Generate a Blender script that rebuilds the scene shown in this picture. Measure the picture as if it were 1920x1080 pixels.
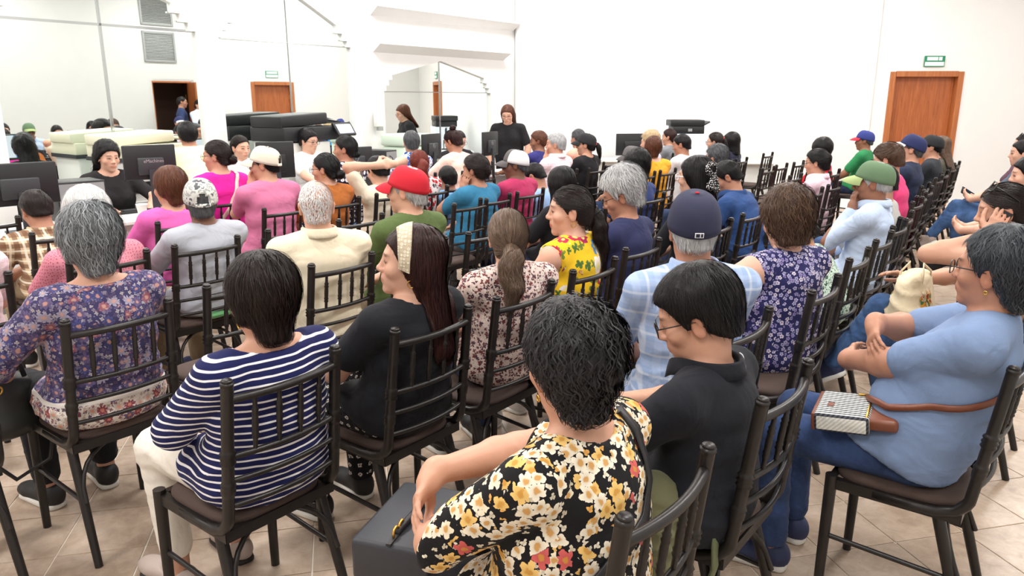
import bpy, bmesh, math, random
import numpy as np
from mathutils import Vector, Matrix

random.seed(7)
RNG = np.random.default_rng(11)
for _o in list(bpy.data.objects):
    bpy.data.objects.remove(_o)
SC = bpy.context.scene
COL = SC.collection

# ---------------------------------------------------------------- camera
CAM_H, CAM_PITCH, CAM_F = 1.64, 14.1, 1400.0
cam_data = bpy.data.cameras.new('camera')
cam_data.sensor_width = 36.0
cam_data.lens = 36.0 * CAM_F / 1920.0
cam_data.clip_start = 0.05
cam_data.clip_end = 80
cam = bpy.data.objects.new('camera', cam_data)
cam.location = (0, 0, CAM_H)
cam.rotation_euler = (math.radians(90 - CAM_PITCH), 0, 0)
COL.objects.link(cam)
SC.camera = cam

# ---------------------------------------------------------------- world, exposure
wd = bpy.data.worlds.new('world')
SC.world = wd
wd.use_nodes = True
wd.node_tree.nodes['Background'].inputs[0].default_value = (0.9, 0.95, 1.0, 1)
wd.node_tree.nodes['Background'].inputs[1].default_value = 0.25
SC.view_settings.view_transform = 'Standard'
SC.view_settings.look = 'None'
SC.view_settings.gamma = 1.0
SC.view_settings.use_curve_mapping = False
SC.view_settings.exposure = 0.0

# ---------------------------------------------------------------- room frame: s runs along the mirror wall, t towards it
AW = math.radians(38.0)
UX, UY = math.sin(AW), math.cos(AW)
NX, NY = -math.cos(AW), math.sin(AW)
MIRROR_T = 7.6
CEIL_Z = 4.1


def W(s, t, z=0.0):
    return Vector((s * UX + t * NX, s * UY + t * NY, z))


# rotation that turns local +Y to the +t direction (towards the mirror wall); local +X is then +s
RZ0 = math.radians(52.0)

# ceiling lamps: recessed panels, one area light each (their housings are built with the ceiling)
LAMPS = [(s_, t_) for s_ in (-0.9, 2.2, 5.3, 8.4, 11.2) for t_ in (0.1, 3.2, 6.2) if not (s_ > 11 and t_ > 6)]
for s_, t_ in LAMPS:
    ld = bpy.data.lights.new('panel_light', 'AREA')
    ld.shape = 'RECTANGLE'
    ld.size, ld.size_y = 1.25, 0.62
    ld.energy = 68.0
    ld.color = (1.0, 0.985, 0.96)
    lo = bpy.data.objects.new('panel_light', ld)
    lo.location = W(s_, t_, CEIL_Z - 0.035)
    lo.rotation_euler = (0, 0, RZ0)
    COL.objects.link(lo)


# ================================================================ helpers
def lin(c):
    """sRGB 0-255 triple -> linear"""
    out = []
    for v in c[:3]:
        v = v / 255.0
        out.append(v / 12.92 if v <= 0.04045 else ((v + 0.055) / 1.055) ** 2.4)
    return out


def obj(name, me, parent=None, mat=None, loc=None, rot=None):
    o = bpy.data.objects.new(name, me)
    COL.objects.link(o)
    if parent is not None:
        o.parent = parent
    if loc is not None:
        o.location = loc
    if rot is not None:
        o.rotation_euler = rot
    if mat is not None and me is not None and len(me.materials) == 0:
        me.materials.append(mat)
    return o


def tag(o, label=None, cat=None, group=None, kind=None):
    if label:
        o['label'] = label
    if cat:
        o['category'] = cat
    if group:
        o['group'] = group
    if kind:
        o['kind'] = kind
    return o


def thing(name, label, cat, loc=(0, 0, 0), rz=0.0, group=None):
    o = bpy.data.objects.new(name, None)
    COL.objects.link(o)
    o.location = loc
    o.rotation_euler = (0, 0, rz)
    o.empty_display_size = 0.05
    return tag(o, label, cat, group)


class MB:
    """collects polygons, builds one mesh"""

    def __init__(self):
        self.v, self.f, self.m = [], [], []

    def quads(self, verts, faces, mi=0):
        b = len(self.v)
        self.v += [tuple(p) for p in verts]
        for f in faces:
            self.f.append(tuple(i + b for i in f))
            self.m.append(mi)
        return self

    def box(self, c, d, rz=0.0, mi=0, M=None, bev=0.0):
        x, y, z = d[0] / 2, d[1] / 2, d[2] / 2
        R = M if M is not None else Matrix.Rotation(rz, 3, 'Z')
        c = Vector(c)
        if bev <= 0:
            vs = [c + R @ Vector((sx * x, sy * y, sz * z)) for sz in (-1, 1) for sy in (-1, 1) for sx in (-1, 1)]
            fs = [(0, 2, 3, 1), (4, 5, 7, 6), (0, 1, 5, 4), (2, 6, 7, 3), (0, 4, 6, 2), (1, 3, 7, 5)]
            return self.quads(vs, fs, mi)
        bm = bmesh.new()
        bmesh.ops.create_cube(bm, size=1.0)
        for v in bm.verts:
            v.co = Vector((v.co.x * d[0], v.co.y * d[1], v.co.z * d[2]))
        bmesh.ops.bevel(bm, geom=bm.edges[:], offset=bev, segments=2, affect='EDGES', profile=0.5)
        bm.verts.index_update()
        vs = [c + R @ v.co for v in bm.verts]
        fs = [[v.index for v in f.verts] for f in bm.faces]
        bm.free()
        return self.quads(vs, fs, mi)

    def tube(self, pts, rad, n=8, mi=0, caps=True, flat=1.0, up=None):
        pts = [Vector(p) for p in pts]
        k = len(pts)
        if not hasattr(rad, '__len__'):
            rad = [rad] * k
        b = len(self.v)
        prev = None
        for i in range(k):
            t = (pts[min(i + 1, k - 1)] - pts[max(i - 1, 0)])
            if t.length < 1e-9:
                t = Vector((0, 0, 1))
            t.normalize()
            if prev is None:
                a = Vector(up) if up is not None else (Vector((1, 0, 0)) if abs(t.x) < 0.8 else Vector((0, 1, 0)))
            else:
                a = prev
            a = (a - t * a.dot(t))
            a.normalize()
            prev = a
            c = t.cross(a)
            for j in range(n):
                q = 2 * math.pi * j / n
                self.v.append(tuple(pts[i] + (a * math.cos(q) + c * (math.sin(q) * flat)) * rad[i]))
        for i in range(k - 1):
            for j in range(n):
                j2 = (j + 1) % n
                self.f.append((b + i * n + j, b + i * n + j2, b + (i + 1) * n + j2, b + (i + 1) * n + j))
                self.m.append(mi)
        if caps:
            self.f.append(tuple(b + j for j in reversed(range(n))))
            self.f.append(tuple(b + (k - 1) * n + j for j in range(n)))
            self.m += [mi, mi]
        return self

    def lathe(self, prof, n=16, c=(0, 0, 0), mi=0, M=None):
        """prof: (r, z) list"""
        c = Vector(c)
        pts = []
        for r, z in prof:
            for j in range(n):
                q = 2 * math.pi * j / n
                p = Vector((r * math.cos(q), r * math.sin(q), z))
                pts.append(c + (M @ p if M is not None else p))
        fs = []
        for i in range(len(prof) - 1):
            for j in range(n):
                j2 = (j + 1) % n
                fs.append((i * n + j, i * n + j2, (i + 1) * n + j2, (i + 1) * n + j))
        fs.append(tuple(reversed(range(n))))
        fs.append(tuple((len(prof) - 1) * n + j for j in range(n)))
        return self.quads(pts, fs, mi)

    def prism(self, poly, h0, h1, M=None, mi=0):
        """poly in xy (ccw), extruded z h0..h1"""
        n = len(poly)
        vs = [Vector((p[0], p[1], h0)) for p in poly] + [Vector((p[0], p[1], h1)) for p in poly]
        if M is not None:
            vs = [M @ v for v in vs]
        fs = [tuple(reversed(range(n))), tuple(range(n, 2 * n))]
        fs += [(i, (i + 1) % n, n + (i + 1) % n, n + i) for i in range(n)]
        return self.quads(vs, fs, mi)

    def mesh(self, name, smooth=False, mats=None):
        me = bpy.data.meshes.new(name)
        me.from_pydata(self.v, [], self.f)
        if mats:
            for m in mats:
                me.materials.append(m)
            me.polygons.foreach_set('material_index', self.m)
        if smooth:
            me.polygons.foreach_set('use_smooth', [True] * len(me.polygons))
        me.update()
        return me

    def build(self, name, mat, parent=None, smooth=False, loc=None, rot=None):
        return obj(name, self.mesh(name, smooth, [mat] if mat else None), parent, None, loc, rot)


def autosmooth(me, ang=40):
    me.polygons.foreach_set('use_smooth', [True] * len(me.polygons))
    try:
        me.set_sharp_from_angle(angle=math.radians(ang))
    except Exception:
        pass
    return me


def arr_mesh(name, V, F, smooth=True):
    """numpy verts, quads/tris -> mesh"""
    me = bpy.data.meshes.new(name)
    nv, nf, k = len(V), len(F), (F.shape[1] if len(F) else 4)
    me.vertices.add(nv)
    me.vertices.foreach_set('co', np.ascontiguousarray(V, dtype=np.float32).ravel())
    me.loops.add(nf * k)
    me.loops.foreach_set('vertex_index', np.ascontiguousarray(F, dtype=np.int32).ravel())
    me.polygons.add(nf)
    me.polygons.foreach_set('loop_start', np.arange(0, nf * k, k, dtype=np.int32))
    if smooth:
        me.polygons.foreach_set('use_smooth', np.ones(nf, dtype=bool))
    me.update(calc_edges=True)
    me.validate()
    return me


# ================================================================ materials
MATS = {}


class NT:
    """tiny node-tree helper"""

    def __init__(self, name):
        self.mat = bpy.data.materials.new(name)
        self.mat.use_nodes = True
        self.t = self.mat.node_tree
        self.b = self.t.nodes['Principled BSDF']
        self._tc = None

    def n(self, typ, **kw):
        nd = self.t.nodes.new(typ)
        for k, v in kw.items():
            setattr(nd, k, v)
        return nd

    def link(self, a, b):
        self.t.links.new(a, b)

    def put(self, sock, v):
        if hasattr(v, 'is_linked'):
            self.t.links.new(v, sock)
        elif isinstance(v, (tuple, list)) and len(v) == 3 and sock.type == 'RGBA':
            sock.default_value = (*v, 1)
        else:
            sock.default_value = v

    def math(self, op, a, b=None, c=None, clamp=False):
        nd = self.n('ShaderNodeMath', operation=op, use_clamp=clamp)
        self.put(nd.inputs[0], a)
        if b is not None:
            self.put(nd.inputs[1], b)
        if c is not None:
            self.put(nd.inputs[2], c)
        return nd.outputs[0]

    def vm(self, op, a, b=None, out=0):
        nd = self.n('ShaderNodeVectorMath', operation=op)
        self.put(nd.inputs[0], a)
        if b is not None:
            if op == 'SCALE':
                self.put(nd.inputs[3], b)
            else:
                self.put(nd.inputs[1], b)
        return nd.outputs[out]

    def tc(self, name='Object'):
        if self._tc is None:
            self._tc = self.n('ShaderNodeTexCoord')
        return self._tc.outputs[name]

    def mix(self, f, a, b, blend='MIX'):
        nd = self.n('ShaderNodeMix', data_type='RGBA', blend_type=blend)
        self.put(nd.inputs[0], f)
        self.put(nd.inputs[6], a)
        self.put(nd.inputs[7], b)
        return nd.outputs[2]

    def noise(self, scale, detail=3.0, rough=0.55, vec=None, dist=0.0):
        nd = self.n('ShaderNodeTexNoise')
        nd.inputs['Scale'].default_value = scale
        nd.inputs['Detail'].default_value = detail
        nd.inputs['Roughness'].default_value = rough
        nd.inputs['Distortion'].default_value = dist
        self.put(nd.inputs['Vector'], vec if vec is not None else self.tc())
        return nd

    def ramp(self, f, stops, interp='LINEAR'):
        nd = self.n('ShaderNodeValToRGB')
        nd.color_ramp.interpolation = interp
        e = nd.color_ramp.elements
        while len(e) < len(stops):
            e.new(0.5)
        for i, (p, c) in enumerate(stops):
            e[i].position = p
            e[i].color = (*c, 1)
        self.put(nd.inputs[0], f)
        return nd.outputs[0]

    def bump(self, h, strength=0.3, dist=0.01):
        nd = self.n('ShaderNodeBump')
        nd.inputs['Strength'].default_value = strength
        nd.inputs['Distance'].default_value = dist
        self.put(nd.inputs['Height'], h)
        self.link(nd.outputs[0], self.b.inputs['Normal'])

    def smooth(self, x, lo, hi):
        nd = self.n('ShaderNodeMapRange', interpolation_type='SMOOTHSTEP')
        self.put(nd.inputs[0], x)
        nd.inputs[1].default_value = lo
        nd.inputs[2].default_value = hi
        return nd.outputs[0]

    def xyz(self, v=None):
        nd = self.n('ShaderNodeSeparateXYZ')
        self.put(nd.inputs[0], v if v is not None else self.tc())
        return nd.outputs

    def base(self, c):
        self.put(self.b.inputs['Base Color'], c)

    def rough(self, r, spec=None):
        self.put(self.b.inputs['Roughness'], r)
        if spec is not None:
            self.b.inputs['Specular IOR Level'].default_value = spec


def plain(name, c, rough=0.5, metal=0.0, spec=0.5, noise=0.0, nscale=30.0, bump=0.0, bscale=60.0):
    if name in MATS:
        return MATS[name]
    m = NT(name)
    c = lin(c)
    if noise > 0:
        nz = m.noise(nscale, 4)
        m.base(m.mix(nz.outputs[0], [v * (1 - noise) for v in c], [min(1, v * (1 + noise)) for v in c]))
    else:
        m.base(tuple(c))
    m.rough(rough, spec)
    m.b.inputs['Metallic'].default_value = metal
    if bump > 0:
        m.bump(m.noise(bscale, 3).outputs[0], bump, 0.004)
    MATS[name] = m.mat
    return m.mat


def fabric_finish(m, wr=0.5, sheen=0.03):
    """folds + weave relief on a cloth"""
    a = m.noise(7.0, 2.5, 0.5, dist=1.2)
    w = m.noise(420.0, 1.0)
    h = m.math('ADD', m.math('MULTIPLY', a.outputs[0], 1.0), m.math('MULTIPLY', w.outputs[0], 0.03))
    m.bump(h, wr, 0.03)
    m.rough(0.88, 0.25)
    m.b.inputs['Sheen Weight'].default_value = sheen


def cloth(name, c, wr=0.5, var=0.08):
    key = 'cloth_' + name
    if key in MATS:
        return MATS[key]
    m = NT(key)
    c = lin(c)
    nz = m.noise(5.0, 3)
    m.base(m.mix(nz.outputs[0], [v * (1 - var) for v in c], [min(1, v * (1 + var)) for v in c]))
    fabric_finish(m, wr)
    MATS[key] = m.mat
    return m.mat


def denim(name, c):
    key = 'denim_' + name
    if key in MATS:
        return MATS[key]
    m = NT(key)
    c = lin(c)
    nz = m.noise(9.0, 5, 0.7)
    m.base(m.ramp(nz.outputs[0], [(0.3, [v * 0.6 for v in c]), (0.7, [min(1, v * 1.5) for v in c])]))
    fabric_finish(m, 0.6, 0.05)
    MATS[key] = m.mat
    return m.mat


def wob(m, amt=0.02, scale=6.0):
    """object coords gently warped, so that printed patterns follow the folds"""
    nz = m.noise(scale, 2)
    d = m.vm('SUBTRACT', nz.outputs['Color'], (0.5, 0.5, 0.5))
    return m.vm('ADD', m.tc(), m.vm('SCALE', d, amt))


def cloth_stripes(name, bg, fg, period, width, axis=2, wobble=0.02, wr=0.4):
    key = 'cloth_' + name
    if key in MATS:
        return MATS[key]
    m = NT(key)
    v = m.xyz(wob(m, wobble, 7.0))[axis]
    p = m.math('ABSOLUTE', m.math('SUBTRACT', m.math('FRACT', m.math('DIVIDE', v, period)), 0.5))
    f = m.smooth(p, 0.5 - width / 2 - 0.03, 0.5 - width / 2 + 0.03)
    m.base(m.mix(f, tuple(lin(bg)), tuple(lin(fg))))
    fabric_finish(m, wr)
    MATS[key] = m.mat
    return m.mat


def cloth_plaid(name, bg, fg1, fg2, period, width, wr=0.5, mixv=0.5):
    key = 'cloth_' + name
    if key in MATS:
        return MATS[key]
    m = NT(key)
    v = m.xyz(wob(m, 0.015, 6.0))
    col = tuple(lin(bg))
    for ax, ph, fg, w, pe in ((0, 0.0, fg1, width, period), (2, 0.2, fg1, width, period), (0, 0.5, fg2, width * 0.4, period), (2, 0.7, fg2, width * 0.4, period)):
        p = m.math('ABSOLUTE', m.math('SUBTRACT', m.math('FRACT', m.math('ADD', m.math('DIVIDE', v[ax], pe), ph)), 0.5))
        f = m.math('MULTIPLY', m.smooth(p, 0.5 - w / 2 - 0.03, 0.5 - w / 2 + 0.03), mixv)
        col = m.mix(f, col, tuple(lin(fg)))
    m.base(col)
    fabric_finish(m, wr)
    MATS[key] = m.mat
    return m.mat


def flower_layer(m, col, scale, R, petals, stops, centre, rnd=0.9, seed=0.0, keep=1.0, lobes=0.35, warp=0.35):
    """flowers set in 3-D cells and turned into the cloth's own plane; stops: colour by cell"""
    fine_ = m.vm('SCALE', m.vm('SUBTRACT', m.noise(2.6 * scale, 2).outputs['Color'], (0.5, 0.5, 0.5)), warp / scale)
    vec = m.vm('ADD', m.vm('SCALE', m.vm('ADD', wob(m, 0.015, 8.0), fine_), scale), (seed, seed * 1.7, seed * 0.6))
    vo = m.n('ShaderNodeTexVoronoi')
    vo.inputs['Scale'].default_value = 1.0
    vo.inputs['Randomness'].default_value = rnd
    m.link(vec, vo.inputs['Vector'])
    d = m.vm('SUBTRACT', vec, vo.outputs['Position'])
    N = m.tc('Normal')
    T = m.vm('NORMALIZE', m.vm('CROSS_PRODUCT', N, (0.05, 0.1, 1.0)))
    B = m.vm('CROSS_PRODUCT', N, T)
    dx, dy = m.vm('DOT_PRODUCT', d, T, 1), m.vm('DOT_PRODUCT', d, B, 1)
    rc = m.n('ShaderNodeSeparateColor')
    m.link(vo.outputs['Color'], rc.inputs[0])
    a = m.math('ADD', m.math('ARCTAN2', dy, dx), m.math('MULTIPLY', rc.outputs[0], 6.28))
    r = m.math('SQRT', m.math('ADD', m.math('MULTIPLY', dx, dx), m.math('MULTIPLY', dy, dy)))
    lob = m.math('ABSOLUTE', m.math('COSINE', m.math('MULTIPLY', a, petals / 2.0)))
    rr = m.math('MULTIPLY', m.math('ADD', m.math('MULTIPLY', lob, lobes), 1 - lobes), R)
    f = m.smooth(m.math('SUBTRACT', rr, r), -0.01, 0.02)
    if keep < 1.0:
        f = m.math('MULTIPLY', f, m.math('LESS_THAN', rc.outputs[2], keep))
    pc = m.ramp(rc.outputs[1], stops, 'CONSTANT')
    shade = m.mix(m.smooth(r, 0.0, R), [0.55, 0.5, 0.4], [1, 1, 1])
    pc = m.mix(0.6, pc, m.mix(1.0, pc, shade, 'MULTIPLY'))
    col = m.mix(f, col, pc)
    if centre is not None:
        cf = m.math('MULTIPLY', m.math('MULTIPLY', m.smooth(m.math('SUBTRACT', R * 0.30, r), -0.06, 0.04), f), 0.85)
        col = m.mix(cf, col, tuple(lin(centre)))
    return col


def cloth_floral(name, bg, layers, wr=0.35):
    key = 'cloth_' + name
    if key in MATS:
        return MATS[key]
    m = NT(key)
    col = tuple(lin(bg))
    for L in layers:
        stops = [(p, lin(c)) for p, c in L['stops']]
        col = flower_layer(m, col, L['scale'], L['R'], L['petals'], stops, L.get('centre'), L.get('rnd', 0.9), L.get('seed', 0.0), L.get('keep', 1.0), L.get('lobes', 0.35), L.get('warp', 0.35))
    m.base(col)
    fabric_finish(m, wr)
    MATS[key] = m.mat
    return m.mat


def cloth_blotch(name, stops, scale, detail=3.0, wr=0.5, dist=0.0, interp='CONSTANT'):
    key = 'cloth_' + name
    if key in MATS:
        return MATS[key]
    m = NT(key)
    nz = m.noise(scale, detail, 0.6, dist=dist)
    m.base(m.ramp(nz.outputs[0], [(p, lin(c)) for p, c in stops], interp))
    fabric_finish(m, wr)
    MATS[key] = m.mat
    return m.mat


def hair_mat(name, dark, light, rough=0.42):
    key = 'hair_' + name
    if key in MATS:
        return MATS[key]
    m = NT(key)
    at = m.n('ShaderNodeAttribute', attribute_name='shade')
    nz = m.noise(60.0, 3)
    f = m.math('ADD', m.math('MULTIPLY', at.outputs['Fac'], 0.75), m.math('MULTIPLY', nz.outputs[0], 0.3), clamp=True)
    m.base(m.mix(f, tuple(lin(dark)), tuple(lin(light))))
    m.rough(rough, 0.22)
    vec = m.vm('MULTIPLY', m.tc(), (220.0, 220.0, 25.0))
    m.bump(m.noise(1.0, 2, vec=vec).outputs[0], 0.35, 0.004)
    MATS[key] = m.mat
    return m.mat


def skin_mat(name, c):
    key = 'skin_' + name
    if key in MATS:
        return MATS[key]
    m = NT(key)
    at = m.n('ShaderNodeAttribute', attribute_name='tint')
    nz = m.noise(28.0, 4, 0.6)
    c = lin(c)
    b = m.mix(nz.outputs[0], [c[0] * 0.92, c[1] * 0.88, c[2] * 0.86], [min(1, c[0] * 1.06), c[1] * 1.06, c[2] * 1.06])
    m.base(m.mix(1.0, b, at.outputs['Color'], 'MULTIPLY'))
    m.rough(0.5, 0.4)
    m.b.inputs['Subsurface Weight'].default_value = 0.06
    m.b.inputs['Subsurface Radius'].default_value = (0.012, 0.005, 0.003)
    m.bump(m.noise(300.0, 2).outputs[0], 0.12, 0.002)
    MATS[key] = m.mat
    return m.mat


# ================================================================ implicit surfaces -> one continuous mesh
def _v(p):
    return np.array(p, dtype=np.float64)


def nrm(a):
    a = _v(a)
    return a / max(np.linalg.norm(a), 1e-9)


def cap(a, b, ra, rb=None, k=0.02):
    rb = ra if rb is None else rb
    a, b = _v(a), _v(b)
    R = max(ra, rb)
    return ('cap', a, b, ra, rb, k, np.minimum(a, b) - R, np.maximum(a, b) + R)


def ell(c, r, R=None, k=0.02):
    c, r = _v(c), _v(r)
    m = r.max() if R is not None else r
    return ('ell', c, r, R, None, k, c - m, c + m)


def ecap(a, b, r1, r2, X=(1, 0, 0), k=0.03):
    a, b = _v(a), _v(b)
    Z = nrm(b - a)
    X = _v(X)
    X = nrm(X - Z * X.dot(Z))
    Y = np.cross(Z, X)
    m = max(max(r1), max(r2))
    return ('ecap', a, b, (r1, r2), (X, Y, Z), k, np.minimum(a, b) - m, np.maximum(a, b) + m)


def pev(p, x, y, z):
    if p[0] == 'cap':
        a, b, ra, rb = p[1:5]
        d = b - a
        L2 = max(d.dot(d), 1e-12)
        px, py, pz = x - a[0], y - a[1], z - a[2]
        t = np.clip((px * d[0] + py * d[1] + pz * d[2]) / L2, 0, 1)
        return np.sqrt((px - t * d[0]) ** 2 + (py - t * d[1]) ** 2 + (pz - t * d[2]) ** 2) - (ra + t * (rb - ra))
    if p[0] == 'ell':
        c, r, R = p[1:4]
        px, py, pz = x - c[0], y - c[1], z - c[2]
        if R is not None:
            px, py, pz = (R[0, 0] * px + R[1, 0] * py + R[2, 0] * pz, R[0, 1] * px + R[1, 1] * py + R[2, 1] * pz, R[0, 2] * px + R[1, 2] * py + R[2, 2] * pz)
        k0 = np.sqrt((px / r[0]) ** 2 + (py / r[1]) ** 2 + (pz / r[2]) ** 2)
        k1 = np.sqrt((px / r[0] ** 2) ** 2 + (py / r[1] ** 2) ** 2 + (pz / r[2] ** 2) ** 2)
        return k0 * (k0 - 1) / np.maximum(k1, 1e-6)
    a, b, (r1, r2), (X, Y, Z) = p[1:5]
    L = np.linalg.norm(b - a)
    px, py, pz = x - a[0], y - a[1], z - a[2]
    w = px * Z[0] + py * Z[1] + pz * Z[2]
    t = np.clip(w / L, 0, 1)
    over = w - t * L
    u = px * X[0] + py * X[1] + pz * X[2]
    v = px * Y[0] + py * Y[1] + pz * Y[2]
    rx = r1[0] + t * (r2[0] - r1[0])
    ry = r1[1] + t * (r2[1] - r1[1])
    rm = np.minimum(rx, ry)
    q = np.sqrt((u / rx) ** 2 + (v / ry) ** 2 + (over / (rm * 0.8)) ** 2)
    return (q - 1) * rm


def smin(a, b, k):
    h = np.clip(0.5 + 0.5 * (b - a) / k, 0, 1)
    return b + (a - b) * h - k * h * (1 - h)


class Sdf:
    def __init__(self):
        self.p, self.s, self.c, self.fn = [], [], [], []

    def add(self, *ps):
        self.p += ps
        return self

    def sub(self, *ps):
        self.s += ps
        return self

    def cut(self, point, normal, k=0.004):
        """removes the side the normal points to"""
        self.c.append((_v(point), nrm(normal), k))
        return self

    def post(self, d, x, y, z, subs=True):
        for q in self.s:
            d = -smin(-d, pev(q, x, y, z), q[5])
        for P, n, k in self.c:
            d = -smin(-d, -((x - P[0]) * n[0] + (y - P[1]) * n[1] + (z - P[2]) * n[2]), k)
        for f in self.fn:
            d = -smin(-d, -f(x, y, z), 0.004)
        return d

    def at(self, P, raw=False):
        x, y, z = P[:, 0], P[:, 1], P[:, 2]
        d = np.full(len(P), 0.2)
        for q in self.p:
            d = smin(d, pev(q, x, y, z), q[5])
        return d if raw else self.post(d, x, y, z)

    def grad(self, P, e=0.003, raw=True):
        g = np.zeros_like(P)
        for i in range(3):
            o = np.zeros(3)
            o[i] = e
            g[:, i] = self.at(P + o, raw) - self.at(P - o, raw)
        return g / np.maximum(np.linalg.norm(g, axis=1, keepdims=True), 1e-9)

    def box(self, m=0.03):
        return np.min([q[6] for q in self.p], axis=0) - m, np.max([q[7] for q in self.p], axis=0) + m

    def mesh(self, h, box=None, fine=()):
        """fine: (lo, hi, h) boxes in which the grid lines stand closer"""
        lo, hi = box if box is not None else self.box()
        lo, hi = _v(lo), _v(hi)
        ax = []
        for i in range(3):
            pts, x = [], lo[i]
            iv = sorted((max(a[i], lo[i]), min(b[i], hi[i]), c) for a, b, c in fine if b[i] > lo[i] and a[i] < hi[i])
            while x < hi[i] + h:
                pts.append(x)
                st = h
                for a, b, c in iv:
                    if a <= x < b:
                        st = min(st, c)
                    elif x < a < x + st:
                        st = max(a - x, c)
                x += st
            while len(pts) < 4:
                pts.append(pts[-1] + h)
            ax.append(np.array(pts, dtype=np.float32))
        n = [len(a) for a in ax]
        F = np.full(n, 0.12, dtype=np.float32)

        def span(q):
            m = q[5] * 1.2 + 2.5 * h
            return tuple(slice(max(int(np.searchsorted(ax[i], q[6][i] - m)) - 1, 0), int(np.searchsorted(ax[i], q[7][i] + m)) + 1) for i in range(3))
        x, y, z = ax[0][:, None, None], ax[1][None, :, None], ax[2][None, None, :]
        for q in self.p:
            sl = span(q)
            if F[sl].size == 0:
                continue
            F[sl] = smin(F[sl], pev(q, x[sl[0]], y[:, sl[1]], z[:, :, sl[2]]).astype(np.float32), q[5])
        for q in self.s:
            sl = span(q)
            if F[sl].size == 0:
                continue
            F[sl] = -smin(-F[sl], pev(q, x[sl[0]], y[:, sl[1]], z[:, :, sl[2]]).astype(np.float32), q[5])
        for P, nn, k in self.c:
            F = -smin(-F, -((x - P[0]) * nn[0] + (y - P[1]) * nn[1] + (z - P[2]) * nn[2]).astype(np.float32), k)
        for f in self.fn:
            F = -smin(-F, -f(x, y, z).astype(np.float32), 0.004)
        return nets(F, ax)


def nets(F, ax):
    """naive surface nets"""
    S = F < 0
    nx, ny, nz = F.shape
    c = np.zeros((nx - 1, ny - 1, nz - 1), dtype=np.int8)
    for i in (0, 1):
        for j in (0, 1):
            for k in (0, 1):
                c += S[i:nx - 1 + i, j:ny - 1 + j, k:nz - 1 + k]
    act = (c > 0) & (c < 8)
    idx = np.argwhere(act)
    if len(idx) == 0:
        return np.zeros((0, 3)), np.zeros((0, 4), dtype=int)
    num = np.full(act.shape, -1, dtype=np.int32)
    num[act] = np.arange(len(idx))
    cor = np.array([(i, j, k) for i in (0, 1) for j in (0, 1) for k in (0, 1)])
    vals = np.stack([F[idx[:, 0] + a, idx[:, 1] + b, idx[:, 2] + d] for a, b, d in cor], axis=1)
    pos = np.zeros((len(idx), 3))
    cnt = np.zeros(len(idx))
    for a in range(8):
        for b in range(a + 1, 8):
            if np.abs(cor[a] - cor[b]).sum() != 1:
                continue
            va, vb = vals[:, a], vals[:, b]
            m = (va < 0) != (vb < 0)
            t = va[m] / (va[m] - vb[m])
            pos[m] += cor[a] + t[:, None] * (cor[b] - cor[a])
            cnt[m] += 1
    pos /= cnt[:, None]
    V = np.zeros((len(idx), 3))
    for i in range(3):
        a0 = ax[i][idx[:, i]].astype(np.float64)
        V[:, i] = a0 + pos[:, i] * (ax[i][idx[:, i] + 1] - a0)
    Q = []
    for ax in range(3):
        sl0 = [slice(1, -1)] * 3
        sl0[ax] = slice(0, -1)
        sl1 = [slice(1, -1)] * 3
        sl1[ax] = slice(1, None)
        A, B = S[tuple(sl0)], S[tuple(sl1)]
        e = np.argwhere(A != B)
        if len(e) == 0:
            continue
        fl = A[tuple(e.T)]
        o = np.ones(3, dtype=int)
        o[ax] = 0
        e = e + o
        u, v = (ax + 1) % 3, (ax + 2) % 3
        q = []
        for du, dv in ((0, 0), (-1, 0), (-1, -1), (0, -1)):
            g = e.copy()
            g[:, u] += du
            g[:, v] += dv
            q.append(num[g[:, 0], g[:, 1], g[:, 2]])
        q = np.stack(q, axis=1)
        q[~fl] = q[~fl][:, ::-1]
        Q.append(q)
    Q = np.concatenate(Q) if Q else np.zeros((0, 4), dtype=int)
    Q = Q[(Q >= 0).all(axis=1)]
    return V, Q


def compact(V, F, *attrs):
    used = np.zeros(len(V), dtype=bool)
    used[F.ravel()] = True
    m = np.cumsum(used) - 1
    return (V[used], m[F]) + tuple(a[used] for a in attrs)


def join(parts):
    Vs, Fs, b = [], [], 0
    for V, F in parts:
        Vs.append(V)
        Fs.append(F + b)
        b += len(V)
    return np.concatenate(Vs), np.concatenate(Fs)


_FW = RNG.normal(size=(9, 3))
_FP = RNG.uniform(0, 6.28, 9)


def folds(P, amp, scale=1.0, seed=0):
    """uneven surface of hair and the like: a few warped waves"""
    Q = P * scale
    wv = np.sin(Q @ (_FW[0] * 9) + seed) * 0.6 + np.sin(Q @ (_FW[1] * 14) + _FP[1] + seed)
    d = np.zeros(len(P))
    for i in range(2, 7):
        d += np.sin(Q @ (_FW[i] * (14 + 7 * i)) + _FP[i] + seed * i + wv * 1.3) / (i * 0.7)
    return d * amp * 0.5


def creases(P, amp, seed=0, freq=70.0):
    """cloth creases: broken ridges that run round the body, here and there slanting"""
    x, y, z = P[:, 0], P[:, 1], P[:, 2]
    out = np.zeros(len(P))
    for i, (fr, a, sl) in enumerate(((freq, 1.0, 1.2), (freq * 0.62, 1.0, -2.0), (freq * 1.5, 0.45, 2.6))):
        ph = fr * (z + 0.12 * sl * (x * math.cos(seed + i) + y * math.sin(seed * 1.3 + i))) + 2.6 * np.sin(7.0 * x + seed + i * 2) + 2.2 * np.sin(8.0 * y + 1.7 * seed + i)
        m = np.sin(11.0 * x + 2.3 * seed + i * 1.7) + np.sin(9.0 * y + 13.0 * z + seed + i * 3.1)
        out += a * np.clip(m * 0.6, 0, 1) * ((1 - np.abs(np.sin(ph))) ** 1.6 - 0.35)
    return out * amp


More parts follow.
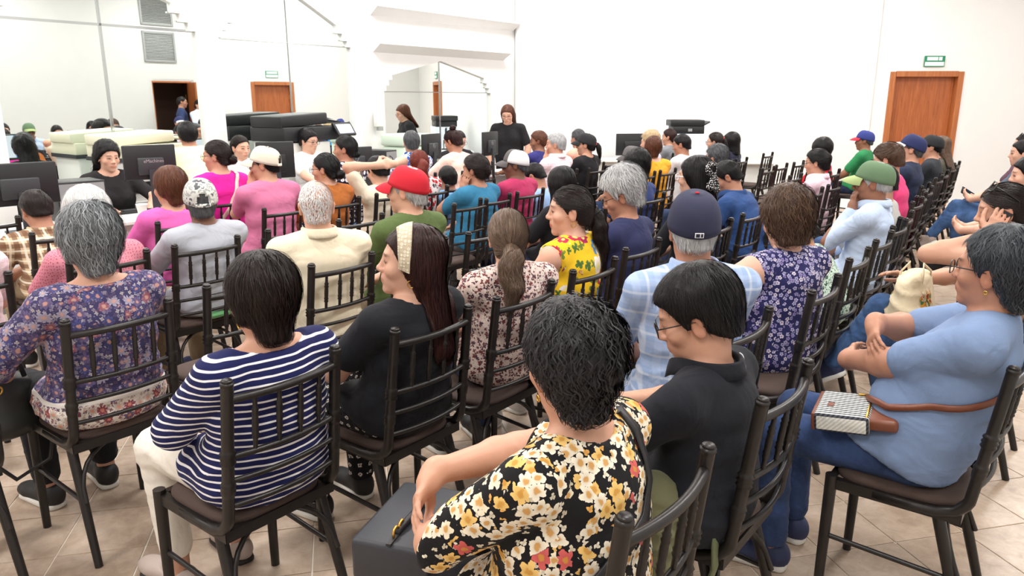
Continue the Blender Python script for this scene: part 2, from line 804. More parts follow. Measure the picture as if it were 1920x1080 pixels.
def cluster(V, F, hid, cell):
    """thins out what the clothes cover: hidden vertices collapse to one per cell; returns triangles"""
    T = np.concatenate([F[:, [0, 1, 2]], F[:, [0, 2, 3]]])
    key = np.floor(V / cell).astype(np.int64)
    key = key[:, 0] * 1000003 + key[:, 1] * 10007 + key[:, 2]
    idx = np.arange(len(V))
    h = np.where(hid)[0]
    if len(h):
        u, first, inv = np.unique(key[h], return_index=True, return_inverse=True)
        cen = np.zeros((len(u), 3))
        cnt = np.bincount(inv, minlength=len(u))
        for i in range(3):
            cen[:, i] = np.bincount(inv, V[h, i], minlength=len(u)) / cnt
        idx[h] = h[first][inv]
        V = V.copy()
        V[h[first]] = cen
    T = idx[T]
    T = T[(T[:, 0] != T[:, 1]) & (T[:, 1] != T[:, 2]) & (T[:, 0] != T[:, 2])]
    return compact(V, T)


def vnormals(V, F):
    n = np.cross(V[F[:, 2]] - V[F[:, 0]], V[F[:, 3]] - V[F[:, 1]])
    N = np.zeros_like(V)
    for k in range(4):
        np.add.at(N, F[:, k], n)
    return N / np.maximum(np.linalg.norm(N, axis=1, keepdims=True), 1e-12)


# ================================================================ people
def rotm(yaw=0, pitch=0, roll=0):
    cy, sy = math.cos(yaw), math.sin(yaw)
    cp, sp = math.cos(-pitch), math.sin(-pitch)
    cr, sr = math.cos(roll), math.sin(roll)
    Z = np.array([[cy, -sy, 0], [sy, cy, 0], [0, 0, 1.0]])
    X = np.array([[1, 0, 0], [0, cp, -sp], [0, sp, cp.real]])
    Y = np.array([[cr, 0, sr], [0, 1, 0], [-sr, 0, cr]])
    return Z @ X @ Y


def ik(S, T, l1, l2, pole):
    S, T = _v(S), _v(T)
    d = T - S
    L = np.linalg.norm(d)
    if L > (l1 + l2) * 0.985:
        T = S + d / L * (l1 + l2) * 0.985
        d = T - S
        L = np.linalg.norm(d)
    L = max(L, abs(l1 - l2) + 0.02)
    u = d / max(np.linalg.norm(d), 1e-6)
    a = (l1 * l1 - l2 * l2 + L * L) / (2 * L)
    hgt = math.sqrt(max(l1 * l1 - a * a, 0))
    p = _v(pole)
    p = nrm(p - u * p.dot(u))
    return S + u * a + p * hgt, T


LODS = {0: dict(cl=0.0110, tr=0.017, sk=0.015, hd=0.0062, hf=0.0047, hn=0.0054, hair=0.0080, st=3000),
        1: dict(cl=0.017, tr=0.024, sk=0.020, hd=0.0085, hf=0.0070, hn=0.0090, hair=0.0110, st=850),
        2: dict(cl=0.025, tr=0.034, sk=0.028, hd=0.0120, hf=0.0110, hn=0.0145, hair=0.0150, st=260)}


def head_sdf(s, C, R, hs, fem, fat=1.0):
    def P(x, y, z):
        return C + R @ (_v((x, y, z)) * hs)

    def E(c, r, k=0.015):
        return ell(P(*c), _v(r) * hs, R, k)

    f = fat
    s.add(E((0, -0.010, 0.032), (0.075, 0.097, 0.088), 0.02),
          E((0, 0.020, -0.012), (0.064 * f, 0.066, 0.090), 0.02),
          E((0, 0.024, -0.062), ((0.048 if fem else 0.055) * f, 0.058, 0.048), 0.025),
          E((0, 0.072, -0.092), (0.022, 0.019, 0.018), 0.02),
          E((0, 0.066, -0.052), (0.034, 0.027, 0.030), 0.015),
          cap(P(-0.034, 0.074, 0.034), P(0.034, 0.074, 0.034), 0.012 * hs, None, 0.015),
          cap(P(0, 0.083, 0.026), P(0, 0.101, -0.016), 0.0075 * hs, 0.0105 * hs, 0.012),
          E((0, 0.1045, -0.0195), (0.0115, 0.0110, 0.0105), 0.009),
          E((0, 0.078, -0.041), (0.019, 0.016, 0.014), 0.012),
          E((0, 0.0880, -0.0515), (0.022, 0.010, 0.0055), 0.007),
          E((0, 0.0865, -0.0625), (0.019, 0.010, 0.0065), 0.007))
    for sx in (-1, 1):
        s.add(E((sx * 0.042, 0.054, -0.018), (0.026 * f, 0.026, 0.024), 0.02),
              E((sx * 0.0120, 0.094, -0.0235), (0.009, 0.010, 0.008), 0.007),
              E((sx * 0.075, -0.010, -0.006), (0.008, 0.019, 0.031), 0.006),
              E((sx * 0.078, -0.014, 0.010), (0.009, 0.017, 0.017), 0.005))
        s.add(E((sx * 0.0315, 0.0722, 0.012), (0.0150, 0.0142, 0.0142), 0.004))
        s.sub(E((sx * 0.032, 0.1065, 0.013), (0.017, 0.0145, 0.0105), 0.008),
              E((sx * 0.0318, 0.0900, 0.0105), (0.0135, 0.0085, 0.0036), 0.002),
              E((sx * 0.085, -0.004, -0.002), (0.006, 0.010, 0.017), 0.004))


def tint(V, C, R, hs, fem, lips, brow, stub):
    q = ((V - C) @ R) / hs
    x, y, z = np.abs(q[:, 0]), q[:, 1], q[:, 2]
    T = np.ones((len(V), 3))

    def blend(w, c):
        w = np.clip(w, 0, 1)[:, None]
        T[:] = T * (1 - w) + T * _v(c) * w

    front = (y > 0.03)
    if stub:
        w = front * np.clip((-0.028 - z) / 0.015, 0, 1) * np.clip((y - 0.02) / 0.03, 0, 1)
        blend(w * stub, (0.55, 0.56, 0.6))
    d = (x / 0.026) ** 2 + ((z + 0.057 + 0.0 * x) / 0.0115) ** 2
    blend(front * (y > 0.07) * np.clip((1.15 - d) * 3, 0, 1) * lips[3], lips[:3])
    arch = 0.037 - 1.6 * (x - 0.030) ** 2 * 6
    wb = front * (y > 0.03) * np.clip((0.0055 - np.abs(z - arch)) / 0.003, 0, 1) * np.clip((x - 0.010) / 0.005, 0, 1) * np.clip((0.052 - x) / 0.006, 0, 1)
    blend(wb * 0.9, brow)
    de = ((x - 0.032) / 0.017) ** 2 + ((z - 0.012) / 0.0075) ** 2
    blend(front * (y > 0.045) * np.clip((1.1 - de) * 2, 0, 1) * 0.75, (0.48, 0.38, 0.35))
    ds = ((x - 0.0315) / 0.0145) ** 2 + ((z - 0.0105 + 12 * (x - 0.0315) ** 2) / 0.0042) ** 2
    blend(front * (y > 0.05) * np.clip((1.3 - ds) * 2, 0, 1), (0.16, 0.12, 0.11))
    dc = ((x - 0.042) / 0.03) ** 2 + ((z + 0.022) / 0.028) ** 2
    blend(front * np.clip(1 - dc, 0, 1) * 0.35, (1.0, 0.80, 0.76))
    blend((np.abs(q[:, 0]) > 0.066) * (np.abs(y + 0.01) < 0.03) * (np.abs(z) < 0.05) * 0.5, (1.0, 0.82, 0.78))
    return T


def hand_sdf(s, Wp, f, n, side, sc=1.0, curl=0.35, spread=0.0):
    """Wp wrist, f finger direction, n palm normal, side +1 right hand"""
    f = nrm(f)
    n = _v(n)
    n = nrm(n - f * n.dot(f))
    x = np.cross(f, n) * side            # towards the thumb side
    x = -x
    Wp = _v(Wp)
    a = sc
    s.add(cap(Wp - f * 0.01, Wp + f * 0.03 * a, 0.026 * a, 0.028 * a, 0.02),
          ecap(Wp + f * 0.025 * a, Wp + f * 0.078 * a, (0.030 * a, 0.0155 * a), (0.038 * a, 0.013 * a), x, 0.012))
    for i, (o, L) in enumerate(((0.028, 0.068), (0.0095, 0.077), (-0.0095, 0.071), (-0.027, 0.056))):
        b = Wp + f * (0.083 - abs(i - 1.3) * 0.004) * a + x * o * a
        d = nrm(f + x * (o * (1.5 + spread * 6)))
        ang = curl * (1.0 + 0.12 * i)
        r = 0.0092 - 0.0005 * i
        for j, sg in enumerate((0.45, 0.31, 0.24)):
            d = nrm(d * math.cos(ang) + n * math.sin(ang))
            n2 = nrm(n - d * n.dot(d))
            e = b + d * L * sg * a
            s.add(cap(b, e, r * a, (r - 0.0009) * a, 0.004))
            b, r = e, r - 0.0009
            ang = curl * 1.1
    b = Wp + f * 0.022 * a + x * 0.024 * a
    d = nrm(f * 0.62 + x * 0.62 + n * 0.40)
    for L, r in ((0.040, 0.0135), (0.034, 0.0108), (0.024, 0.0098)):
        e = b + d * L * a
        s.add(cap(b, e, r * a, (r - 0.0012) * a, 0.007))
        b = e
        d = nrm(d + f * 0.45 - x * 0.18)


# ---- hair, built in the head's own frame
ZL_X = np.array([-0.16, -0.105, -0.07, -0.035, -0.012, 0.012, 0.035, 0.055, 0.075, 0.10])


def hair_shape(st):
    """st: dict(t top/side thickness, nape, cover ears, back volume, kind, fringe)"""
    s = Sdf()
    t, nape = st.get('t', 0.012), st.get('nape', -0.075)
    vol = st.get('vol', 0.0)
    s.add(ell((0, -0.012, 0.034), (0.075 + t, 0.097 + t, 0.088 + t), None, 0.02))
    if vol:
        s.add(ell((0, -0.035, 0.050 + vol * 0.4), (0.078 + vol * 0.7, 0.085 + vol, 0.080 + vol), None, 0.03))
    bw = st.get('bw', 0.066)
    s.add(ecap((0, -0.052, 0.02), (0, -0.052 + st.get('by', -0.012), nape + 0.02), (bw + t * 0.8, 0.052 + t), (bw * st.get('nt', 0.85) + t * 0.5, st.get('nd', 0.040) + t * 0.5), (1, 0, 0), 0.025))
    if st.get('ears'):
        for sx in (-1, 1):
            s.add(ecap((sx * 0.066, -0.014, 0.03), (sx * 0.068, st.get('ey', -0.030), st['ears']), (0.022 + t * 0.5, 0.036), (0.018 + t * 0.4, 0.028), (1, 0, 0), 0.02))
    if st.get('fringe'):
        s.add(ecap((0, 0.060, 0.085), (0, 0.088, 0.085 - st['fringe']), (0.060, 0.030 + t * 0.5), (0.060, 0.016), (1, 0, 0), 0.02))
    zl = {'m': [nape, nape, nape + 0.012, -0.035, 0.000, -0.012, 0.020, 0.055, 0.072, 0.078],
          'f': [nape, nape, nape, -0.045, -0.005, -0.010, 0.030, 0.060, 0.078, 0.085],
          'c': [nape, nape, nape, nape * 0.9, st.get('ears', -0.05) or -0.05, (st.get('ears', -0.05) or -0.05) + 0.03, 0.020, 0.055, 0.072, 0.080],
          'r': [nape, nape, nape + 0.012, -0.035, -0.005, -0.010, 0.050, 0.085, 0.105, 0.115]}[st.get('line', 'f')]
    if st.get('fringe'):
        zl = list(zl)
        zl[7:] = [0.035, 0.085 - st['fringe'] - 0.01, 0.085 - st['fringe'] - 0.012]
    zl = np.array(zl)
    s.fn.append(lambda x, y, z: (np.interp(y, ZL_X, zl) - z) * 0.75 + 0 * x)
    if st.get('line', 'f') in ('m', 'f', 'r') and not st.get('ears'):
        for sx in (-1, 1):
            s.sub(ell((sx * 0.095, -0.008, -0.012), (0.030, 0.024, 0.036), None, 0.006))
    if st.get('line') == 'r':
        s.sub(ell((0, 0.06, 0.12), (0.05, 0.06, 0.05), None, 0.02))
    if st.get('long'):                    # loose hair down the back
        L = st['long']
        w, dy = st.get('lw', 0.080), st.get('ly', -0.03)
        s2 = Sdf()
        s2.p = list(s.p)
        s.p += [ecap((0, -0.058, 0.0), (0, -0.075 + dy, -L), (w, max(0.048, st.get('ld', 0.022))), (w * st.get('lt', 0.9), st.get('ld', 0.022)), (1, 0, 0), 0.03)]
        s.fn[:] = [lambda x, y, z: np.where(z > -0.06, (np.interp(y, ZL_X, zl) - z) * 0.75, np.maximum((np.interp(y, ZL_X, zl) - z) * 0.75, -0.05) * (y > 0.03) - 0.05 * (y <= 0.03)) + 0 * x]
    return s


def strands(s, n, L, rad, seeds, flow, lift=0.004, steps=5, curl=0.0, seed=0, over=None, ymin=-9.0, jt=0.22):
    """tapered hair locks laid along the surface of the hair shape; seeds: points on it"""
    rg = np.random.default_rng(seed)
    P = seeds[rg.integers(0, len(seeds), n)] + rg.normal(size=(n, 3)) * 0.003
    g = s.grad(P)
    P = P - g * s.at(P, True)[:, None]
    Ls = L * rg.uniform(0.5, 1.25, n)
    lf = rg.uniform(0.2, 1.0, n) ** 2 * lift
    ph = rg.uniform(0, 6.28, n)
    jit = rg.normal(size=(n, 3)) * jt
    path = []
    for i in range(steps + 1):
        u = i / steps
        g = s.grad(P)
        path.append((P + g * (0.0006 + lf * np.sin(u * 2.2))[:, None], g))
        F = flow(P) + jit
        if curl:
            side = np.cross(g, F)
            F = F + side * (np.sin(ph + u * 7.0) * curl)[:, None]
        F = F - g * (F * g).sum(1, keepdims=True)
        F /= np.maximum(np.linalg.norm(F, axis=1, keepdims=True), 1e-6)
        Pn = P + F * (Ls / steps)[:, None]
        d = s.at(Pn, True)
        P = Pn - g * np.clip(d, -0.01, 0.01)[:, None]
    if s.fn and over is not None:           # short cuts: no lock may hang past the hairline
        bad = np.zeros(n, dtype=bool)
        for Q, g in path[1:]:
            for f in s.fn:
                bad |= (f(Q[:, 0], Q[:, 1], Q[:, 2]) > over) & (Q[:, 1] > ymin)
            for q in s.s:
                bad |= pev(q, Q[:, 0], Q[:, 1], Q[:, 2]) < -0.004
        path = [(Q[~bad], g[~bad]) for Q, g in path]
        n = int((~bad).sum())
    V = np.zeros((steps + 1, 2, n, 3))
    R0 = rad * rg.uniform(0.6, 1.3, n)
    for i, (Q, g) in enumerate(path):
        nx = path[min(i + 1, steps)][0] - path[max(i - 1, 0)][0]
        sd = np.cross(nx, g)
        sd /= np.maximum(np.linalg.norm(sd, axis=1, keepdims=True), 1e-9)
        u = i / steps
        r = (R0 * (0.35 + 2.2 * u * (1 - u) + 0.1) * (1 - 0.75 * u * u))[:, None]
        V[i, 0] = Q - sd * r - g * r * 0.3
        V[i, 1] = Q + sd * r + g * r * 0.3
    V = V.transpose(2, 0, 1, 3).reshape(-1, 3)
    base = np.arange(n)[:, None] * (2 * (steps + 1))
    F = []
    for i in range(steps):
        F.append(np.concatenate([base + 2 * i, base + 2 * i + 1, base + 2 * i + 3, base + 2 * i + 2], axis=1))
    F = np.concatenate(F)
    sh = np.repeat(rg.uniform(0, 1, n) ** 1.3, 2 * (steps + 1))
    return V, F, sh


def hair_object(sty, lod, mat, parent, C, R, hs, seed, capcut=None, shirt=None):
    L = LODS[lod]
    if capcut is not None:
        sty = dict(sty, t=min(sty.get('t', 0.01), 0.008), vol=0.0)
    s = hair_shape(sty)
    pony, bun = sty.get('pony'), sty.get('bun')
    V, F = s.mesh(L['hair'])
    N = vnormals(V, F)
    V = V + N * folds(V, sty.get('lump', 0.003), 3.0, seed)[:, None]
    sh = 0.25 + 0.2 * np.sin(V @ np.array([160.0, 90, 40]) + seed) * np.sin(V @ np.array([-70.0, 140, 30]))
    parts, shades = ([], []) if sty.get('nobase') else ([(V, F)], [np.clip(sh, 0, 1)])
    n = int(L['st'] * sty.get('dens', 1.0))
    crown = _v(sty.get('crown', (0, -0.03, 0.12)))
    if pony or bun:
        e = _v(pony[0] if pony else bun[0])

        def flow(P):
            d = e - P
            return d / np.maximum(np.linalg.norm(d, axis=1, keepdims=True), 1e-6)
    else:
        grav = sty.get('grav', 0.6)

        def flow(P):
            d = P - crown
            d = d / np.maximum(np.linalg.norm(d, axis=1, keepdims=True), 1e-6)
            d[:, 2] -= grav
            if sty.get('sweep'):
                d += _v(sty['sweep'])
            return d
    if n > 0 and sty.get('strands', True):
        seeds = V
        if capcut is not None:
            ok = capcut(V[:, 0], V[:, 1], V[:, 2]) < -0.004
            seeds = V[ok] if ok.any() else V
            n = int(n * max(ok.mean(), 0.1))
        a, b, c = strands(s, n, sty.get('len', 0.07), sty.get('rad', 0.0016), seeds, flow, sty.get('lift', 0.004), 5 if lod < 2 else 4, sty.get('curl', 0.0), seed, sty.get('over', 0.010), 0.005 if sty.get('long') else -9.0, 0.07 if (pony or bun) else sty.get('jt', 0.20))
        parts.append((a, b))
        shades.append(c)
    tails = []
    if pony:
        tails.append((pony, sty.get('pr', 0.026)))
    for pts, r in tails:
        t = Sdf()
        for i in range(len(pts) - 1):
            u0, u1 = i / (len(pts) - 1), (i + 1) / (len(pts) - 1)

            def rr(u):
                return r * (0.55 + 1.5 * u * (1 - u) + 0.15) * (1 - 0.55 * u ** 3)
            t.add(cap(pts[i], pts[i + 1], rr(u0), rr(u1), 0.012))
        v, f = t.mesh(L['hair'] * 0.9)
        v = v + vnormals(v, f) * folds(v, 0.004, 4.0, seed + 3)[:, None]
        parts.append((v, f))
        shades.append(np.full(len(v), 0.3))
        pv = np.array([_v(p) for p in pts])

        def tflow(P):
            i = np.argmin(((P[:, None, :] - pv[None]) ** 2).sum(2), axis=1)
            j = np.minimum(i + 1, len(pv) - 1)
            i = np.maximum(j - 1, 0)
            d = pv[j] - pv[i]
            return d / np.maximum(np.linalg.norm(d, axis=1, keepdims=True), 1e-6)
        a, b, c = strands(t, max(int(n * 0.35), 60), sty.get('plen', 0.12), sty.get('rad', 0.0016) * 1.1, v, tflow, 0.006, 6, sty.get('pcurl', 0.0) * 0.4, seed + 5, None, -9.0, 0.08)
        parts.append((a, b))
        shades.append(c)
    if bun:
        t = Sdf().add(ell(bun[0], bun[1], None, 0.01))
        v, f = t.mesh(L['hair'] * 0.8)
        v = v + vnormals(v, f) * folds(v, 0.004, 6.0, seed)[:, None]
        parts.append((v, f))
        shades.append(np.full(len(v), 0.3))
        bc = _v(bun[0])

        def bflow(P):
            return np.cross(P - bc, np.array([0.3, 1.0, 0.2]))
        a, b, c = strands(t, max(int(n * 0.15), 40), 0.06, 0.0018, v, bflow, 0.004, 4, 0, seed + 7)
        parts.append((a, b))
        shades.append(c)
    V, F = join(parts)
    V = V * hs
    if shirt is not None and (sty.get('long') or pony or sty.get('nape', 0) < -0.09):      # hair rests on the clothes, not in them
        Pw = V @ R.T + C
        for _ in range(3):
            d = shirt.at(Pw)
            m_ = d < 0.007
            if not m_.any():
                break
            Pw[m_] -= shirt.grad(Pw[m_], 0.006, False) * (d[m_] - 0.008)[:, None]
        V = (Pw - C) @ R
    me = arr_mesh('hair', V, F)
    at = me.attributes.new('shade', 'FLOAT', 'POINT')
    at.data.foreach_set('value', np.concatenate(shades).astype(np.float32))
    me.materials.append(mat)
    o = obj('hair', me, parent)
    o.matrix_local = Matrix.Translation(Vector(C)) @ Matrix(R.tolist()).to_4x4()
    return o


def head_child(name, me, person, C, R, mat=None):
    o = obj(name, me, person, mat)
    o.matrix_local = Matrix.Translation(Vector(C)) @ Matrix(R.tolist()).to_4x4()
    return o


CAP_TILT = 0.33


def cap_hat(person, C, R, hs, crown_m, brim_m, back=False, opening=False, button_m=None, tall=1.0, net_m=None, flat=False):
    """baseball cap worn on the head; parts: crown, brim, button, strap"""
    rx, ry, rz = 0.0910 * hs, 0.113 * hs, 0.112 * hs * tall
    nu, nv = 36, 9
    T = Matrix.Rotation(CAP_TILT, 3, 'X')
    off = Vector((0, -0.012, 0.016)) * hs
    TB_ = Matrix.Rotation(CAP_TILT - 0.42, 3, 'X')
    vs = []
    for j in range(nv + 1):
        ph = j / nv * math.pi / 2
        for i in range(nu):
            q = 2 * math.pi * i / nu
            seam = 1 - 0.012 * max(0, 1 - abs(((i + 3) % 6) - 3) * 0.9) * math.cos(ph)
            cr = math.cos(ph) ** 0.62 * seam
            frontlift = 1.0 + (0.10 if math.sin(q) > 0 else 0.0) * math.sin(q) * math.sin(ph) * math.cos(ph)
            p = Vector((rx * cr * math.cos(q), ry * cr * math.sin(q), rz * math.sin(ph) * frontlift))
            vs.append(T @ p + off)
    fs, mi = [], []
    for j in range(nv):
        for i in range(nu):
            i2 = (i + 1) % nu
            if opening:
                ang = abs(((i + 0.5) / nu * 360) - 270)
                if ang < 22 and 0 < j < 3 or ang < 14 and j == 3:
                    continue
            fs.append((j * nu + i, j * nu + i2, (j + 1) * nu + i2, (j + 1) * nu + i))
            a = (i + 0.5) / nu * 360
            mi.append(1 if net_m is not None and not (35 < a < 145) else 0)
    b = MB()
    b.v = [tuple(v) for v in vs]
    b.f = fs
    b.m = mi
    me = b.mesh('cap', True, [crown_m] + ([net_m] if net_m else []))
    o = head_child('cap', me, person, C, R)
    sol = o.modifiers.new('thickness', 'SOLIDIFY')
    sol.thickness = 0.003
    m = MB()
    nw, nl = 14, 6
    for side in (0, 1):
        for j in range(nl + 1):
            v = j / nl
            for i in range(nw + 1):
                u = -1 + 2 * i / nw
                q = math.pi / 2 - u * 1.02
                ex = math.cos(q) * rx * 1.0
                ey = math.sin(q) * ry * 1.0
                ln = 0.078 * hs * math.sqrt(max(0, 1 - (u * 0.98) ** 2)) ** 0.8
                droop = -0.018 * v * v * hs - (0.020 if not flat else 0.004) * (u * u) * v * hs
                p = T @ Vector((ex * (1 + 0.02 * v), ey, 0.0)) + TB_ @ Vector((ex * 0.04 * v, ln * v, droop + (0.003 if side else 0.0)))
                m.v.append(tuple(p + off))
    k = (nw + 1) * (nl + 1)
    for j in range(nl):
        for i in range(nw):
            a = j * (nw + 1) + i
            m.f.append((a, a + nw + 1, a + nw + 2, a + 1))
            m.f.append((k + a, k + a + 1, k + a + nw + 2, k + a + nw + 1))
    for i in range(nw):
        a = nl * (nw + 1) + i
        m.f.append((a, a + k, a + k + 1, a + 1))
    m.m = [0] * len(m.f)
    br = m.mesh('brim', True, [brim_m])
    bo = obj('brim', br, o)
    bt = MB().lathe([(0.0001, 0.006), (0.005, 0.005), (0.008, 0.001), (0.008, 0)], 10, T @ Vector((0, 0, rz)) + off)
    obj('button', bt.mesh('button', True, [button_m or crown_m]), o)
    if opening:
        pts = []
        for i in range(9):
            q = math.radians(245 + 50 * i / 8)
            pts.append(T @ Vector((rx * 1.012 * math.cos(q), ry * 1.012 * math.sin(q), 0.008)) + off)
        obj('strap', MB().tube(pts, 0.009 * hs, 6, flat=0.25, up=(0, 0, 1)).mesh('strap', True, [crown_m]), o)
    return o


def capcut_fn():
    """keeps the hair below a cap's rim (plus what shows in the back opening)"""
    c, s_ = math.cos(CAP_TILT), math.sin(CAP_TILT)

    def f(x, y, z):
        zz = -s_ * (y + 0.012) + c * (z - 0.016)
        return zz + 0 * x
    return f


def glasses(person, C, R, hs, mat, w=0.026, h=0.019, rim=0.0017, thick=1.0):
    m = MB()
    y = 0.108
    for sx in (-1, 1):
        cx = sx * 0.034
        pts = []
        for i in range(17):
            q = 2 * math.pi * i / 16
            ca, sa = math.cos(q), math.sin(q)
            px = cx + w * math.copysign(abs(ca) ** 0.6, ca)
            pz = 0.008 + h * math.copysign(abs(sa) ** 0.6, sa)
            pts.append((px * hs, (y - 0.5 * (px * 1.0) ** 2 * 10 * 0.5) * hs, pz * hs))
        m.tube(pts, rim * thick, 5, caps=False)
        m.tube([((cx + sx * w) * hs, (y - 0.012) * hs, 0.014 * hs), (sx * 0.078 * hs, 0.060 * hs, 0.016 * hs), (sx * 0.082 * hs, -0.01 * hs, 0.012 * hs), (sx * 0.080 * hs, -0.03 * hs, -0.012 * hs)], rim * thick * 1.2, 5)
    m.tube([(-0.009 * hs, 0.107 * hs, 0.012 * hs), (0, 0.109 * hs, 0.014 * hs), (0.009 * hs, 0.107 * hs, 0.012 * hs)], rim * thick, 5)
    return head_child('glasses', m.mesh('glasses', True, [mat]), person, C, R)


def earrings(person, C, R, hs, mat, r=0.011, sides=(-1, 1)):
    for sx in sides:
        m = MB()
        pts = [(sx * 0.080 * hs, (-0.012 + r * math.cos(q)) * hs, (-0.040 - r + r * math.sin(q)) * hs) for q in [2 * math.pi * i / 14 for i in range(15)]]
        m.tube(pts, 0.0022, 5, caps=False)
        head_child('earring', m.mesh('earring', True, [mat]), person, C, R)


EYE_ME = None


def eyes(person, C, R, hs, mats):
    global EYE_ME
    if EYE_ME is None:
        b = MB()
        prof = [(0.0001, 0.0125), (0.0028, 0.0122), (0.0056, 0.0112), (0.0088, 0.0089), (0.0113, 0.0053), (0.0125, 0.0), (0.0108, -0.006)]
        Mx = Matrix.Rotation(-math.pi / 2, 3, 'X')
        b.lathe(prof, 12, (0, 0, 0), 0, Mx)
        n = 12
        for k in range(len(b.f)):
            ring = k // n
            b.m[k] = 0 if ring == 0 else (1 if ring == 1 else 2)
        b.m[-1] = 2
        b.m[-2] = 0
        EYE_ME = b.mesh('eye', True, mats)
    for sx in (-1, 1):
        o = obj('eye', EYE_ME, person)
        p = _v(C) + R @ (_v((sx * 0.0315, 0.0722, 0.012)) * hs)
        o.matrix_local = Matrix.Translation(Vector(p)) @ Matrix(R.tolist()).to_4x4() @ Matrix.Scale(hs, 4)


SHOE = {}


def shoe_mesh(kind):
    if kind in SHOE:
        return SHOE[kind]
    s = Sdf()
    s.add(ecap((0, -0.045, 0.045), (0, 0.11, 0.034), (0.036, 0.042), (0.043, 0.030), (1, 0, 0), 0.02),
          ell((0, 0.135, 0.034), (0.044, 0.060, 0.030), None, 0.02),
          ell((0, -0.055, 0.05), (0.036, 0.040, 0.045), None, 0.02))
    if kind == 'sneaker':
        s.add(cap((0, -0.04, 0.07), (0, 0.0, 0.085), 0.040, 0.036, 0.03))
        s.sub(ell((0, -0.03, 0.125), (0.034, 0.042, 0.030), None, 0.008))
    else:
        s.sub(ell((0, 0.01, 0.085), (0.034, 0.075, 0.045), None, 0.008))
    s.cut((0, 0, 0.018), (0, 0, -1))
    V, F = s.mesh(0.009)
    up = arr_mesh('shoe', V, F)
    t = Sdf()
    t.add(ecap((0, -0.055, 0.012), (0, 0.135, 0.012), (0.040, 0.05), (0.046, 0.05), (1, 0, 0), 0.02))
    t.cut((0, 0, 0.0), (0, 0, -1)).cut((0, 0, 0.026 if kind == 'sneaker' else 0.020), (0, 0, 1))
    V, F = t.mesh(0.008)
    so = arr_mesh('sole', V, F)
    SHOE[kind] = (up, so)
    return SHOE[kind]


def slot_mat(o, mat):
    """material on the object, mesh data shared"""
    if len(o.data.materials) == 0:
        o.data.materials.append(None)
    o.material_slots[0].link = 'OBJECT'
    o.material_slots[0].material = mat


def body_mesh(parts, C, R, hs, sp, mat):
    V, F = join(parts)
    T = tint(V, C, R, hs, sp['fem'], sp['lips'], sp['brow'], sp['stub'])
    me = arr_mesh('body', V, F)
    at = me.attributes.new('tint', 'FLOAT_COLOR', 'POINT')
    at.data.foreach_set('color', np.concatenate([T, np.ones((len(T), 1))], axis=1).astype(np.float32).ravel())
    me.materials.append(mat)
    return me


DEF = dict(dh=0, z=1.27, hs=0.98, lod=2, rec=6, yaw=0, pitch=6, roll=0, fem=True, fat=1.0, belly=0.0, af=1.0, skin='tan', hair=None, hairc='black',
           sleeve='short', sl=0.72, neck='crew', shirt=None, pants=None, shoe=None, sole=None, shoek='sneaker', L='lap', R='lap', lips=(0.80, 0.52, 0.50, 0.8), brow=(0.22, 0.18, 0.16), stub=0.0,
           hat=None, gl=None, ear=None, face=False, stand=False, legs='sit', shirtname='shirt', slim=1.0, side=0.0, hem=0.47, lift=0.0, curlL=0.35, curlR=0.35, dx=0.0, dy=0.0, off=0.013, fl=1.0, hs_=0.42)


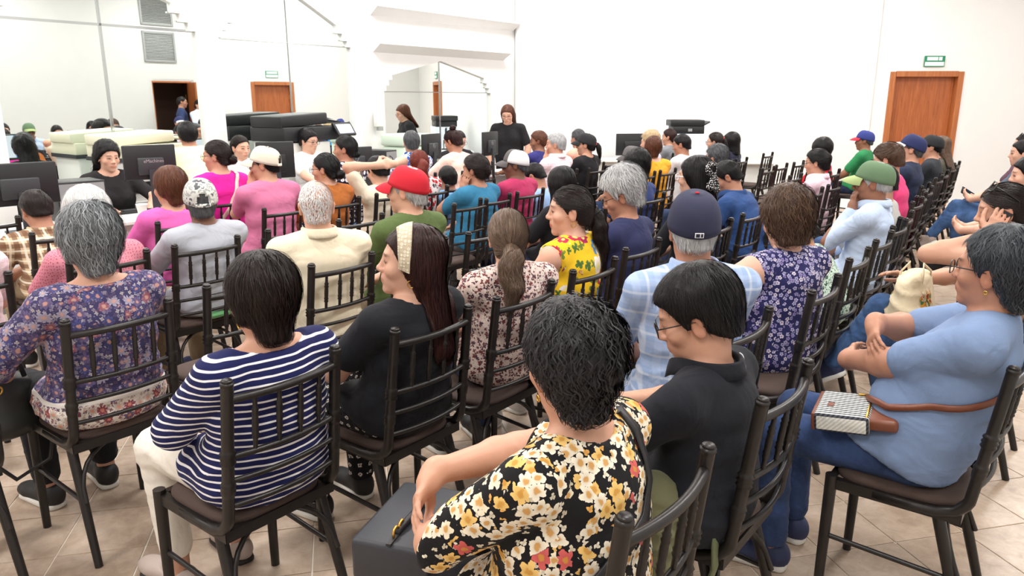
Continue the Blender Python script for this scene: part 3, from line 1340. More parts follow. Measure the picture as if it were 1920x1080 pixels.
def person(sp_in, label, group=None):
    sp = dict(DEF)
    sp.update(sp_in)
    if not sp['fem']:
        sp['lips'] = sp_in.get('lips', (0.88, 0.66, 0.64, 0.6))
    lod, hs, fat = sp['lod'], sp['hs'], sp['fat']
    Lv = LODS[lod]
    p0 = W(sp['s'], sp['t'])
    root = thing('person', label, 'person', p0, RZ0 + math.radians(sp['dh']), group)
    seed = int(abs(sp['s'] * 37 + sp['t'] * 91) * 10) % 997
    # ---- skeleton (local: +Y forward, +X the person's right)
    rec = math.radians(sp['rec'])
    side = math.radians(sp['side'])
    if sp['stand']:
        P0 = _v((0, 0, 0.92))
        Lt = (sp['z'] - 0.92 - 0.262 * hs) / math.cos(rec)
    else:
        P0 = _v((sp['dx'], 0.0, 0.565))
        Lt = (sp['z'] - 0.565 - 0.262 * hs) / math.cos(rec)
    sc = Lt / 0.485
    fb = fat
    bl = 1 + sp['belly']
    if not sp['stand']:                     # the back just clears the chair's rails
        y0 = -0.2
        for a_, d_ in ((-0.02, 0.118 * fb), (0.22, 0.112 * fb * bl), (0.52, 0.104 * (0.3 + 0.7 * fb)), (0.78, 0.094 * (0.4 + 0.6 * fb))):
            zz = 0.565 + a_ * Lt * math.cos(rec)
            y0 = max(y0, -0.195 - (zz - 0.5) * 0.12 + math.sin(rec) * a_ * Lt + d_ + sp['off'] + 0.010)
        P0[1] = y0 + sp['dy']
    spine = nrm((math.sin(side), -math.sin(rec), math.cos(rec) * math.cos(side)))
    X = nrm(np.cross(_v((0, 1, 0)), spine) if False else (1, 0, -math.sin(side)))
    fw = np.cross(spine, X)                 # forward of the chest
    C7 = P0 + spine * Lt
    pit, yaw = math.radians(sp['pitch']), math.radians(sp['yaw'])
    Rh = rotm(yaw, pit, math.radians(sp['roll']))
    neckv = _v((0, 0.030 + 0.055 * math.sin(pit), 0.0)) + spine * 0.02 + _v((0, 0, 0.118))
    C = C7 + neckv * hs
    sw = (0.166 if sp['fem'] else 0.184) * (0.9 + 0.1 * sc) * (0.75 + 0.25 * fat) * sp['slim']
    S = {}
    for sd, sx in (('L', -1), ('R', 1)):
        S[sd] = C7 - spine * 0.055 * sc + X * (sx * sw) + fw * 0.005
    l1, l2 = 0.275 * (0.85 + 0.15 * sc), 0.245 * (0.85 + 0.15 * sc)
    arm = {}
    for sd, sx in (('L', -1), ('R', 1)):
        pose = sp[sd]
        n, f = (0, 0, -1), None
        pole = _v((sx * 1.0, -0.35, -0.3))
        if pose == 'lap':
            T = P0 + _v((sx * 0.075, 0.30, 0.075))
            f, n = (-sx * 0.6, 0.6, -0.3), (-sx * 0.2, 0, -1)
        elif pose == 'cross':
            T = P0 + _v((-sx * 0.09, 0.27, 0.20))
            f, n = (-sx * 0.9, 0.1, 0.1), (0, -0.9, -0.3)
            pole = _v((sx * 0.9, 0.6, -0.7))
        elif pose == 'grip':               # hand laid on the other arm's elbow
            E0 = arm['L'][0]
            T = E0 + _v((0.090, 0.085, 0.095))
            f, n = (-0.85, -0.15, -0.50), (-0.25, -0.75, -0.55)
            pole = _v((sx * 1.0, 0.6, -0.5))
        elif pose == 'thigh':
            T = P0 + _v((sx * 0.12, 0.36, 0.09))
            f, n = (-sx * 0.15, 1, -0.25), (0, 0, -1)
        elif pose == 'phone':
            T = P0 + _v((sx * 0.07, 0.33, 0.17))
            f, n = (-sx * 0.5, 0.6, 0.45), (-sx * 0.5, -0.6, 0.4)
        elif pose == 'chin':
            T = C + Rh @ (_v((sx * 0.05, 0.105, -0.15)) * hs)
            f, n = C + Rh @ _v((sx * 0.02, 0.10, -0.04)) - T, (-sx * 0.5, -0.8, 0)
            pole = _v((sx * 0.3, 0.7, -1.0))
        elif pose == 'cheek':
            T = C + Rh @ (_v((sx * 0.085, 0.085, -0.14)) * hs)
            f, n = C + Rh @ _v((sx * 0.085, 0.02, 0.0)) - T, -(Rh @ _v((sx, 0.2, 0)))
            pole = _v((sx * 0.6, 0.6, -1.0))
        elif pose == 'ear':
            T = C + Rh @ (_v((sx * 0.11, 0.075, -0.085)) * hs)
            f, n = C + Rh @ _v((sx * 0.10, 0.0, 0.02)) - T, -(Rh @ _v((sx, 0.1, 0)))
            pole = _v((sx * 0.7, 0.5, -1.0))
        elif pose == 'behind':
            T = C + Rh @ (_v((sx * 0.085, -0.125, 0.02)) * hs)
            f, n = Rh @ _v((-sx, -0.1, 0.05)), Rh @ _v((0, 1, 0))
            pole = _v((sx * 1.0, 0.5, 0.3))
        elif pose == 'desk':
            T = P0 + _v((sx * 0.15, 0.42, 0.21))
            f, n = (-sx * 0.15, 1, -0.1), (0, 0, -1)
        elif pose == 'side':
            T = S[sd] + _v((sx * 0.07, 0.06, -0.47))
            f, n = (0, 0.15, -1), (-sx, 0, 0)
        else:                               # (target, finger dir, palm normal, pole) in local coordinates
            T, f, n = pose[0], pose[1], pose[2]
            if len(pose) > 3:
                pole = _v(pose[3])
        E, Tw = ik(S[sd], T, l1, l2, pole)
        arm[sd] = (E, Tw, nrm(f), n)
    hips, kn, an, ft = {}, {}, {}, {}
    for sd, sx in (('L', -1), ('R', 1)):
        hips[sd] = P0 + _v((sx * 0.088 * fat ** 0.5, 0.01, -0.01))
        if sp['stand']:
            kn[sd] = _v((sx * 0.095, 0.01, 0.49))
            an[sd] = _v((sx * 0.095, -0.015, 0.10))
            ft[sd] = 0.0
        elif sp['legs'] == 'sit':
            kn[sd] = P0 + _v((sx * 0.125, 0.43, -0.035))
            an[sd] = _v((sp['dx'] + sx * 0.115, P0[1] + 0.40, 0.10))
            ft[sd] = 0.0
        elif sp['legs'] == 'back':
            kn[sd] = P0 + _v((sx * 0.11, 0.42, -0.04))
            an[sd] = _v((sp['dx'] + sx * 0.10, P0[1] + 0.22, 0.11))
            ft[sd] = 0.0
        elif sp['legs'] == 'ext':
            kn[sd] = P0 + _v((sx * 0.10, 0.44, -0.03))
            an[sd] = _v((sp['dx'] + sx * 0.09, P0[1] + 0.66, 0.10))
            ft[sd] = 0.0
        elif sp['legs'] == 'cross':
            if sx > 0:
                kn[sd] = P0 + _v((-0.02, 0.44, 0.09))
                an[sd] = P0 + _v((-0.10, 0.62, -0.22))
            else:
                kn[sd] = P0 + _v((-0.07, 0.42, -0.03))
                an[sd] = _v((sp['dx'] - 0.04, P0[1] + 0.36, 0.10))
            ft[sd] = 0.0
    # ---- torso stations: fraction, half width, half depth
    ST = [(-0.02, 0.165 * fb, 0.118 * fb), (0.22, 0.152 * fb * bl ** 0.5, 0.112 * fb * bl), (0.52, 0.150 * fb, 0.104 * (0.3 + 0.7 * fb)), (0.78, sw * 0.92, 0.094 * (0.4 + 0.6 * fb)), (0.92, sw * 0.62, 0.072)]

    def torso(s, o, k=0.035, lo=0):
        for (a, w0, d0), (b, w1, d1) in zip(ST[lo:-1], ST[lo + 1:]):
            s.add(ecap(P0 + spine * (a * Lt), P0 + spine * (b * Lt), (w0 + o, d0 + o), (w1 + o, d1 + o), X, k))
        for sd, sx in (('L', -1), ('R', 1)):
            s.add(cap(C7 - spine * 0.012 + X * sx * 0.03, S[sd], 0.048 + o, 0.052 * sp['af'] ** 0.5 + o, 0.03))
        if sp['fem']:
            for sx in (-1, 1):
                s.add(ell(P0 + spine * (0.58 * Lt) + X * sx * 0.070 * fb + fw * 0.070 * fb, (0.062 * fb + o, 0.052 * fb + o, 0.060 * fb + o), None, 0.05))
        if sp['belly'] > 0:
            s.add(ell(P0 + spine * (0.25 * Lt) + fw * 0.05 * fb, (0.14 * fb + o, 0.11 * fb + sp['belly'] * 0.08 + o, 0.13 + o), None, 0.05))

    af = sp['af']
    rU, rE, rW = 0.047 * af, 0.039 * af ** 0.8, 0.026 * af ** 0.5
    sleeve = sp['sleeve']
    # ---- shirt
    sh = Sdf()
    o = sp['off']
    torso(sh, o)
    if not sp['stand']:
        for sd in 'LR':
            d = kn[sd] - hips[sd]
            sh.add(cap(hips[sd], hips[sd] + d * 0.30, 0.098 * fb ** 0.6 + o * 0.6, 0.092 * fb ** 0.5 + o * 0.5, 0.05))
    cuts = []
    for sd, sx in (('L', -1), ('R', 1)):
        E, Tw, f, n = arm[sd]
        u = E - S[sd]
        if sleeve in ('short', 'three', 'long', 'cap'):
            fr = {'short': sp['sl'], 'three': 1.0, 'long': 1.0, 'cap': 0.38}[sleeve]
            sh.add(cap(S[sd], S[sd] + u * (fr + 0.0), rU + 0.010 + o * 0.4, (rU + (rE - rU) * fr) + 0.010 * sp['fl'] + (0.006 if sleeve != 'long' else 0), 0.014))
            if sleeve == 'three':
                sh.add(cap(E, E + (Tw - E) * 0.30, rE + 0.013, rE + 0.014, 0.02))
            elif sleeve == 'long':
                sh.add(cap(E, E + (Tw - E) * 0.93, rE + 0.013, rW + 0.012, 0.02))
    nb = sp['neck']
    nr = 0.056 if sp['fem'] else 0.062
    if nb == 'crew':
        sh.sub(ell(C7 + _v((0, 0.022, 0.052)), (nr + 0.012, nr + 0.022, 0.042), None, 0.008))
    elif nb == 'boat':
        sh.sub(ell(C7 + _v((0, 0.015, 0.045)), (nr + 0.062, nr + 0.030, 0.055), None, 0.010))
    elif nb == 'scoop':
        sh.sub(ell(C7 + _v((0, 0.030, 0.040)), (nr + 0.032, nr + 0.045, 0.065), None, 0.010))
    elif nb == 'collar':
        sh.sub(ell(C7 + _v((0, 0.022, 0.052)), (nr + 0.012, nr + 0.022, 0.042), None, 0.008))
    if sleeve == 'none':
        for sd, sx in (('L', -1), ('R', 1)):
            sh.sub(ell(S[sd] + X * sx * 0.062 - spine * 0.035, (0.062, 0.085, 0.105), None, 0.012))
    if not sp['stand']:
        sh.cut((0, 0, sp['hem']), (0, 0, -1), 0.02)
        if sp['hs_'] > 0:
            sh.cut((0, P0[1] - 0.10, sp['hem'] + 0.01), (0, sp['hs_'], -1), 0.015)
        sh.cut(P0 + _v((0, 0.22 + max(0.0, math.sin(-rec)) * Lt * 1.25, 0)), (0, 1, 0.15), 0.02)
    else:
        sh.cut(P0 + _v((0, 0, -0.09)), (0, 0, -1), 0.01)
    V, F = sh.mesh(Lv['cl'])
    N = vnormals(V, F)
    low = np.clip((C7[2] - 0.12 - V[:, 2]) / 0.25, 0.25, 1.0)
    V = V + N * (creases(V, sp.get('fold', 0.007), seed) * low)[:, None]
    me = arr_mesh(sp['shirtname'], V, F)
    me.materials.append(sp['shirt'])
    obj(sp['shirtname'], me, root)
    if nb == 'collar':
        cm = MB()
        na = 40
        prof = [(0.003, -0.022), (0.002, 0.004), (0.002, 0.022), (0.005, 0.026), (0.009, 0.022), (0.014, 0.002), (0.019, -0.014)]
        for i in range(na + 1):
            q = math.radians(-90 + 22 + (360 - 44) * i / na) + math.pi
            fr = max(0.0, math.cos(q - math.pi / 2)) ** 3        # towards the front the flaps grow
            for r_, z_ in prof:
                rr_ = nr + 0.008 + r_
                zz_ = z_ - 0.030 * fr - (0.020 * fr if r_ > 0.015 else 0)
                c_ = C7 + _v((0, 0.010 + 0.018 * fr, 0.022)) + X * (math.cos(q) * rr_) + _v((0, 1, 0)) * (math.sin(q) * (rr_ + 0.012)) + _v((0, 0.0, zz_))
                cm.v.append(tuple(c_))
        k_ = len(prof)
        for i in range(na):
            for j in range(k_ - 1):
                a_ = i * k_ + j
                cm.f.append((a_, a_ + k_, a_ + k_ + 1, a_ + 1))
        cm.m = [0] * len(cm.f)
        co = cm.build('collar', sp.get('collarm') or sp['shirt'], root, True)
        so_ = co.modifiers.new('thickness', 'SOLIDIFY')
        so_.thickness = 0.0025
    # ---- trousers
    tr = Sdf()
    tr.add(ecap(P0 - spine * 0.01, P0 + spine * 0.10, (0.166 * fb, 0.118 * fb), (0.155 * fb, 0.110 * fb), X, 0.03))
    lw = sp.get('lw', 1.0)
    for sd in 'LR':
        tr.add(cap(hips[sd], kn[sd], 0.096 * fb ** 0.5, 0.064, 0.03))
        end = an[sd] + (kn[sd] - an[sd]) * sp.get('crop', 0.04)
        tr.add(cap(kn[sd], end, 0.066, 0.054 * lw, 0.03))
        tr.cut(end, an[sd] - kn[sd], 0.004) if False else None
    V, F = tr.mesh(Lv['tr'])
    V = V + vnormals(V, F) * creases(V, 0.006, seed + 1, 60.0)[:, None]
    me = arr_mesh('trousers', V, F)
    me.materials.append(sp['pants'])
    obj('trousers', me, root)
    # ---- skin: head, neck, arms and hands in one field
    b = Sdf()
    head_sdf(b, C, Rh, hs, sp['fem'], 0.96 + 0.10 * (fat - 1) * 2)
    nk = (0.050 if sp['fem'] else 0.057) * (0.8 + 0.2 * fat)
    b.add(cap(C7 - spine * 0.05 + fw * 0.005, C + Rh @ (_v((0, -0.022, -0.045)) * hs), nk + 0.006, nk - 0.004, 0.03))
    torso(b, 0.0)
    for sd, sx in (('L', -1), ('R', 1)):
        E, Tw, f, n = arm[sd]
        mid = E + (Tw - E) * 0.25
        b.add(cap(S[sd], E, rU, rE, 0.02), cap(E, mid, rE * 0.98, rE * 1.02, 0.02), cap(mid, Tw, rE * 1.0, rW, 0.02))
        hand_sdf(b, Tw, f, n, sx, 0.97 if sp['fem'] else 1.06, sp['curl' + sd])
        b.add(cap(hips[sd], kn[sd], 0.080 * fb ** 0.5, 0.050, 0.03), cap(kn[sd], an[sd] + (kn[sd] - an[sd]) * 0.1, 0.050, 0.036, 0.02), cap(an[sd] + (kn[sd] - an[sd]) * 0.1, an[sd] - _v((0, 0, 0.045)), 0.036, 0.034, 0.01))
    fine = [(C - 0.14 * hs, C + 0.14 * hs, Lv['hf'] if sp['face'] else Lv['hd'])]
    for sd in 'LR':
        E, Tw, f, n = arm[sd]
        c = Tw + nrm(f) * 0.07
        fine.append((c - 0.10, c + 0.10, Lv['hn']))
    V, F = b.mesh(Lv['sk'], None, fine)
    dd = np.minimum(sh.at(V), tr.at(V))     # under the cloth the skin draws back a little
    hid = np.clip((-0.004 - dd) / 0.004, 0, 1) * np.clip((C7[2] - V[:, 2]) / 0.02, 0, 1)
    V = V - vnormals(V, F) * (hid * 0.004)[:, None]
    covered = dd < -0.007
    if sp['hair'] is not None and not sp['hair'].get('nobase'):      # scalp under the hair likewise
        q_ = ((V - C) @ Rh) / hs
        near_ = np.where((np.abs(q_) < 0.15).all(axis=1))[0]
        hsh = hair_shape(dict(sp['hair'], t=min(sp['hair'].get('t', 0.01), 0.008), vol=0.0) if sp['hat'] else sp['hair'])
        covered[near_] |= hsh.at(q_[near_]) < -0.006
    V, F = cluster(V, F, covered, 0.04)
    obj('body', body_mesh([(V, F)], C, Rh, hs, sp, skin_mat(sp['skin'], SKINS[sp['skin']])), root)
    # ---- shoes
    if sp['shoe'] is not None:
        up, so = shoe_mesh(sp['shoek'])
        for sd, sx in (('L', -1), ('R', 1)):
            a = an[sd]
            sx_ = obj('shoe', up, root)
            slot_mat(sx_, sp['shoe'])
            toe = math.radians(-sx * 8)
            if sp['legs'] == 'cross' and sd == 'R' and not sp['stand']:
                sx_.matrix_local = Matrix.Translation(Vector(a) - Vector((0, 0.0, 0.085))) @ Matrix.Rotation(-0.55, 4, 'X')
            else:
                sx_.matrix_local = Matrix.Translation((a[0], a[1] + 0.03, 0.0)) @ Matrix.Rotation(toe, 4, 'Z')
            q = obj('sole', so, sx_)
            slot_mat(q, sp['sole'] or M_SOLE)
    # ---- hair, hat, glasses, jewellery
    hat = sp['hat']
    if sp['hair'] is not None:
        hair_object(sp['hair'], lod, HAIRM[sp['hairc']], root, C, Rh, hs, seed, capcut_fn() if hat else None, sh)
    if hat:
        cap_hat(root, C, Rh, hs, hat['crown'], hat.get('brim', hat['crown']), opening=hat.get('open', False), button_m=hat.get('button'), tall=hat.get('tall', 1.0), net_m=hat.get('net'), flat=hat.get('flat', False))
    if sp['face']:
        eyes(root, C, Rh, hs, [M_PUPIL, M_IRIS, M_EYEW])
    if sp['gl']:
        glasses(root, C, Rh, hs, sp['gl'], thick=sp.get('glt', 1.0))
    if sp['ear']:
        earrings(root, C, Rh, hs, M_GOLD, sp['ear'])
    return root, dict(C=C, R=Rh, hs=hs, C7=C7, spine=spine, P0=P0, S=S, arm=arm, kn=kn, an=an, Lt=Lt, fw=fw, X=X, shirt=sh, tr=tr, sw=sw)


# ================================================================ shared materials
M_SOLE = plain('sole_white', (225, 222, 215), 0.7)
M_SOLE_D = plain('sole_dark', (40, 38, 38), 0.7)
M_PUPIL = plain('pupil', (12, 10, 10), 0.15)
M_IRIS = plain('iris', (60, 38, 24), 0.2)
M_EYEW = plain('eye_white', (196, 186, 178), 0.3)
M_GOLD = plain('gold', (214, 170, 88), 0.3, 1.0)
M_STEEL = plain('steel', (190, 190, 192), 0.25, 1.0)
M_BLACKPL = plain('black_plastic', (26, 27, 30), 0.45, bump=0.1, bscale=400)
M_DARKPL = plain('dark_grey_plastic', (52, 54, 58), 0.5)
M_GREYPL = plain('grey_plastic', (150, 152, 152), 0.5)
M_WHITEPL = plain('white_plastic', (232, 232, 228), 0.45)
M_CREAMPL = plain('cream_plastic', (226, 224, 200), 0.5)
M_PAPER = plain('paper', (245, 245, 242), 0.8)
M_GLASSES_D = plain('dark_glasses_frame', (30, 26, 24), 0.3)
M_GLASSES_W = plain('white_glasses_frame', (236, 226, 222), 0.3)
M_GLASSES_R = plain('reddish_glasses_frame', (110, 60, 45), 0.3)
SKINS = dict(light=(216, 170, 147), tan=(200, 152, 128), mid=(180, 130, 106), brown=(150, 104, 82), dark=(122, 84, 68))
HAIRM = dict(black=hair_mat('black', (8, 7, 8), (31, 28, 29)),
             dark=hair_mat('dark_brown', (15, 10, 10), (47, 34, 30)),
             darkred=hair_mat('dark_red_brown', (24, 12, 12), (66, 36, 33)),
             brown=hair_mat('brown', (44, 30, 24), (102, 76, 58)),
             sleek=hair_mat('ash_brown', (58, 44, 36), (140, 116, 98)),
             auburn=hair_mat('auburn', (58, 32, 24), (128, 80, 58)),
             red=hair_mat('red_curls', (70, 22, 18), (150, 62, 46)),
             blond=hair_mat('blond', (150, 122, 88), (226, 204, 166)),
             salt=hair_mat('salt_and_pepper', (46, 48, 52), (164, 168, 172)),
             greydk=hair_mat('dark_grey', (34, 34, 37), (112, 114, 118)),
             grey=hair_mat('grey', (116, 116, 118), (226, 226, 226)),
             white=hair_mat('white', (178, 178, 178), (246, 246, 246)),
             curlgrey=hair_mat('greying_black', (10, 9, 11), (54, 52, 55)),
             bluegrey=hair_mat('blue_grey_black', (22, 24, 27), (76, 81, 88)))
# hair styles, in head units
H_MSHORT = dict(t=0.010, nape=-0.070, line='m', len=0.035, rad=0.0009, lift=0.003, grav=0.3)
H_CROP = dict(t=0.005, nape=-0.072, line='m', len=0.018, rad=0.0008, lift=0.002, grav=0.2)
H_BALDING = dict(t=0.0015, nape=-0.072, nobase=True, line='m', len=0.014, rad=0.0009, lift=0.002)
H_MBOWL = dict(t=0.020, nape=-0.070, line='m', len=0.075, rad=0.0008, lift=0.004, vol=0.012, crown=(0.01, -0.05, 0.14))
H_FSHORT = dict(t=0.014, nape=-0.100, nt=0.64, nd=0.034, line='c', ears=-0.022, vol=0.016, len=0.07, rad=0.0012, lift=0.006)
H_FVOL = dict(t=0.018, nape=-0.100, nt=0.75, line='c', ears=-0.030, vol=0.026, len=0.065, rad=0.0013, lift=0.010, curl=0.8, lump=0.006)
H_CURLY = dict(t=0.014, nape=-0.085, nt=0.7, nd=0.034, line='f', vol=0.030, len=0.060, rad=0.0020, lift=0.013, curl=0.9, lump=0.007, dens=1.0)
H_BOB = dict(t=0.018, nape=-0.13, line='c', ears=-0.10, vol=0.012, len=0.09, rad=0.0011, nd=0.055, nt=1.0)
H_LONG = dict(t=0.012, nape=-0.11, line='c', ears=-0.05, ey=-0.045, vol=0.008, long=0.30, ly=-0.07, lt=1.05, len=0.13, rad=0.0012, grav=1.2, dens=1.4)
H_BUNLOW = dict(t=0.008, nape=-0.075, line='f', len=0.08, rad=0.0010, bun=((0, -0.118, -0.035), (0.042, 0.034, 0.038)))
H_BUNTOP = dict(t=0.010, nape=-0.075, line='f', len=0.08, rad=0.0010, bun=((0, -0.065, 0.135), (0.036, 0.036, 0.030)))


def h_pony(e=(0, -0.112, 0.02), L=0.28, dy=-0.06, r=0.026, curl=0.0, t=0.008, dx=0.0):
    pts = [e]
    for i in range(1, 7):
        u = i / 6
        pts.append((e[0] + dx * u, e[1] - 0.030 * math.sin(min(u * 4, 1.57)) + dy * u * u * 0.3, e[2] - L * u ** 1.15 + 0.008 * math.sin(u * 3)))
    if curl:
        pts = [(p[0] + 0.010 * math.sin(i * 1.9), p[1] + 0.006 * math.cos(i * 2.3), p[2]) for i, p in enumerate(pts)]
    return dict(t=t, nape=-0.070, line='f', len=0.085, rad=0.0009, pony=pts, pr=r, pcurl=curl)


# ================================================================ the room
def wall_mat():
    m = NT('wall_paint')
    nz = m.noise(3.0, 4)
    m.base(m.mix(nz.outputs[0], (0.80, 0.795, 0.785), (0.84, 0.835, 0.825)))
    m.rough(0.75, 0.3)
    m.bump(m.noise(120.0, 3).outputs[0], 0.05, 0.003)
    return m.mat


M_WALL = wall_mat()
M_WALLG = plain('wall_paint_grey', (206, 206, 204), 0.8, noise=0.03, nscale=4)
M_CEIL = plain('ceiling_paint', (235, 233, 230), 0.85)


def wood_mat():
    m = NT('door_wood')
    v = m.vm('MULTIPLY', m.tc(), (14.0, 14.0, 0.9))
    nz = m.noise(1.6, 6, 0.65, vec=v, dist=1.5)
    m.base(m.ramp(nz.outputs[0], [(0.25, lin((134, 70, 34))), (0.55, lin((168, 94, 50))), (0.8, lin((188, 112, 64)))]))
    m.rough(0.42, 0.45)
    return m.mat


M_WOOD = wood_mat()


def wood_dark():
    m = NT('frame_wood')
    v = m.vm('MULTIPLY', m.tc(), (20.0, 20.0, 1.2))
    nz = m.noise(1.6, 6, 0.65, vec=v, dist=1.0)
    m.base(m.ramp(nz.outputs[0], [(0.25, lin((150, 84, 44))), (0.8, lin((196, 122, 72)))]))
    m.rough(0.42, 0.45)
    return m.mat


M_FRAMEW = wood_dark()


def travertine():
    m = NT('travertine')
    oi = m.n('ShaderNodeObjectInfo')
    geo = m.n('ShaderNodeNewGeometry')
    v = m.vm('ADD', geo.outputs['Position'], m.vm('SCALE', oi.outputs['Location'], 0.0))
    n1 = m.noise(2.6, 5, 0.6, vec=v, dist=1.0)
    n2 = m.noise(16.0, 6, 0.7, vec=v, dist=0.6)
    n3 = m.noise(60.0, 3, 0.6, vec=v)
    f = m.math('ADD', m.math('MULTIPLY', n1.outputs[0], 0.6), m.math('MULTIPLY', n2.outputs[0], 0.4))
    c = m.ramp(f, [(0.30, lin((138, 117, 101))), (0.47, lin((174, 153, 134))), (0.62, lin((198, 179, 161))), (0.8, lin((214, 198, 182)))])
    c = m.mix(m.smooth(n2.outputs[0], 0.66, 0.74), c, tuple(lin((126, 104, 88))))
    rv = m.math('MULTIPLY_ADD', oi.outputs['Random'], 0.20, 0.88)
    hs = m.n('ShaderNodeHueSaturation')
    m.link(c, hs.inputs['Color'])
    m.link(rv, hs.inputs['Value'])
    m.base(hs.outputs[0])
    m.put(m.b.inputs['Roughness'], m.math('MULTIPLY_ADD', n3.outputs[0], 0.25, 0.22))
    m.b.inputs['Specular IOR Level'].default_value = 0.4
    m.bump(m.math('ADD', m.smooth(n2.outputs[0], 0.62, 0.72), m.math('MULTIPLY', n3.outputs[0], -0.3)), -0.12, 0.004)
    return m.mat


M_TRAV = travertine()
M_GROUT = plain('grout', (228, 220, 206), 0.9, noise=0.06, nscale=8)


def mirror_mat():
    m = NT('mirror_silver')
    m.base((0.90, 0.955, 0.93))
    m.b.inputs['Metallic'].default_value = 1.0
    m.b.inputs['Roughness'].default_value = 0.015
    return m.mat


M_MIRROR = mirror_mat()
M_CHROME = plain('chrome_strip', (200, 204, 204), 0.12, 1.0)

# ---- floor: grout bed + tiles laid at 13 degrees to the camera axis
TR = math.radians(13.0)
TS = 0.31
EX = (math.cos(TR), math.sin(TR))
EY = (-math.sin(TR), math.cos(TR))
O0 = (-1.10, 2.76)


def st_of(x, y):
    return x * UX + y * UY, x * NX + y * NY


FLOOR_POLY = [W(-4.0, -1.3), W(9.6, -1.3), Vector((9.25, 11.85, 0)), Vector((0.05, 12.1, 0)), W(-4.0, 7.4)]
fl = MB()
fl.prism([(p.x, p.y) for p in [W(-4.2, -1.5), W(9.7, -1.5), Vector((9.6, 11.9, 0)), Vector((9.6, 12.3, 0)), Vector((-0.2, 12.3, 0)), W(-4.2, 7.7)]], -0.12, -0.004)
floor = fl.build('floor', M_GROUT)
tag(floor, 'travertine tiled floor of the waiting hall', None, None, 'structure')


def in_room(x, y):
    n = len(FLOOR_POLY)
    for i in range(n):
        a, b = FLOOR_POLY[i], FLOOR_POLY[(i + 1) % n]
        if (b.x - a.x) * (y - a.y) - (b.y - a.y) * (x - a.x) < 0.22 * (b - a).length:
            return False
    return True


tm = MB()
g = 0.0028
hw = TS / 2 - g
tm.box((0, 0, -0.006), (2 * hw, 2 * hw, 0.012), bev=0.0016)
tile_me = tm.mesh('tile', False, [M_TRAV])
cells = []
for i in range(-30, 45):
    for j in range(-20, 45):
        u, v = O0[0] + (i + 0.5) * TS, O0[1] + (j + 0.5) * TS
        x, y = u * EX[0] + v * EY[0], u * EX[1] + v * EY[1]
        if not in_room(x, y):
            continue
        d = y * math.cos(math.radians(CAM_PITCH)) + CAM_H * math.sin(math.radians(CAM_PITCH))
        vis = d > 0.3 and abs(x / d) < 0.78 and (-(y * math.sin(math.radians(CAM_PITCH)) - CAM_H * math.cos(math.radians(CAM_PITCH))) / d) < 0.42
        s_, t_ = st_of(x, y)
        cells.append((0 if (vis and t_ < 4.2) else 1, x * x + y * y, x, y))
cells.sort()
rest = MB()
for k, (c0, d2, x, y) in enumerate(cells):
    if k < 300:
        o = obj('tile', tile_me, floor, None, (x, y, 0), (0, 0, TR))
    else:
        h = 2 * hw
        vs = [(x + (sx * EX[0] + sy * EY[0]) * hw, y + (sx * EX[1] + sy * EY[1]) * hw, 0) for sx, sy in ((-1, -1), (1, -1), (1, 1), (-1, 1))]
        vs += [(a, b, -0.004) for a, b, c in vs]
        rest.quads(vs, [(0, 1, 2, 3), (0, 4, 5, 1), (1, 5, 6, 2), (2, 6, 7, 3), (3, 7, 4, 0)])
tf = rest.build('tile_field', M_TRAV, floor)
tag(tf, None, None, None, 'stuff')

# ---- ceiling with recessed lamp panels
ce = MB()
ce.prism([(p.x, p.y) for p in [W(-4.2, -1.5), W(9.7, -1.5), Vector((9.6, 11.9, 0)), Vector((9.6, 12.3, 0)), Vector((-0.2, 12.3, 0)), W(-4.2, 7.7)]], CEIL_Z, CEIL_Z + 0.12)
ceiling = tag(ce.build('ceiling', M_CEIL), 'plain white ceiling with recessed light panels', None, None, 'structure')
fr = MB()
for sx, sy, dx, dy in ((0, 1, 1.37, 0.05), (0, -1, 1.37, 0.05), (1, 0, 0.05, 0.74), (-1, 0, 0.05, 0.74)):
    fr.box((sx * 0.66, sy * 0.345, -0.015), (dx, dy, 0.03))
fr_me = fr.mesh('frame', False, [M_WHITEPL])
df = MB()
df.box((0, 0, -0.008), (1.27, 0.64, 0.012))
m_ = NT('lamp_diffuser')
m_.base((0.9, 0.9, 0.9))
m_.b.inputs['Emission Color'].default_value = (1, 0.985, 0.96, 1)
m_.b.inputs['Emission Strength'].default_value = 3.0
df_me = df.mesh('diffuser', False, [m_.mat])
for s_, t_ in LAMPS:
    q = obj('light_panel', fr_me, ceiling, None, W(s_, t_, CEIL_Z), (0, 0, RZ0))
    obj('diffuser', df_me, q)

# ---- mirror wall: a slab with stepped gable openings, mirrors set back inside them
TF, TB = 7.44, 7.50
PANELS = [
    dict(c=3.39, hw=0.92, spring=2.33, steps=[(0.07, 0.08), (0.08, 0.08), (0.08, 0.08)], apex=2.86),
    dict(c=5.44, hw=0.88, spring=2.28, steps=[(0.05, 0.07), (0.07, 0.08), (0.08, 0.08)], apex=2.86),
    dict(c=7.92, hw=1.08, spring=1.76, steps=[(0.04, 0.07), (0.05, 0.07), (0.06, 0.06)], apex=2.17)]
brk = []                                       # (s0, s1, ztop at s0, ztop at s1)
for P in PANELS:
    right = []
    s_, z_ = P['hw'], P['spring']
    for dx, dz in P['steps']:
        right.append((s_ - dx, s_, z_, z_))
        s_ -= dx
        z_ += dz
    right.append((0.0, s_, P['apex'], z_))
    for a, b, za, zb in right:
        brk.append((P['c'] + a, P['c'] + b, za, zb))
        brk.append((P['c'] - b, P['c'] - a, zb, za))
brk.sort()
wl = MB()
MW = Matrix(((UX, NX, 0), (UY, NY, 0), (0, 0, 1)))


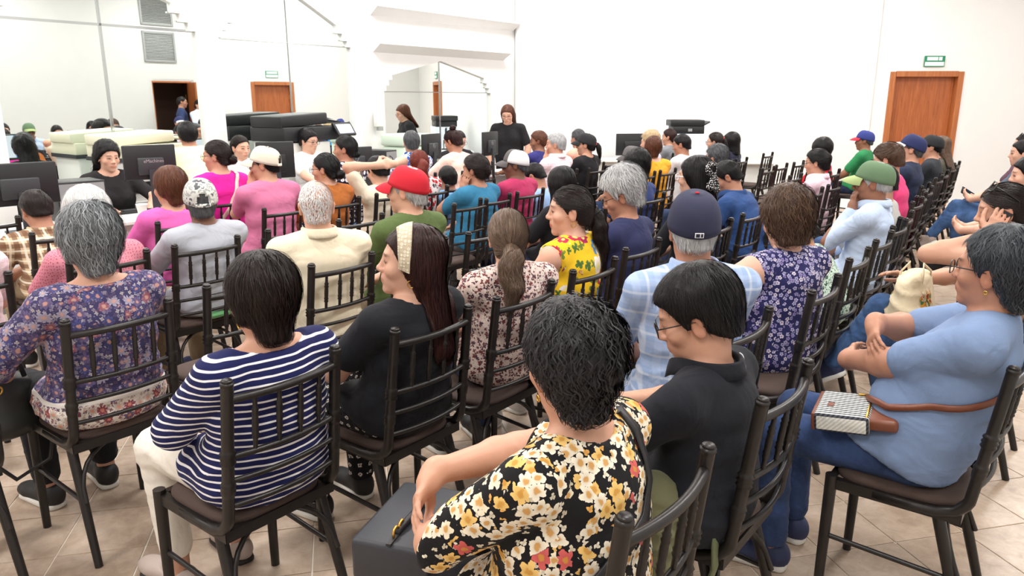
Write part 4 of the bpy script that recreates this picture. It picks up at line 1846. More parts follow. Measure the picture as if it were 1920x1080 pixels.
def sbox(mb, s0, s1, t0, t1, z0a, z0b, z1, mi=0):
    vs = [(s0, t0, z0a), (s1, t0, z0b), (s1, t1, z0b), (s0, t1, z0a), (s0, t0, z1), (s1, t0, z1), (s1, t1, z1), (s0, t1, z1)]
    mb.quads([MW @ Vector(v) for v in vs], [(0, 3, 2, 1), (4, 5, 6, 7), (0, 1, 5, 4), (1, 2, 6, 5), (2, 3, 7, 6), (3, 0, 4, 7)], mi)


cur = -4.2
for a, b, za, zb in brk:
    if a - cur > 1e-4:
        sbox(wl, cur, a, TF, TB, -0.004, -0.004, CEIL_Z)
    sbox(wl, a, b, TF, TB, za, zb, CEIL_Z)
    cur = b
sbox(wl, cur, 9.62, TF, TB, -0.004, -0.004, CEIL_Z)
sbox(wl, -4.2, 9.62, TB, TB + 0.1, -0.004, -0.004, CEIL_Z)
wall_left = wl.build('wall_left', M_WALL)
tag(wall_left, 'white wall with three stepped gable mirror niches', None, None, 'structure')
names = ['tall stepped mirror at the end of the wall reflecting the seated audience', 'middle stepped mirror behind the big black copier', 'low stepped mirror beneath the two white ledges']
for P, lb in zip(PANELS, names):
    mo = thing('wall_mirror', lb, 'mirror', W(P['c'], TB - 0.012))
    inv = mo.location.copy()
    hz = P['spring'] - 0.01
    prof = []
    s_, z_ = P['hw'], P['spring']
    for dx, dz in P['steps']:
        prof.append((s_, z_))
        prof.append((s_ - dx, z_))
        s_ -= dx
        z_ += dz
    prof.append((s_, z_))
    for sd in (-1, 1):
        lo_ = MB()
        a, b = sorted((sd * 0.006, sd * (P['hw'] + 0.02)))
        vs = [(a, -0.006, 0.0), (b, -0.006, 0.0), (b, -0.006, hz - 0.006), (a, -0.006, hz - 0.006)]
        vs += [(x, 0.006, z) for x, y, z in vs]
        lo_.quads([MW @ Vector(v) for v in vs], [(0, 1, 2, 3), (7, 6, 5, 4), (0, 4, 5, 1), (1, 5, 6, 2), (2, 6, 7, 3), (3, 7, 4, 0)])
        lo_.build('pane', M_MIRROR, mo)
        up_ = MB()
        poly = [(sd * 0.006, hz + 0.006), (sd * (P['hw'] + 0.02), hz + 0.006), (sd * (P['hw'] + 0.02), P['apex'] + 0.05), (sd * 0.006, P['apex'] + 0.05)]
        vs = [(x, -0.006, z) for x, z in poly] + [(x, 0.006, z) for x, z in poly]
        up_.quads([MW @ Vector(v) for v in vs], [(0, 1, 2, 3), (7, 6, 5, 4), (0, 4, 5, 1), (1, 5, 6, 2), (2, 6, 7, 3), (3, 7, 4, 0)])
        up_.build('pane', M_MIRROR, mo)
    st = MB()
    w_ = 0.022 if P['c'] < 4 else 0.008
    for c_, d_ in (((0, -0.012, P['apex'] / 2), (w_, 0.014, P['apex'])), ((0, -0.012, hz), (2 * P['hw'], 0.014, w_))):
        R3 = MW
        x, y, z = d_[0] / 2, d_[1] / 2, d_[2] / 2
        vs = [MW @ (Vector(c_) + Vector((sx * x, sy * y, sz * z))) for sz in (-1, 1) for sy in (-1, 1) for sx in (-1, 1)]
        st.quads(vs, [(0, 2, 3, 1), (4, 5, 7, 6), (0, 1, 5, 4), (2, 6, 7, 3), (0, 4, 6, 2), (1, 3, 7, 5)])
    st.build('joint_strip', M_CHROME, mo)
    # moulded stepped trim along the right-hand reveal
    tr_ = MB()
    sx_ = P['hw']
    zz = P['spring']
    for dx, dz in P['steps']:
        tr_.quads([MW @ Vector(v) for v in [(sx_ - dx - 0.02, -0.05, zz - 0.012), (sx_ + 0.035, -0.05, zz - 0.012), (sx_ + 0.035, -0.02, zz - 0.012), (sx_ - dx - 0.02, -0.02, zz - 0.012),
                                              (sx_ - dx - 0.02, -0.05, zz + 0.004), (sx_ + 0.035, -0.05, zz + 0.004), (sx_ + 0.035, -0.02, zz + 0.004), (sx_ - dx - 0.02, -0.02, zz + 0.004)]],
                  [(0, 3, 2, 1), (4, 5, 6, 7), (0, 1, 5, 4), (1, 2, 6, 5), (2, 3, 7, 6), (3, 0, 4, 7)])
        sx_ -= dx
        zz += dz
    tr_.build('step_moulding', M_WALL, mo)
# ---- two wedge-shaped ledges above the low mirror
for n_, (s0, s1, zt) in enumerate(((6.66, 9.54, 2.80), (6.68, 9.30, 2.36))):
    lg = MB()
    T0 = TF - 0.16
    vs = [(s0, TF, zt - 0.13), (s1, TF, zt - 0.13), (s1, TF, zt), (s0, TF, zt), (s0, T0, zt - 0.035), (s1, T0, zt - 0.035), (s1, T0, zt), (s0, T0, zt)]
    vs[4] = (s0 - 0.02, T0, zt - 0.035)
    vs[7] = (s0 - 0.02, T0, zt)
    lg.quads([MW @ Vector(v) for v in vs], [(0, 1, 2, 3), (4, 7, 6, 5), (0, 4, 5, 1), (3, 2, 6, 7), (0, 3, 7, 4), (1, 5, 6, 2)])
    tag(lg.build('trim_%d' % (n_ + 1), M_WALL), ('upper', 'lower')[n_] + ' white wedge ledge over the low mirror', None, None, 'structure')

# ---- the other walls
FA, FB = Vector((0.05, 12.10, 0)), Vector((9.25, 11.85, 0))


def wall_between(name, a, b, label, mat, thick=0.2, openings=(), z1=CEIL_Z):
    """openings: (d0, d1, z0, z1) measured along a->b; room side is on the left of a->b"""
    d = (b - a)
    L = d.length
    d.normalize()
    n = Vector((d.y, -d.x, 0))
    m = MB()

    def blk(x0, x1, z0, zz):
        if x1 - x0 < 1e-4 or zz - z0 < 1e-4:
            return
        vs = []
        for z in (z0, zz):
            for x, y in ((x0, 0), (x1, 0), (x1, thick), (x0, thick)):
                p = a + d * x + n * y
                vs.append((p.x, p.y, z))
        m.quads(vs, [(0, 1, 2, 3), (7, 6, 5, 4), (0, 4, 5, 1), (1, 5, 6, 2), (2, 6, 7, 3), (3, 7, 4, 0)])
    c = 0.0
    for x0, x1, z0, zz in sorted(openings):
        blk(c, x0, -0.004, z1)
        blk(x0, x1, -0.004, z0)
        blk(x0, x1, zz, z1)
        c = x1
    blk(c, L, -0.004, z1)
    return tag(m.build(name, mat), label, None, None, 'structure'), d, n


DOOR_X0, DOOR_X1, DOOR_Z = 5.90, 6.86, 2.00
DIRF = (FB - FA).normalized()
d0 = (DOOR_X0 - FA.x) / DIRF.x
d1 = (DOOR_X1 - FA.x) / DIRF.x
wall_back, dF, nF = wall_between('wall_back', FB, FA, 'blank white far wall with the wooden door', M_WALL, openings=[((FB - FA).length - d1, (FB - FA).length - d0, -0.004, DOOR_Z)])
wall_between('wall_right', W(9.6, -1.3), FB, 'white wall beside the far door', M_WALL, openings=[(1.05, 1.95, -0.004, 2.0)])
# shallow pilaster beside the door: the faint corner seen there
pl = MB()
p0_, p1_ = FA + DIRF * (5.55 - FA.x), FA + DIRF * (5.62 - FA.x)
wall_between('wall_pilaster', FA + DIRF * 5.53 - Vector((0, 0.035, 0)), FA + DIRF * 0.02 - Vector((0, 0.035, 0)), 'slightly proud stretch of the white far wall', M_WALL, thick=0.03)

# ---- far door
RZD = math.atan2(DIRF.y, DIRF.x)


def make_door(name, base, rz, w, h, label, leaf=True, swing=0.0, knob=1, leafm=None):
    d = thing(name, label, None, base, rz)
    d['kind'] = 'structure'
    for sx in (-1, 1):
        MB().box((sx * (w / 2 + 0.035), -0.0, (h + 0.07) / 2), (0.085, 0.16, h + 0.07), bev=0.006).build('jamb', M_FRAMEW, d)
    MB().box((0, 0.0, h + 0.035), (w - 0.016, 0.16, 0.085), bev=0.006).build('header', M_FRAMEW, d)
    if leaf:
        lf = MB().box((0, 0, h / 2 + 0.004), (w - 0.02, 0.04, h - 0.012), bev=0.003).build('door_leaf', leafm or M_WOOD, d, loc=(0, 0.045, 0))
        if swing:
            lf.location = (-w / 2, 0.06, 0)
            lf.rotation_euler = (0, 0, swing)
            for v in lf.data.vertices:
                v.co.x += w / 2
        kx = knob * (w / 2 - 0.09)
        kb = MB().lathe([(0.026, 0.0), (0.026, 0.006), (0.011, 0.010), (0.011, 0.030), (0.024, 0.036), (0.029, 0.050), (0.024, 0.064), (0.001, 0.068)], 16, (kx, -0.02, 0.98), M=Matrix.Rotation(math.pi / 2, 3, 'X'))
        ko = kb.build('door_knob', M_GOLD, lf, True)
        ko['label'] = 'round brass door knob'
        for hz_ in (0.3, 1.72):
            MB().box((-knob * (w / 2 - 0.012), -0.022, hz_), (0.02, 0.012, 0.10)).build('hinge', M_GOLD, lf)
    return d


mid = FA + DIRF * ((DOOR_X0 + DOOR_X1) / 2 - FA.x) / DIRF.x
make_door('door_1', Vector((mid.x, mid.y + 0.06, 0)), RZD, DOOR_X1 - DOOR_X0, DOOR_Z, 'closed orange-brown wooden door with brass knob beneath the green sign', knob=1)
# green exit plate over the door: its lettering is burnt out to two white bars
M_GREEN = plain('sign_green', (28, 132, 92), 0.4)
M_SIGNW = plain('sign_white', (226, 246, 238), 0.4)
sg = thing('exit_sign', 'small green and white plate above the far wooden door', 'sign', (6.455, 11.905, 2.14), RZD)
MB().box((0, 0, 0.08), (0.31, 0.008, 0.16), bev=0.002).build('plate', M_GREEN, sg)
MB().box((-0.035, -0.0055, 0.118), (0.165, 0.003, 0.052)).build('bar', M_SIGNW, sg)
MB().box((0.085, -0.0055, 0.118), (0.05, 0.003, 0.052)).build('bar', M_SIGNW, sg)
MB().box((0, -0.0055, 0.042), (0.285, 0.003, 0.058)).build('bar', M_SIGNW, sg)

DRV = (FB - W(9.6, -1.3)).normalized()
DR0 = W(9.6, -1.3) + DRV * 1.5 + Vector((DRV.y, -DRV.x, 0)) * 0.06
make_door('door_3', DR0, math.atan2(DRV.y, DRV.x) + math.pi, 0.90, 2.0, 'wooden door reflected in the middle mirror', knob=1)
sg = thing('exit_sign', 'small green plate above the door reflected in the middle mirror', 'sign', W(9.6, -1.3, 2.16) + DRV * 1.5 - Vector((DRV.y, -DRV.x, 0)) * 0.008, math.atan2(DRV.y, DRV.x) + math.pi)
MB().box((0, 0, 0.08), (0.31, 0.008, 0.16), bev=0.002).build('plate', M_GREEN, sg)
MB().box((0, -0.0055, 0.118), (0.26, 0.003, 0.052)).build('bar', M_SIGNW, sg)
MB().box((0, -0.0055, 0.042), (0.285, 0.003, 0.058)).build('bar', M_SIGNW, sg)

# ---- wall behind the camera (seen in the mirrors): doorway, vents, niche
DW0, DW1 = 8.30, 9.20
wall_front, dR, nR = wall_between('wall_front', W(-4.0, -1.3), W(9.6, -1.3), 'pale grey wall behind the audience with an open doorway', M_WALLG, openings=[(DW0 + 4.0, DW1 + 4.0, -0.004, 2.05)])
make_door('door_2', W((DW0 + DW1) / 2, -1.38), RZ0 + math.pi, DW1 - DW0 - 0.03, 2.02, 'open wooden door reflected in the tall mirror', swing=-1.25)
wall_between('wall_end', W(-4.0, 7.5), W(-4.0, -1.3), 'white end wall of the hall', M_WALL)
# dark lobby behind the open doorway
lb_ = MB()
sbox(lb_, DW0 - 0.6, DW1 + 0.5, -2.7, -2.6, -0.004, -0.004, 2.6)
sbox(lb_, DW0 - 0.7, DW0 - 0.6, -2.7, -1.5, -0.004, -0.004, 2.6)
sbox(lb_, DW1 + 0.5, DW1 + 0.6, -2.7, -1.5, -0.004, -0.004, 2.6)
sbox(lb_, DW0 - 0.7, DW1 + 0.6, -2.7, -1.5, 2.5, 2.5, 2.6)
sbox(lb_, DW0 - 0.7, DW1 + 0.6, -2.7, -1.5, -0.1, -0.1, -0.004)
tag(lb_.build('wall_lobby', plain('lobby_wall', (96, 70, 58), 0.8)), 'dim brown lobby behind the open doorway', None, None, 'structure')
vm_ = MB()
for i in range(17):
    vm_.box((0, 0.012, -0.24 + i * 0.03), (0.60, 0.026, 0.008), M=Matrix.Rotation(0.6, 3, 'X'))
vent_me = vm_.mesh('slat_bank', False, [M_GREYPL])
vf_ = MB()
for sx, sz, dx, dz in ((0, 1, 0.70, 0.04), (0, -1, 0.70, 0.04), (1, 0, 0.04, 0.62), (-1, 0, 0.04, 0.62)):
    vf_.box((sx * 0.33, 0, sz * 0.29), (dx, 0.03, dz))
vf_me = vf_.mesh('frame', False, [M_GREYPL])
sl_me = MB().box((0, 0.012, 0), (0.62, 0.026, 0.008), M=Matrix.Rotation(0.6, 3, 'X')).mesh('slat', False, [M_GREYPL])
for k, (s_, z_) in enumerate(((8.55, 2.75), (8.55, 3.5))):
    q = thing('air_vent', ('lower', 'upper')[k] + ' grey louvred air vent above the open doorway in the mirror', 'vent', W(s_, -1.283, z_), RZ0)
    obj('frame', vf_me, q)
    for i in range(17):
        obj('slat', sl_me, q, None, (0, 0, -0.25 + i * 0.031))


# ================================================================ chairs
def chair_wood():
    m = NT('chair_black_brown')
    nz = m.noise(18.0, 4)
    m.base(m.mix(nz.outputs[0], tuple(lin((17, 15, 15))), tuple(lin((38, 33, 31)))))
    m.put(m.b.inputs['Roughness'], m.math('MULTIPLY_ADD', m.noise(35.0, 3).outputs[0], 0.25, 0.24))
    m.b.inputs['Specular IOR Level'].default_value = 0.45
    m.bump(m.noise(90.0, 2).outputs[0], 0.06, 0.002)
    return m.mat


M_CHAIR = chair_wood()
M_CUSH = plain('seat_mesh_brown', (74, 58, 52), 0.85, noise=0.15, nscale=300, bump=0.3, bscale=500)


def back_y(z):
    return -0.195 - (z - 0.5) * 0.12


def ringed(z0, z1, r0, r1, bands, n=34):
    """radius profile with turned rings at the given heights"""
    out = []
    for i in range(n):
        z = z0 + (z1 - z0) * i / (n - 1)
        r = r0 + (r1 - r0) * i / (n - 1)
        for b in bands:
            for o in (-0.013, 0.0, 0.013):
                r += 0.0060 * math.exp(-((z - b - o) / 0.0042) ** 2)
        out.append((z, r))
    return out


CH = {}


def chair_meshes():
    for sx, nm in ((-1, 'postL'), (1, 'postR')):
        m = MB()
        pts = [(sx * 0.185, 0.06, 0.444), (sx * 0.185, -0.06, 0.442), (sx * 0.185, -0.12, 0.446), (sx * 0.184, -0.165, 0.462), (sx * 0.184, -0.188, 0.49)]
        rad = [0.0150, 0.0160, 0.0170, 0.0175, 0.0175]
        prof = ringed(0.505, 0.915, 0.0168, 0.0172, (0.605, 0.70), 60)
        for z, r in prof:
            pts.append((sx * (0.184 - 0.006 * (z - 0.5) / 0.4), back_y(z), z))
            rad.append(r)
        y = back_y(0.915)
        for dz, r in ((0.001, 0.0185), (0.008, 0.0185), (0.0085, 0.0150), (0.0115, 0.0150), (0.012, 0.0165), (0.016, 0.0140), (0.0185, 0.0085), (0.0195, 0.002)):
            pts.append((sx * 0.178, y - dz * 0.12, 0.915 + dz))
            rad.append(r)
        m.tube(pts, rad, 10)
        CH[nm] = m.mesh('back_post', True, [M_CHAIR])
        m = MB().tube([(sx * 0.172, -0.115, 0.452), (sx * 0.174, -0.13, 0.40), (sx * 0.186, -0.245, 0.0)], [0.0185, 0.0182, 0.0145], 10)
        CH['legB' + nm[-1]] = autosmooth(m.mesh('leg', True, [M_CHAIR]), 50)
        m = MB().tube([(sx * 0.190, 0.185, 0.472), (sx * 0.190, 0.185, 0.45), (sx * 0.192, 0.190, 0.0)], [0.0190, 0.0190, 0.0150], 10)
        CH['legF' + nm[-1]] = autosmooth(m.mesh('leg', True, [M_CHAIR]), 50)
        m = MB().tube([(sx * 0.1795, -0.185, 0.235), (sx * 0.190, 0.187, 0.255)], 0.0085, 8)
        CH['side' + nm[-1]] = autosmooth(m.mesh('stretcher', True, [M_CHAIR]), 50)

    def railpts(z, sag, n=13, w=0.180):
        return [(w * (2 * i / (n - 1) - 1), back_y(z) - sag * (1 - (2 * i / (n - 1) - 1) ** 2), z + 0.0) for i in range(n)]
    for nm, z, r in (('rail0', 0.872, 0.0125), ('rail1', 0.700, 0.0100), ('rail2', 0.625, 0.0085), ('rail3', 0.545, 0.0085)):
        CH[nm] = autosmooth(MB().tube(railpts(z, 0.028), r, 8).mesh('back_rail', True, [M_CHAIR]), 50)
    for k, u in enumerate((-0.6, -0.2, 0.2, 0.6)):
        sag = 0.028 * (1 - u * u)
        pts, rad = [], []
        for i in range(26):
            z = 0.703 + (0.866 - 0.703) * i / 25
            q = i / 25
            r = 0.0066 + 0.0030 * math.exp(-((q - 0.5) / 0.20) ** 2) + 0.0034 * sum(math.exp(-((q - c_) / 0.022) ** 2) for c_ in (0.24, 0.31, 0.69, 0.76))
            pts.append((u * 0.178, back_y(z) - sag, z))
            rad.append(r)
        CH['sp%d' % k] = MB().tube(pts, rad, 7).mesh('spindle', True, [M_CHAIR])
    arch = [(0.178 * math.cos(math.pi * i / 14), -0.20 + 0.075 * math.sin(math.pi * i / 14) ** 0.8, 0.235 + 0.185 * math.sin(math.pi * i / 14) ** 0.8) for i in range(15)]
    CH['arch'] = autosmooth(MB().tube(arch, 0.0085, 8).mesh('arched_brace', True, [M_CHAIR]), 50)
    fr_ = MB()
    ring = [(0.183, 0.185), (0.178, -0.17), (-0.178, -0.17), (-0.183, 0.185)]
    for i in range(4):
        a, b = Vector((*ring[i], 0.442)), Vector((*ring[(i + 1) % 4], 0.442))
        d = (b - a)
        ang = math.atan2(d.y, d.x)
        fr_.box((a + b) / 2, (d.length + 0.02, 0.026, 0.034), ang)
    CH['frame'] = fr_.mesh('seat_frame', False, [M_CHAIR])
    # cushion: rounded trapezoid, domed
    cu = MB()
    out = []
    for i in range(28):
        q = 2 * math.pi * i / 28
        x = math.copysign(abs(math.cos(q)) ** 0.45, math.cos(q))
        y = math.copysign(abs(math.sin(q)) ** 0.45, math.sin(q))
        out.append((x * (0.180 + 0.006 * y), y * 0.182 + 0.006))
    prof = [(0.94, 0.445), (1.0, 0.456), (1.015, 0.466), (1.0, 0.476), (0.93, 0.484), (0.7, 0.488), (0.3, 0.490)]
    vs = []
    for k, z in prof:
        vs += [(x * k, y * k, z) for x, y in out]
    fs = []
    for j in range(len(prof) - 1):
        for i in range(28):
            i2 = (i + 1) % 28
            fs.append((j * 28 + i, j * 28 + i2, (j + 1) * 28 + i2, (j + 1) * 28 + i))
    fs.append(tuple((len(prof) - 1) * 28 + i for i in range(28)))
    cu.quads(vs, fs)
    CH['cushion'] = cu.mesh('seat_cushion', True, [M_CUSH])


chair_meshes()
CHAIR_PARTS = [('back_post', 'postL'), ('back_post', 'postR'), ('leg', 'legBL'), ('leg', 'legBR'), ('leg', 'legFL'), ('leg', 'legFR'), ('stretcher', 'sideL'), ('stretcher', 'sideR'),
               ('back_rail', 'rail0'), ('back_rail', 'rail1'), ('back_rail', 'rail2'), ('back_rail', 'rail3'), ('spindle', 'sp0'), ('spindle', 'sp1'), ('spindle', 'sp2'), ('spindle', 'sp3'),
               ('arched_brace', 'arch'), ('seat_frame', 'frame'), ('seat_cushion', 'cushion')]
CH_GROUP = 'dark spindle-back banquet chairs'
NCH = 0


def chair(s, t, label, dh=0.0):
    """s, t: seat centre"""
    global NCH
    NCH += 1
    c = thing('banquet_chair', label, 'chair', W(s, t), RZ0 + math.radians(dh), CH_GROUP)
    for nm, k in CHAIR_PARTS:
        obj(nm, CH[k], c)
    return c


# ================================================================ the audience
def PL(n, c, **k):
    return cloth(n, c, **k)


J_BLUE, J_DARK, J_GREY = denim('blue', (58, 84, 124)), denim('dark', (38, 50, 78)), denim('grey', (96, 102, 112))
T_BLACK, T_KHAKI, T_GREY, T_WHITE = PL('black_trousers', (30, 30, 34)), PL('khaki_trousers', (150, 132, 108)), PL('grey_trousers', (104, 102, 104)), PL('white_trousers', (232, 226, 216))
S_BLACK, S_WHITE, S_NAVY, S_GREY = plain('shoe_black', (28, 27, 28), 0.6), plain('shoe_white', (226, 222, 220), 0.6), plain('shoe_navy', (38, 48, 84), 0.6), plain('shoe_greyish', (176, 160, 152), 0.6)

FLORAL_BLACK = cloth_floral('black_floral', (20, 19, 21), [
    dict(scale=42.0, R=0.34, petals=3, stops=[(0, (232, 224, 206)), (0.6, (210, 200, 178)), (0.85, (226, 170, 90))], rnd=1.0, seed=9.0, keep=0.55, lobes=0.6),
    dict(scale=29.0, R=0.62, petals=5, stops=[(0, (238, 228, 208)), (0.42, (236, 196, 120)), (0.62, (240, 230, 212)), (0.83, (206, 96, 94)), (0.9, (238, 226, 200))], centre=(196, 140, 60), rnd=0.9, seed=2.0, keep=0.66, lobes=0.42)])
FLORAL_NAVYSMALL = cloth_floral('navy_ditsy', (38, 38, 84), [
    dict(scale=44.0, R=0.42, petals=5, stops=[(0, (176, 172, 206)), (0.5, (216, 206, 222)), (0.8, (150, 140, 190))], centre=(90, 80, 130), rnd=0.9, keep=0.85)])
FLORAL_YELLOW = cloth_floral('yellow_floral', (240, 196, 40), [
    dict(scale=14.0, R=0.34, petals=4, stops=[(0, (84, 120, 60)), (0.5, (120, 140, 60))], rnd=1.0, seed=4.0, keep=0.5, lobes=0.7),
    dict(scale=13.0, R=0.52, petals=6, stops=[(0, (196, 44, 84)), (0.35, (96, 150, 200)), (0.55, (246, 236, 226)), (0.75, (170, 40, 90))], centre=(240, 220, 120), rnd=0.9, seed=1.0, keep=0.65, lobes=0.3)])
FLORAL_CREAM = cloth_floral('cream_mauve_print', (214, 190, 182), [
    dict(scale=72.0, R=0.46, petals=3, stops=[(0, (110, 66, 66)), (0.4, (70, 48, 58)), (0.7, (238, 226, 218))], rnd=1.0, seed=3.0, keep=0.9, lobes=0.6),
    dict(scale=40.0, R=0.40, petals=4, stops=[(0, (128, 70, 72)), (0.4, (236, 222, 214)), (0.7, (92, 70, 84))], rnd=1.0, seed=7.0, keep=0.6, lobes=0.6)])


def ornate():
    m = NT('cloth_ornate_indigo')

    def two(bg, st1, st2, ce):
        c = flower_layer(m, tuple(lin(bg)), 56.0, 0.44, 4, [(p, lin(q)) for p, q in st1], None, 0.8, 5.0, 0.9, 0.5)
        return flower_layer(m, c, 24.0, 0.50, 8, [(p, lin(q)) for p, q in st2], ce, 0.5, 8.0, 0.8, 0.5)
    up = two((62, 58, 96), [(0, (138, 130, 154)), (0.4, (92, 78, 112)), (0.7, (176, 168, 176))], [(0, (104, 92, 132)), (0.4, (150, 96, 112)), (0.6, (164, 158, 182)), (0.8, (78, 80, 134))], (196, 150, 140))
    lo = two((226, 218, 210), [(0, (150, 110, 120)), (0.4, (196, 180, 172)), (0.7, (110, 96, 120))], [(0, (150, 74, 88)), (0.4, (206, 190, 180)), (0.7, (112, 96, 132))], (214, 140, 120))
    z = m.xyz(wob(m, 0.01, 6.0))[2]
    c = m.mix(m.smooth(z, 0.585, 0.590), lo, up)
    bnd = m.math('MULTIPLY', m.math('GREATER_THAN', z, 0.587), m.math('LESS_THAN', z, 0.605))
    m.base(m.mix(bnd, c, tuple(lin((232, 228, 224)))))
    fabric_finish(m, 0.35)
    return m.mat


ORNATE = ornate()
STRIPED = cloth_stripes('navy_white_stripes', (26, 30, 78), (236, 234, 236), 0.0218, 0.27, wobble=0.018)
MINT = cloth_blotch('mint_print', [(0.0, (70, 96, 84)), (0.46, (206, 226, 212)), (0.60, (120, 150, 134))], 60.0, 3)
BLUEPLAID = cloth_plaid('pale_blue_plaid', (150, 172, 210), (176, 194, 226), (222, 228, 240), 0.075, 0.30)
BROWNPLAID = cloth_plaid('brown_plaid', (206, 182, 150), (110, 74, 54), (236, 226, 208), 0.060, 0.42, mixv=0.75)
BLUESTRIPE = cloth('pale_blue_shirt_worn', (190, 206, 232), 0.7)
POLKA = cloth_floral('navy_polka', (28, 28, 56), [dict(scale=22.0, R=0.36, petals=2, stops=[(0, (240, 240, 244))], rnd=0.15, lobes=0.0, warp=0.0)])
BLACKDIAMOND = cloth_floral('black_diamond_print', (26, 25, 30), [dict(scale=26.0, R=0.24, petals=4, stops=[(0, (222, 218, 212))], centre=(40, 36, 40), rnd=0.25, lobes=0.2)])
HAWAII = cloth_blotch('blue_white_print', [(0.0, (44, 88, 176)), (0.47, (232, 236, 244)), (0.62, (96, 84, 150))], 16.0, 2, dist=1.0)
CAMO = cloth_blotch('grey_camo', [(0.0, (92, 96, 98)), (0.42, (206, 206, 202)), (0.54, (158, 160, 158)), (0.64, (226, 224, 220))], 26.0, 2)
LACEPINK = cloth_blotch('pale_pink_lace', [(0.0, (226, 196, 204)), (0.5, (238, 214, 220)), (0.62, (216, 178, 190))], 90.0, 2)
DOTPINK = cloth_floral('pink_dotted', (216, 140, 156), [dict(scale=60.0, R=0.22, petals=2, stops=[(0, (190, 100, 120))], rnd=0.3, lobes=0.0)])
REDDRESS = cloth_floral('red_white_print', (206, 200, 200), [dict(scale=22.0, R=0.5, petals=5, stops=[(0, (186, 34, 44)), (0.7, (70, 60, 70))], rnd=1.0, keep=0.7)])
C_ = {k: plain('cap_' + k, v, 0.85, noise=0.06, nscale=200) for k, v in dict(navy=(38, 40, 66), red=(196, 26, 46), green=(96, 122, 92), lime=(156, 172, 116), cream=(222, 214, 198), black=(30, 30, 33), grey=(96, 92, 92), white=(230, 230, 232), royal=(46, 58, 128), crimson=(206, 40, 62), dknavy=(34, 42, 88)).items()}
GREYTEE = PL('grey_tee', (176, 180, 190))
MINT_HAIR = None

PEOPLE = []


def P(who, label, s, t, **k):
    PEOPLE.append((who, label, dict(s=s, t=t, **k)))


# ---- nearest
P('woman in the black floral blouse', 'woman with short dark curly hair in black floral blouse, hand on knee', 1.22, 0.82, z=1.225, lod=0, yaw=-30, pitch=4, rec=3, fat=1.24, af=1.08, hair=dict(H_CURLY, nape=-0.09, vol=0.022, t=0.012), hairc='curlgrey', shirt=FLORAL_BLACK, sleeve='three', neck='scoop', shirtname='blouse',
  pants=T_BLACK, shoe=S_BLACK, skin='tan', L=((-0.02, 0.24, 0.69), (0.9, 0.3, -0.1), (0, -0.6, -0.6), (-1.0, 0.35, -0.35)), R='grip', curlR=0.30, ear=0.006, hs_=0.15, hs=1.0, fold=0.003)
P('man in the black polo', 'man with black bowl-cut hair and glasses in black polo, head bowed', 1.83, 0.80, z=1.195, lod=0, yaw=20, pitch=22, rec=0, fem=False, fat=1.06, hair=H_MBOWL, hairc='black', shirt=PL('black_polo', (24, 26, 33)), neck='collar', pants=T_BLACK, shoe=S_BLACK, skin='tan',
  gl=M_GLASSES_D, L='phone', R='phone', hs=1.02, face=True, sl=0.8, shirtname='polo_shirt', collarm=None)
P('woman in the blue-grey tee', 'woman with dark grey hair in blue-grey tee, arms folded over jeans', 2.57, 0.33, z=1.27, lod=0, yaw=-14, pitch=0, rec=19, fat=1.14, belly=0.10, af=1.25, hair=dict(H_FSHORT, t=0.013, vol=0.016, curl=0.5, line='f', ears=0, rad=0.0016), hairc='bluegrey', shirt=PL('blue_grey_tee', (118, 138, 172)), pants=denim('navy', (48, 66, 104)), shoe=S_NAVY, skin='mid',
  L='cross', R='grip', gl=M_GLASSES_D, ear=0.005, hs=1.0, face=True, sl=0.80, shirtname='tee_shirt', crop=0.08, curlL=0.3, curlR=0.3)
P('woman in the striped top', 'woman with short black hair in navy and white striped top and white trousers', 1.19, 1.94, z=1.20, lod=0, yaw=-6, pitch=4, rec=11, fat=1.10, af=1.1, hair=dict(H_FSHORT, nape=-0.112, vol=0.020, ears=-0.03, lift=0.009), hairc='dark', hs_=0.2, shirt=STRIPED, sleeve='three', neck='boat', shirtname='striped_top', pants=T_WHITE, shoe=S_GREY, shoek='flat', skin='tan', ear=0.010, hs=0.99, crop=0.16, sole=M_SOLE_D)
P('woman in the indigo patterned tunic', 'woman with short grey hair in indigo ornamental tunic beside black handbag', 1.14, 2.88, z=1.26, lod=0, yaw=-4, pitch=4, rec=8, fat=1.14, af=1.1, hair=dict(H_FSHORT, t=0.016, vol=0.026, lift=0.012, curl=0.5, rad=0.0016), hairc='salt', hs_=0.1, shirt=ORNATE, sleeve='three', neck='boat', shirtname='tunic', pants=T_BLACK, shoe=S_BLACK, skin='tan', hs=1.0, crop=0.12,
  L=((-0.24, 0.22, 0.64), (0.3, 0.9, -0.3), (0, 0, -1)))
P('woman with the white headband', 'woman with long dark hair and white eyelet headband in black tee', 1.77, 1.94, z=1.215, lod=0, yaw=42, pitch=-4, rec=11, fat=1.06, af=1.15, hair=dict(H_LONG, long=0.30, lw=0.085, ld=0.058, ly=-0.045), hairc='darkred', shirt=PL('black_tee', (27, 28, 33)), neck='scoop', sl=0.62, shirtname='tee_shirt', pants=BLACKDIAMOND, shoe=S_BLACK, skin='light', ear=0.013, face=True, hs=0.99)
P('woman with the brown ponytail', 'woman with sleek brown ponytail in cream and mauve printed blouse', 2.38, 1.95, z=1.215, dh=-20, lod=0, yaw=-26, pitch=4, rec=10, fat=0.98, hair=h_pony((0, -0.112, -0.035), 0.24, -0.05, 0.044, 1.2), hairc='sleek', shirt=FLORAL_CREAM, sleeve='long', neck='crew', shirtname='blouse', pants=J_DARK, shoe=S_BLACK, skin='light', hs=0.97)
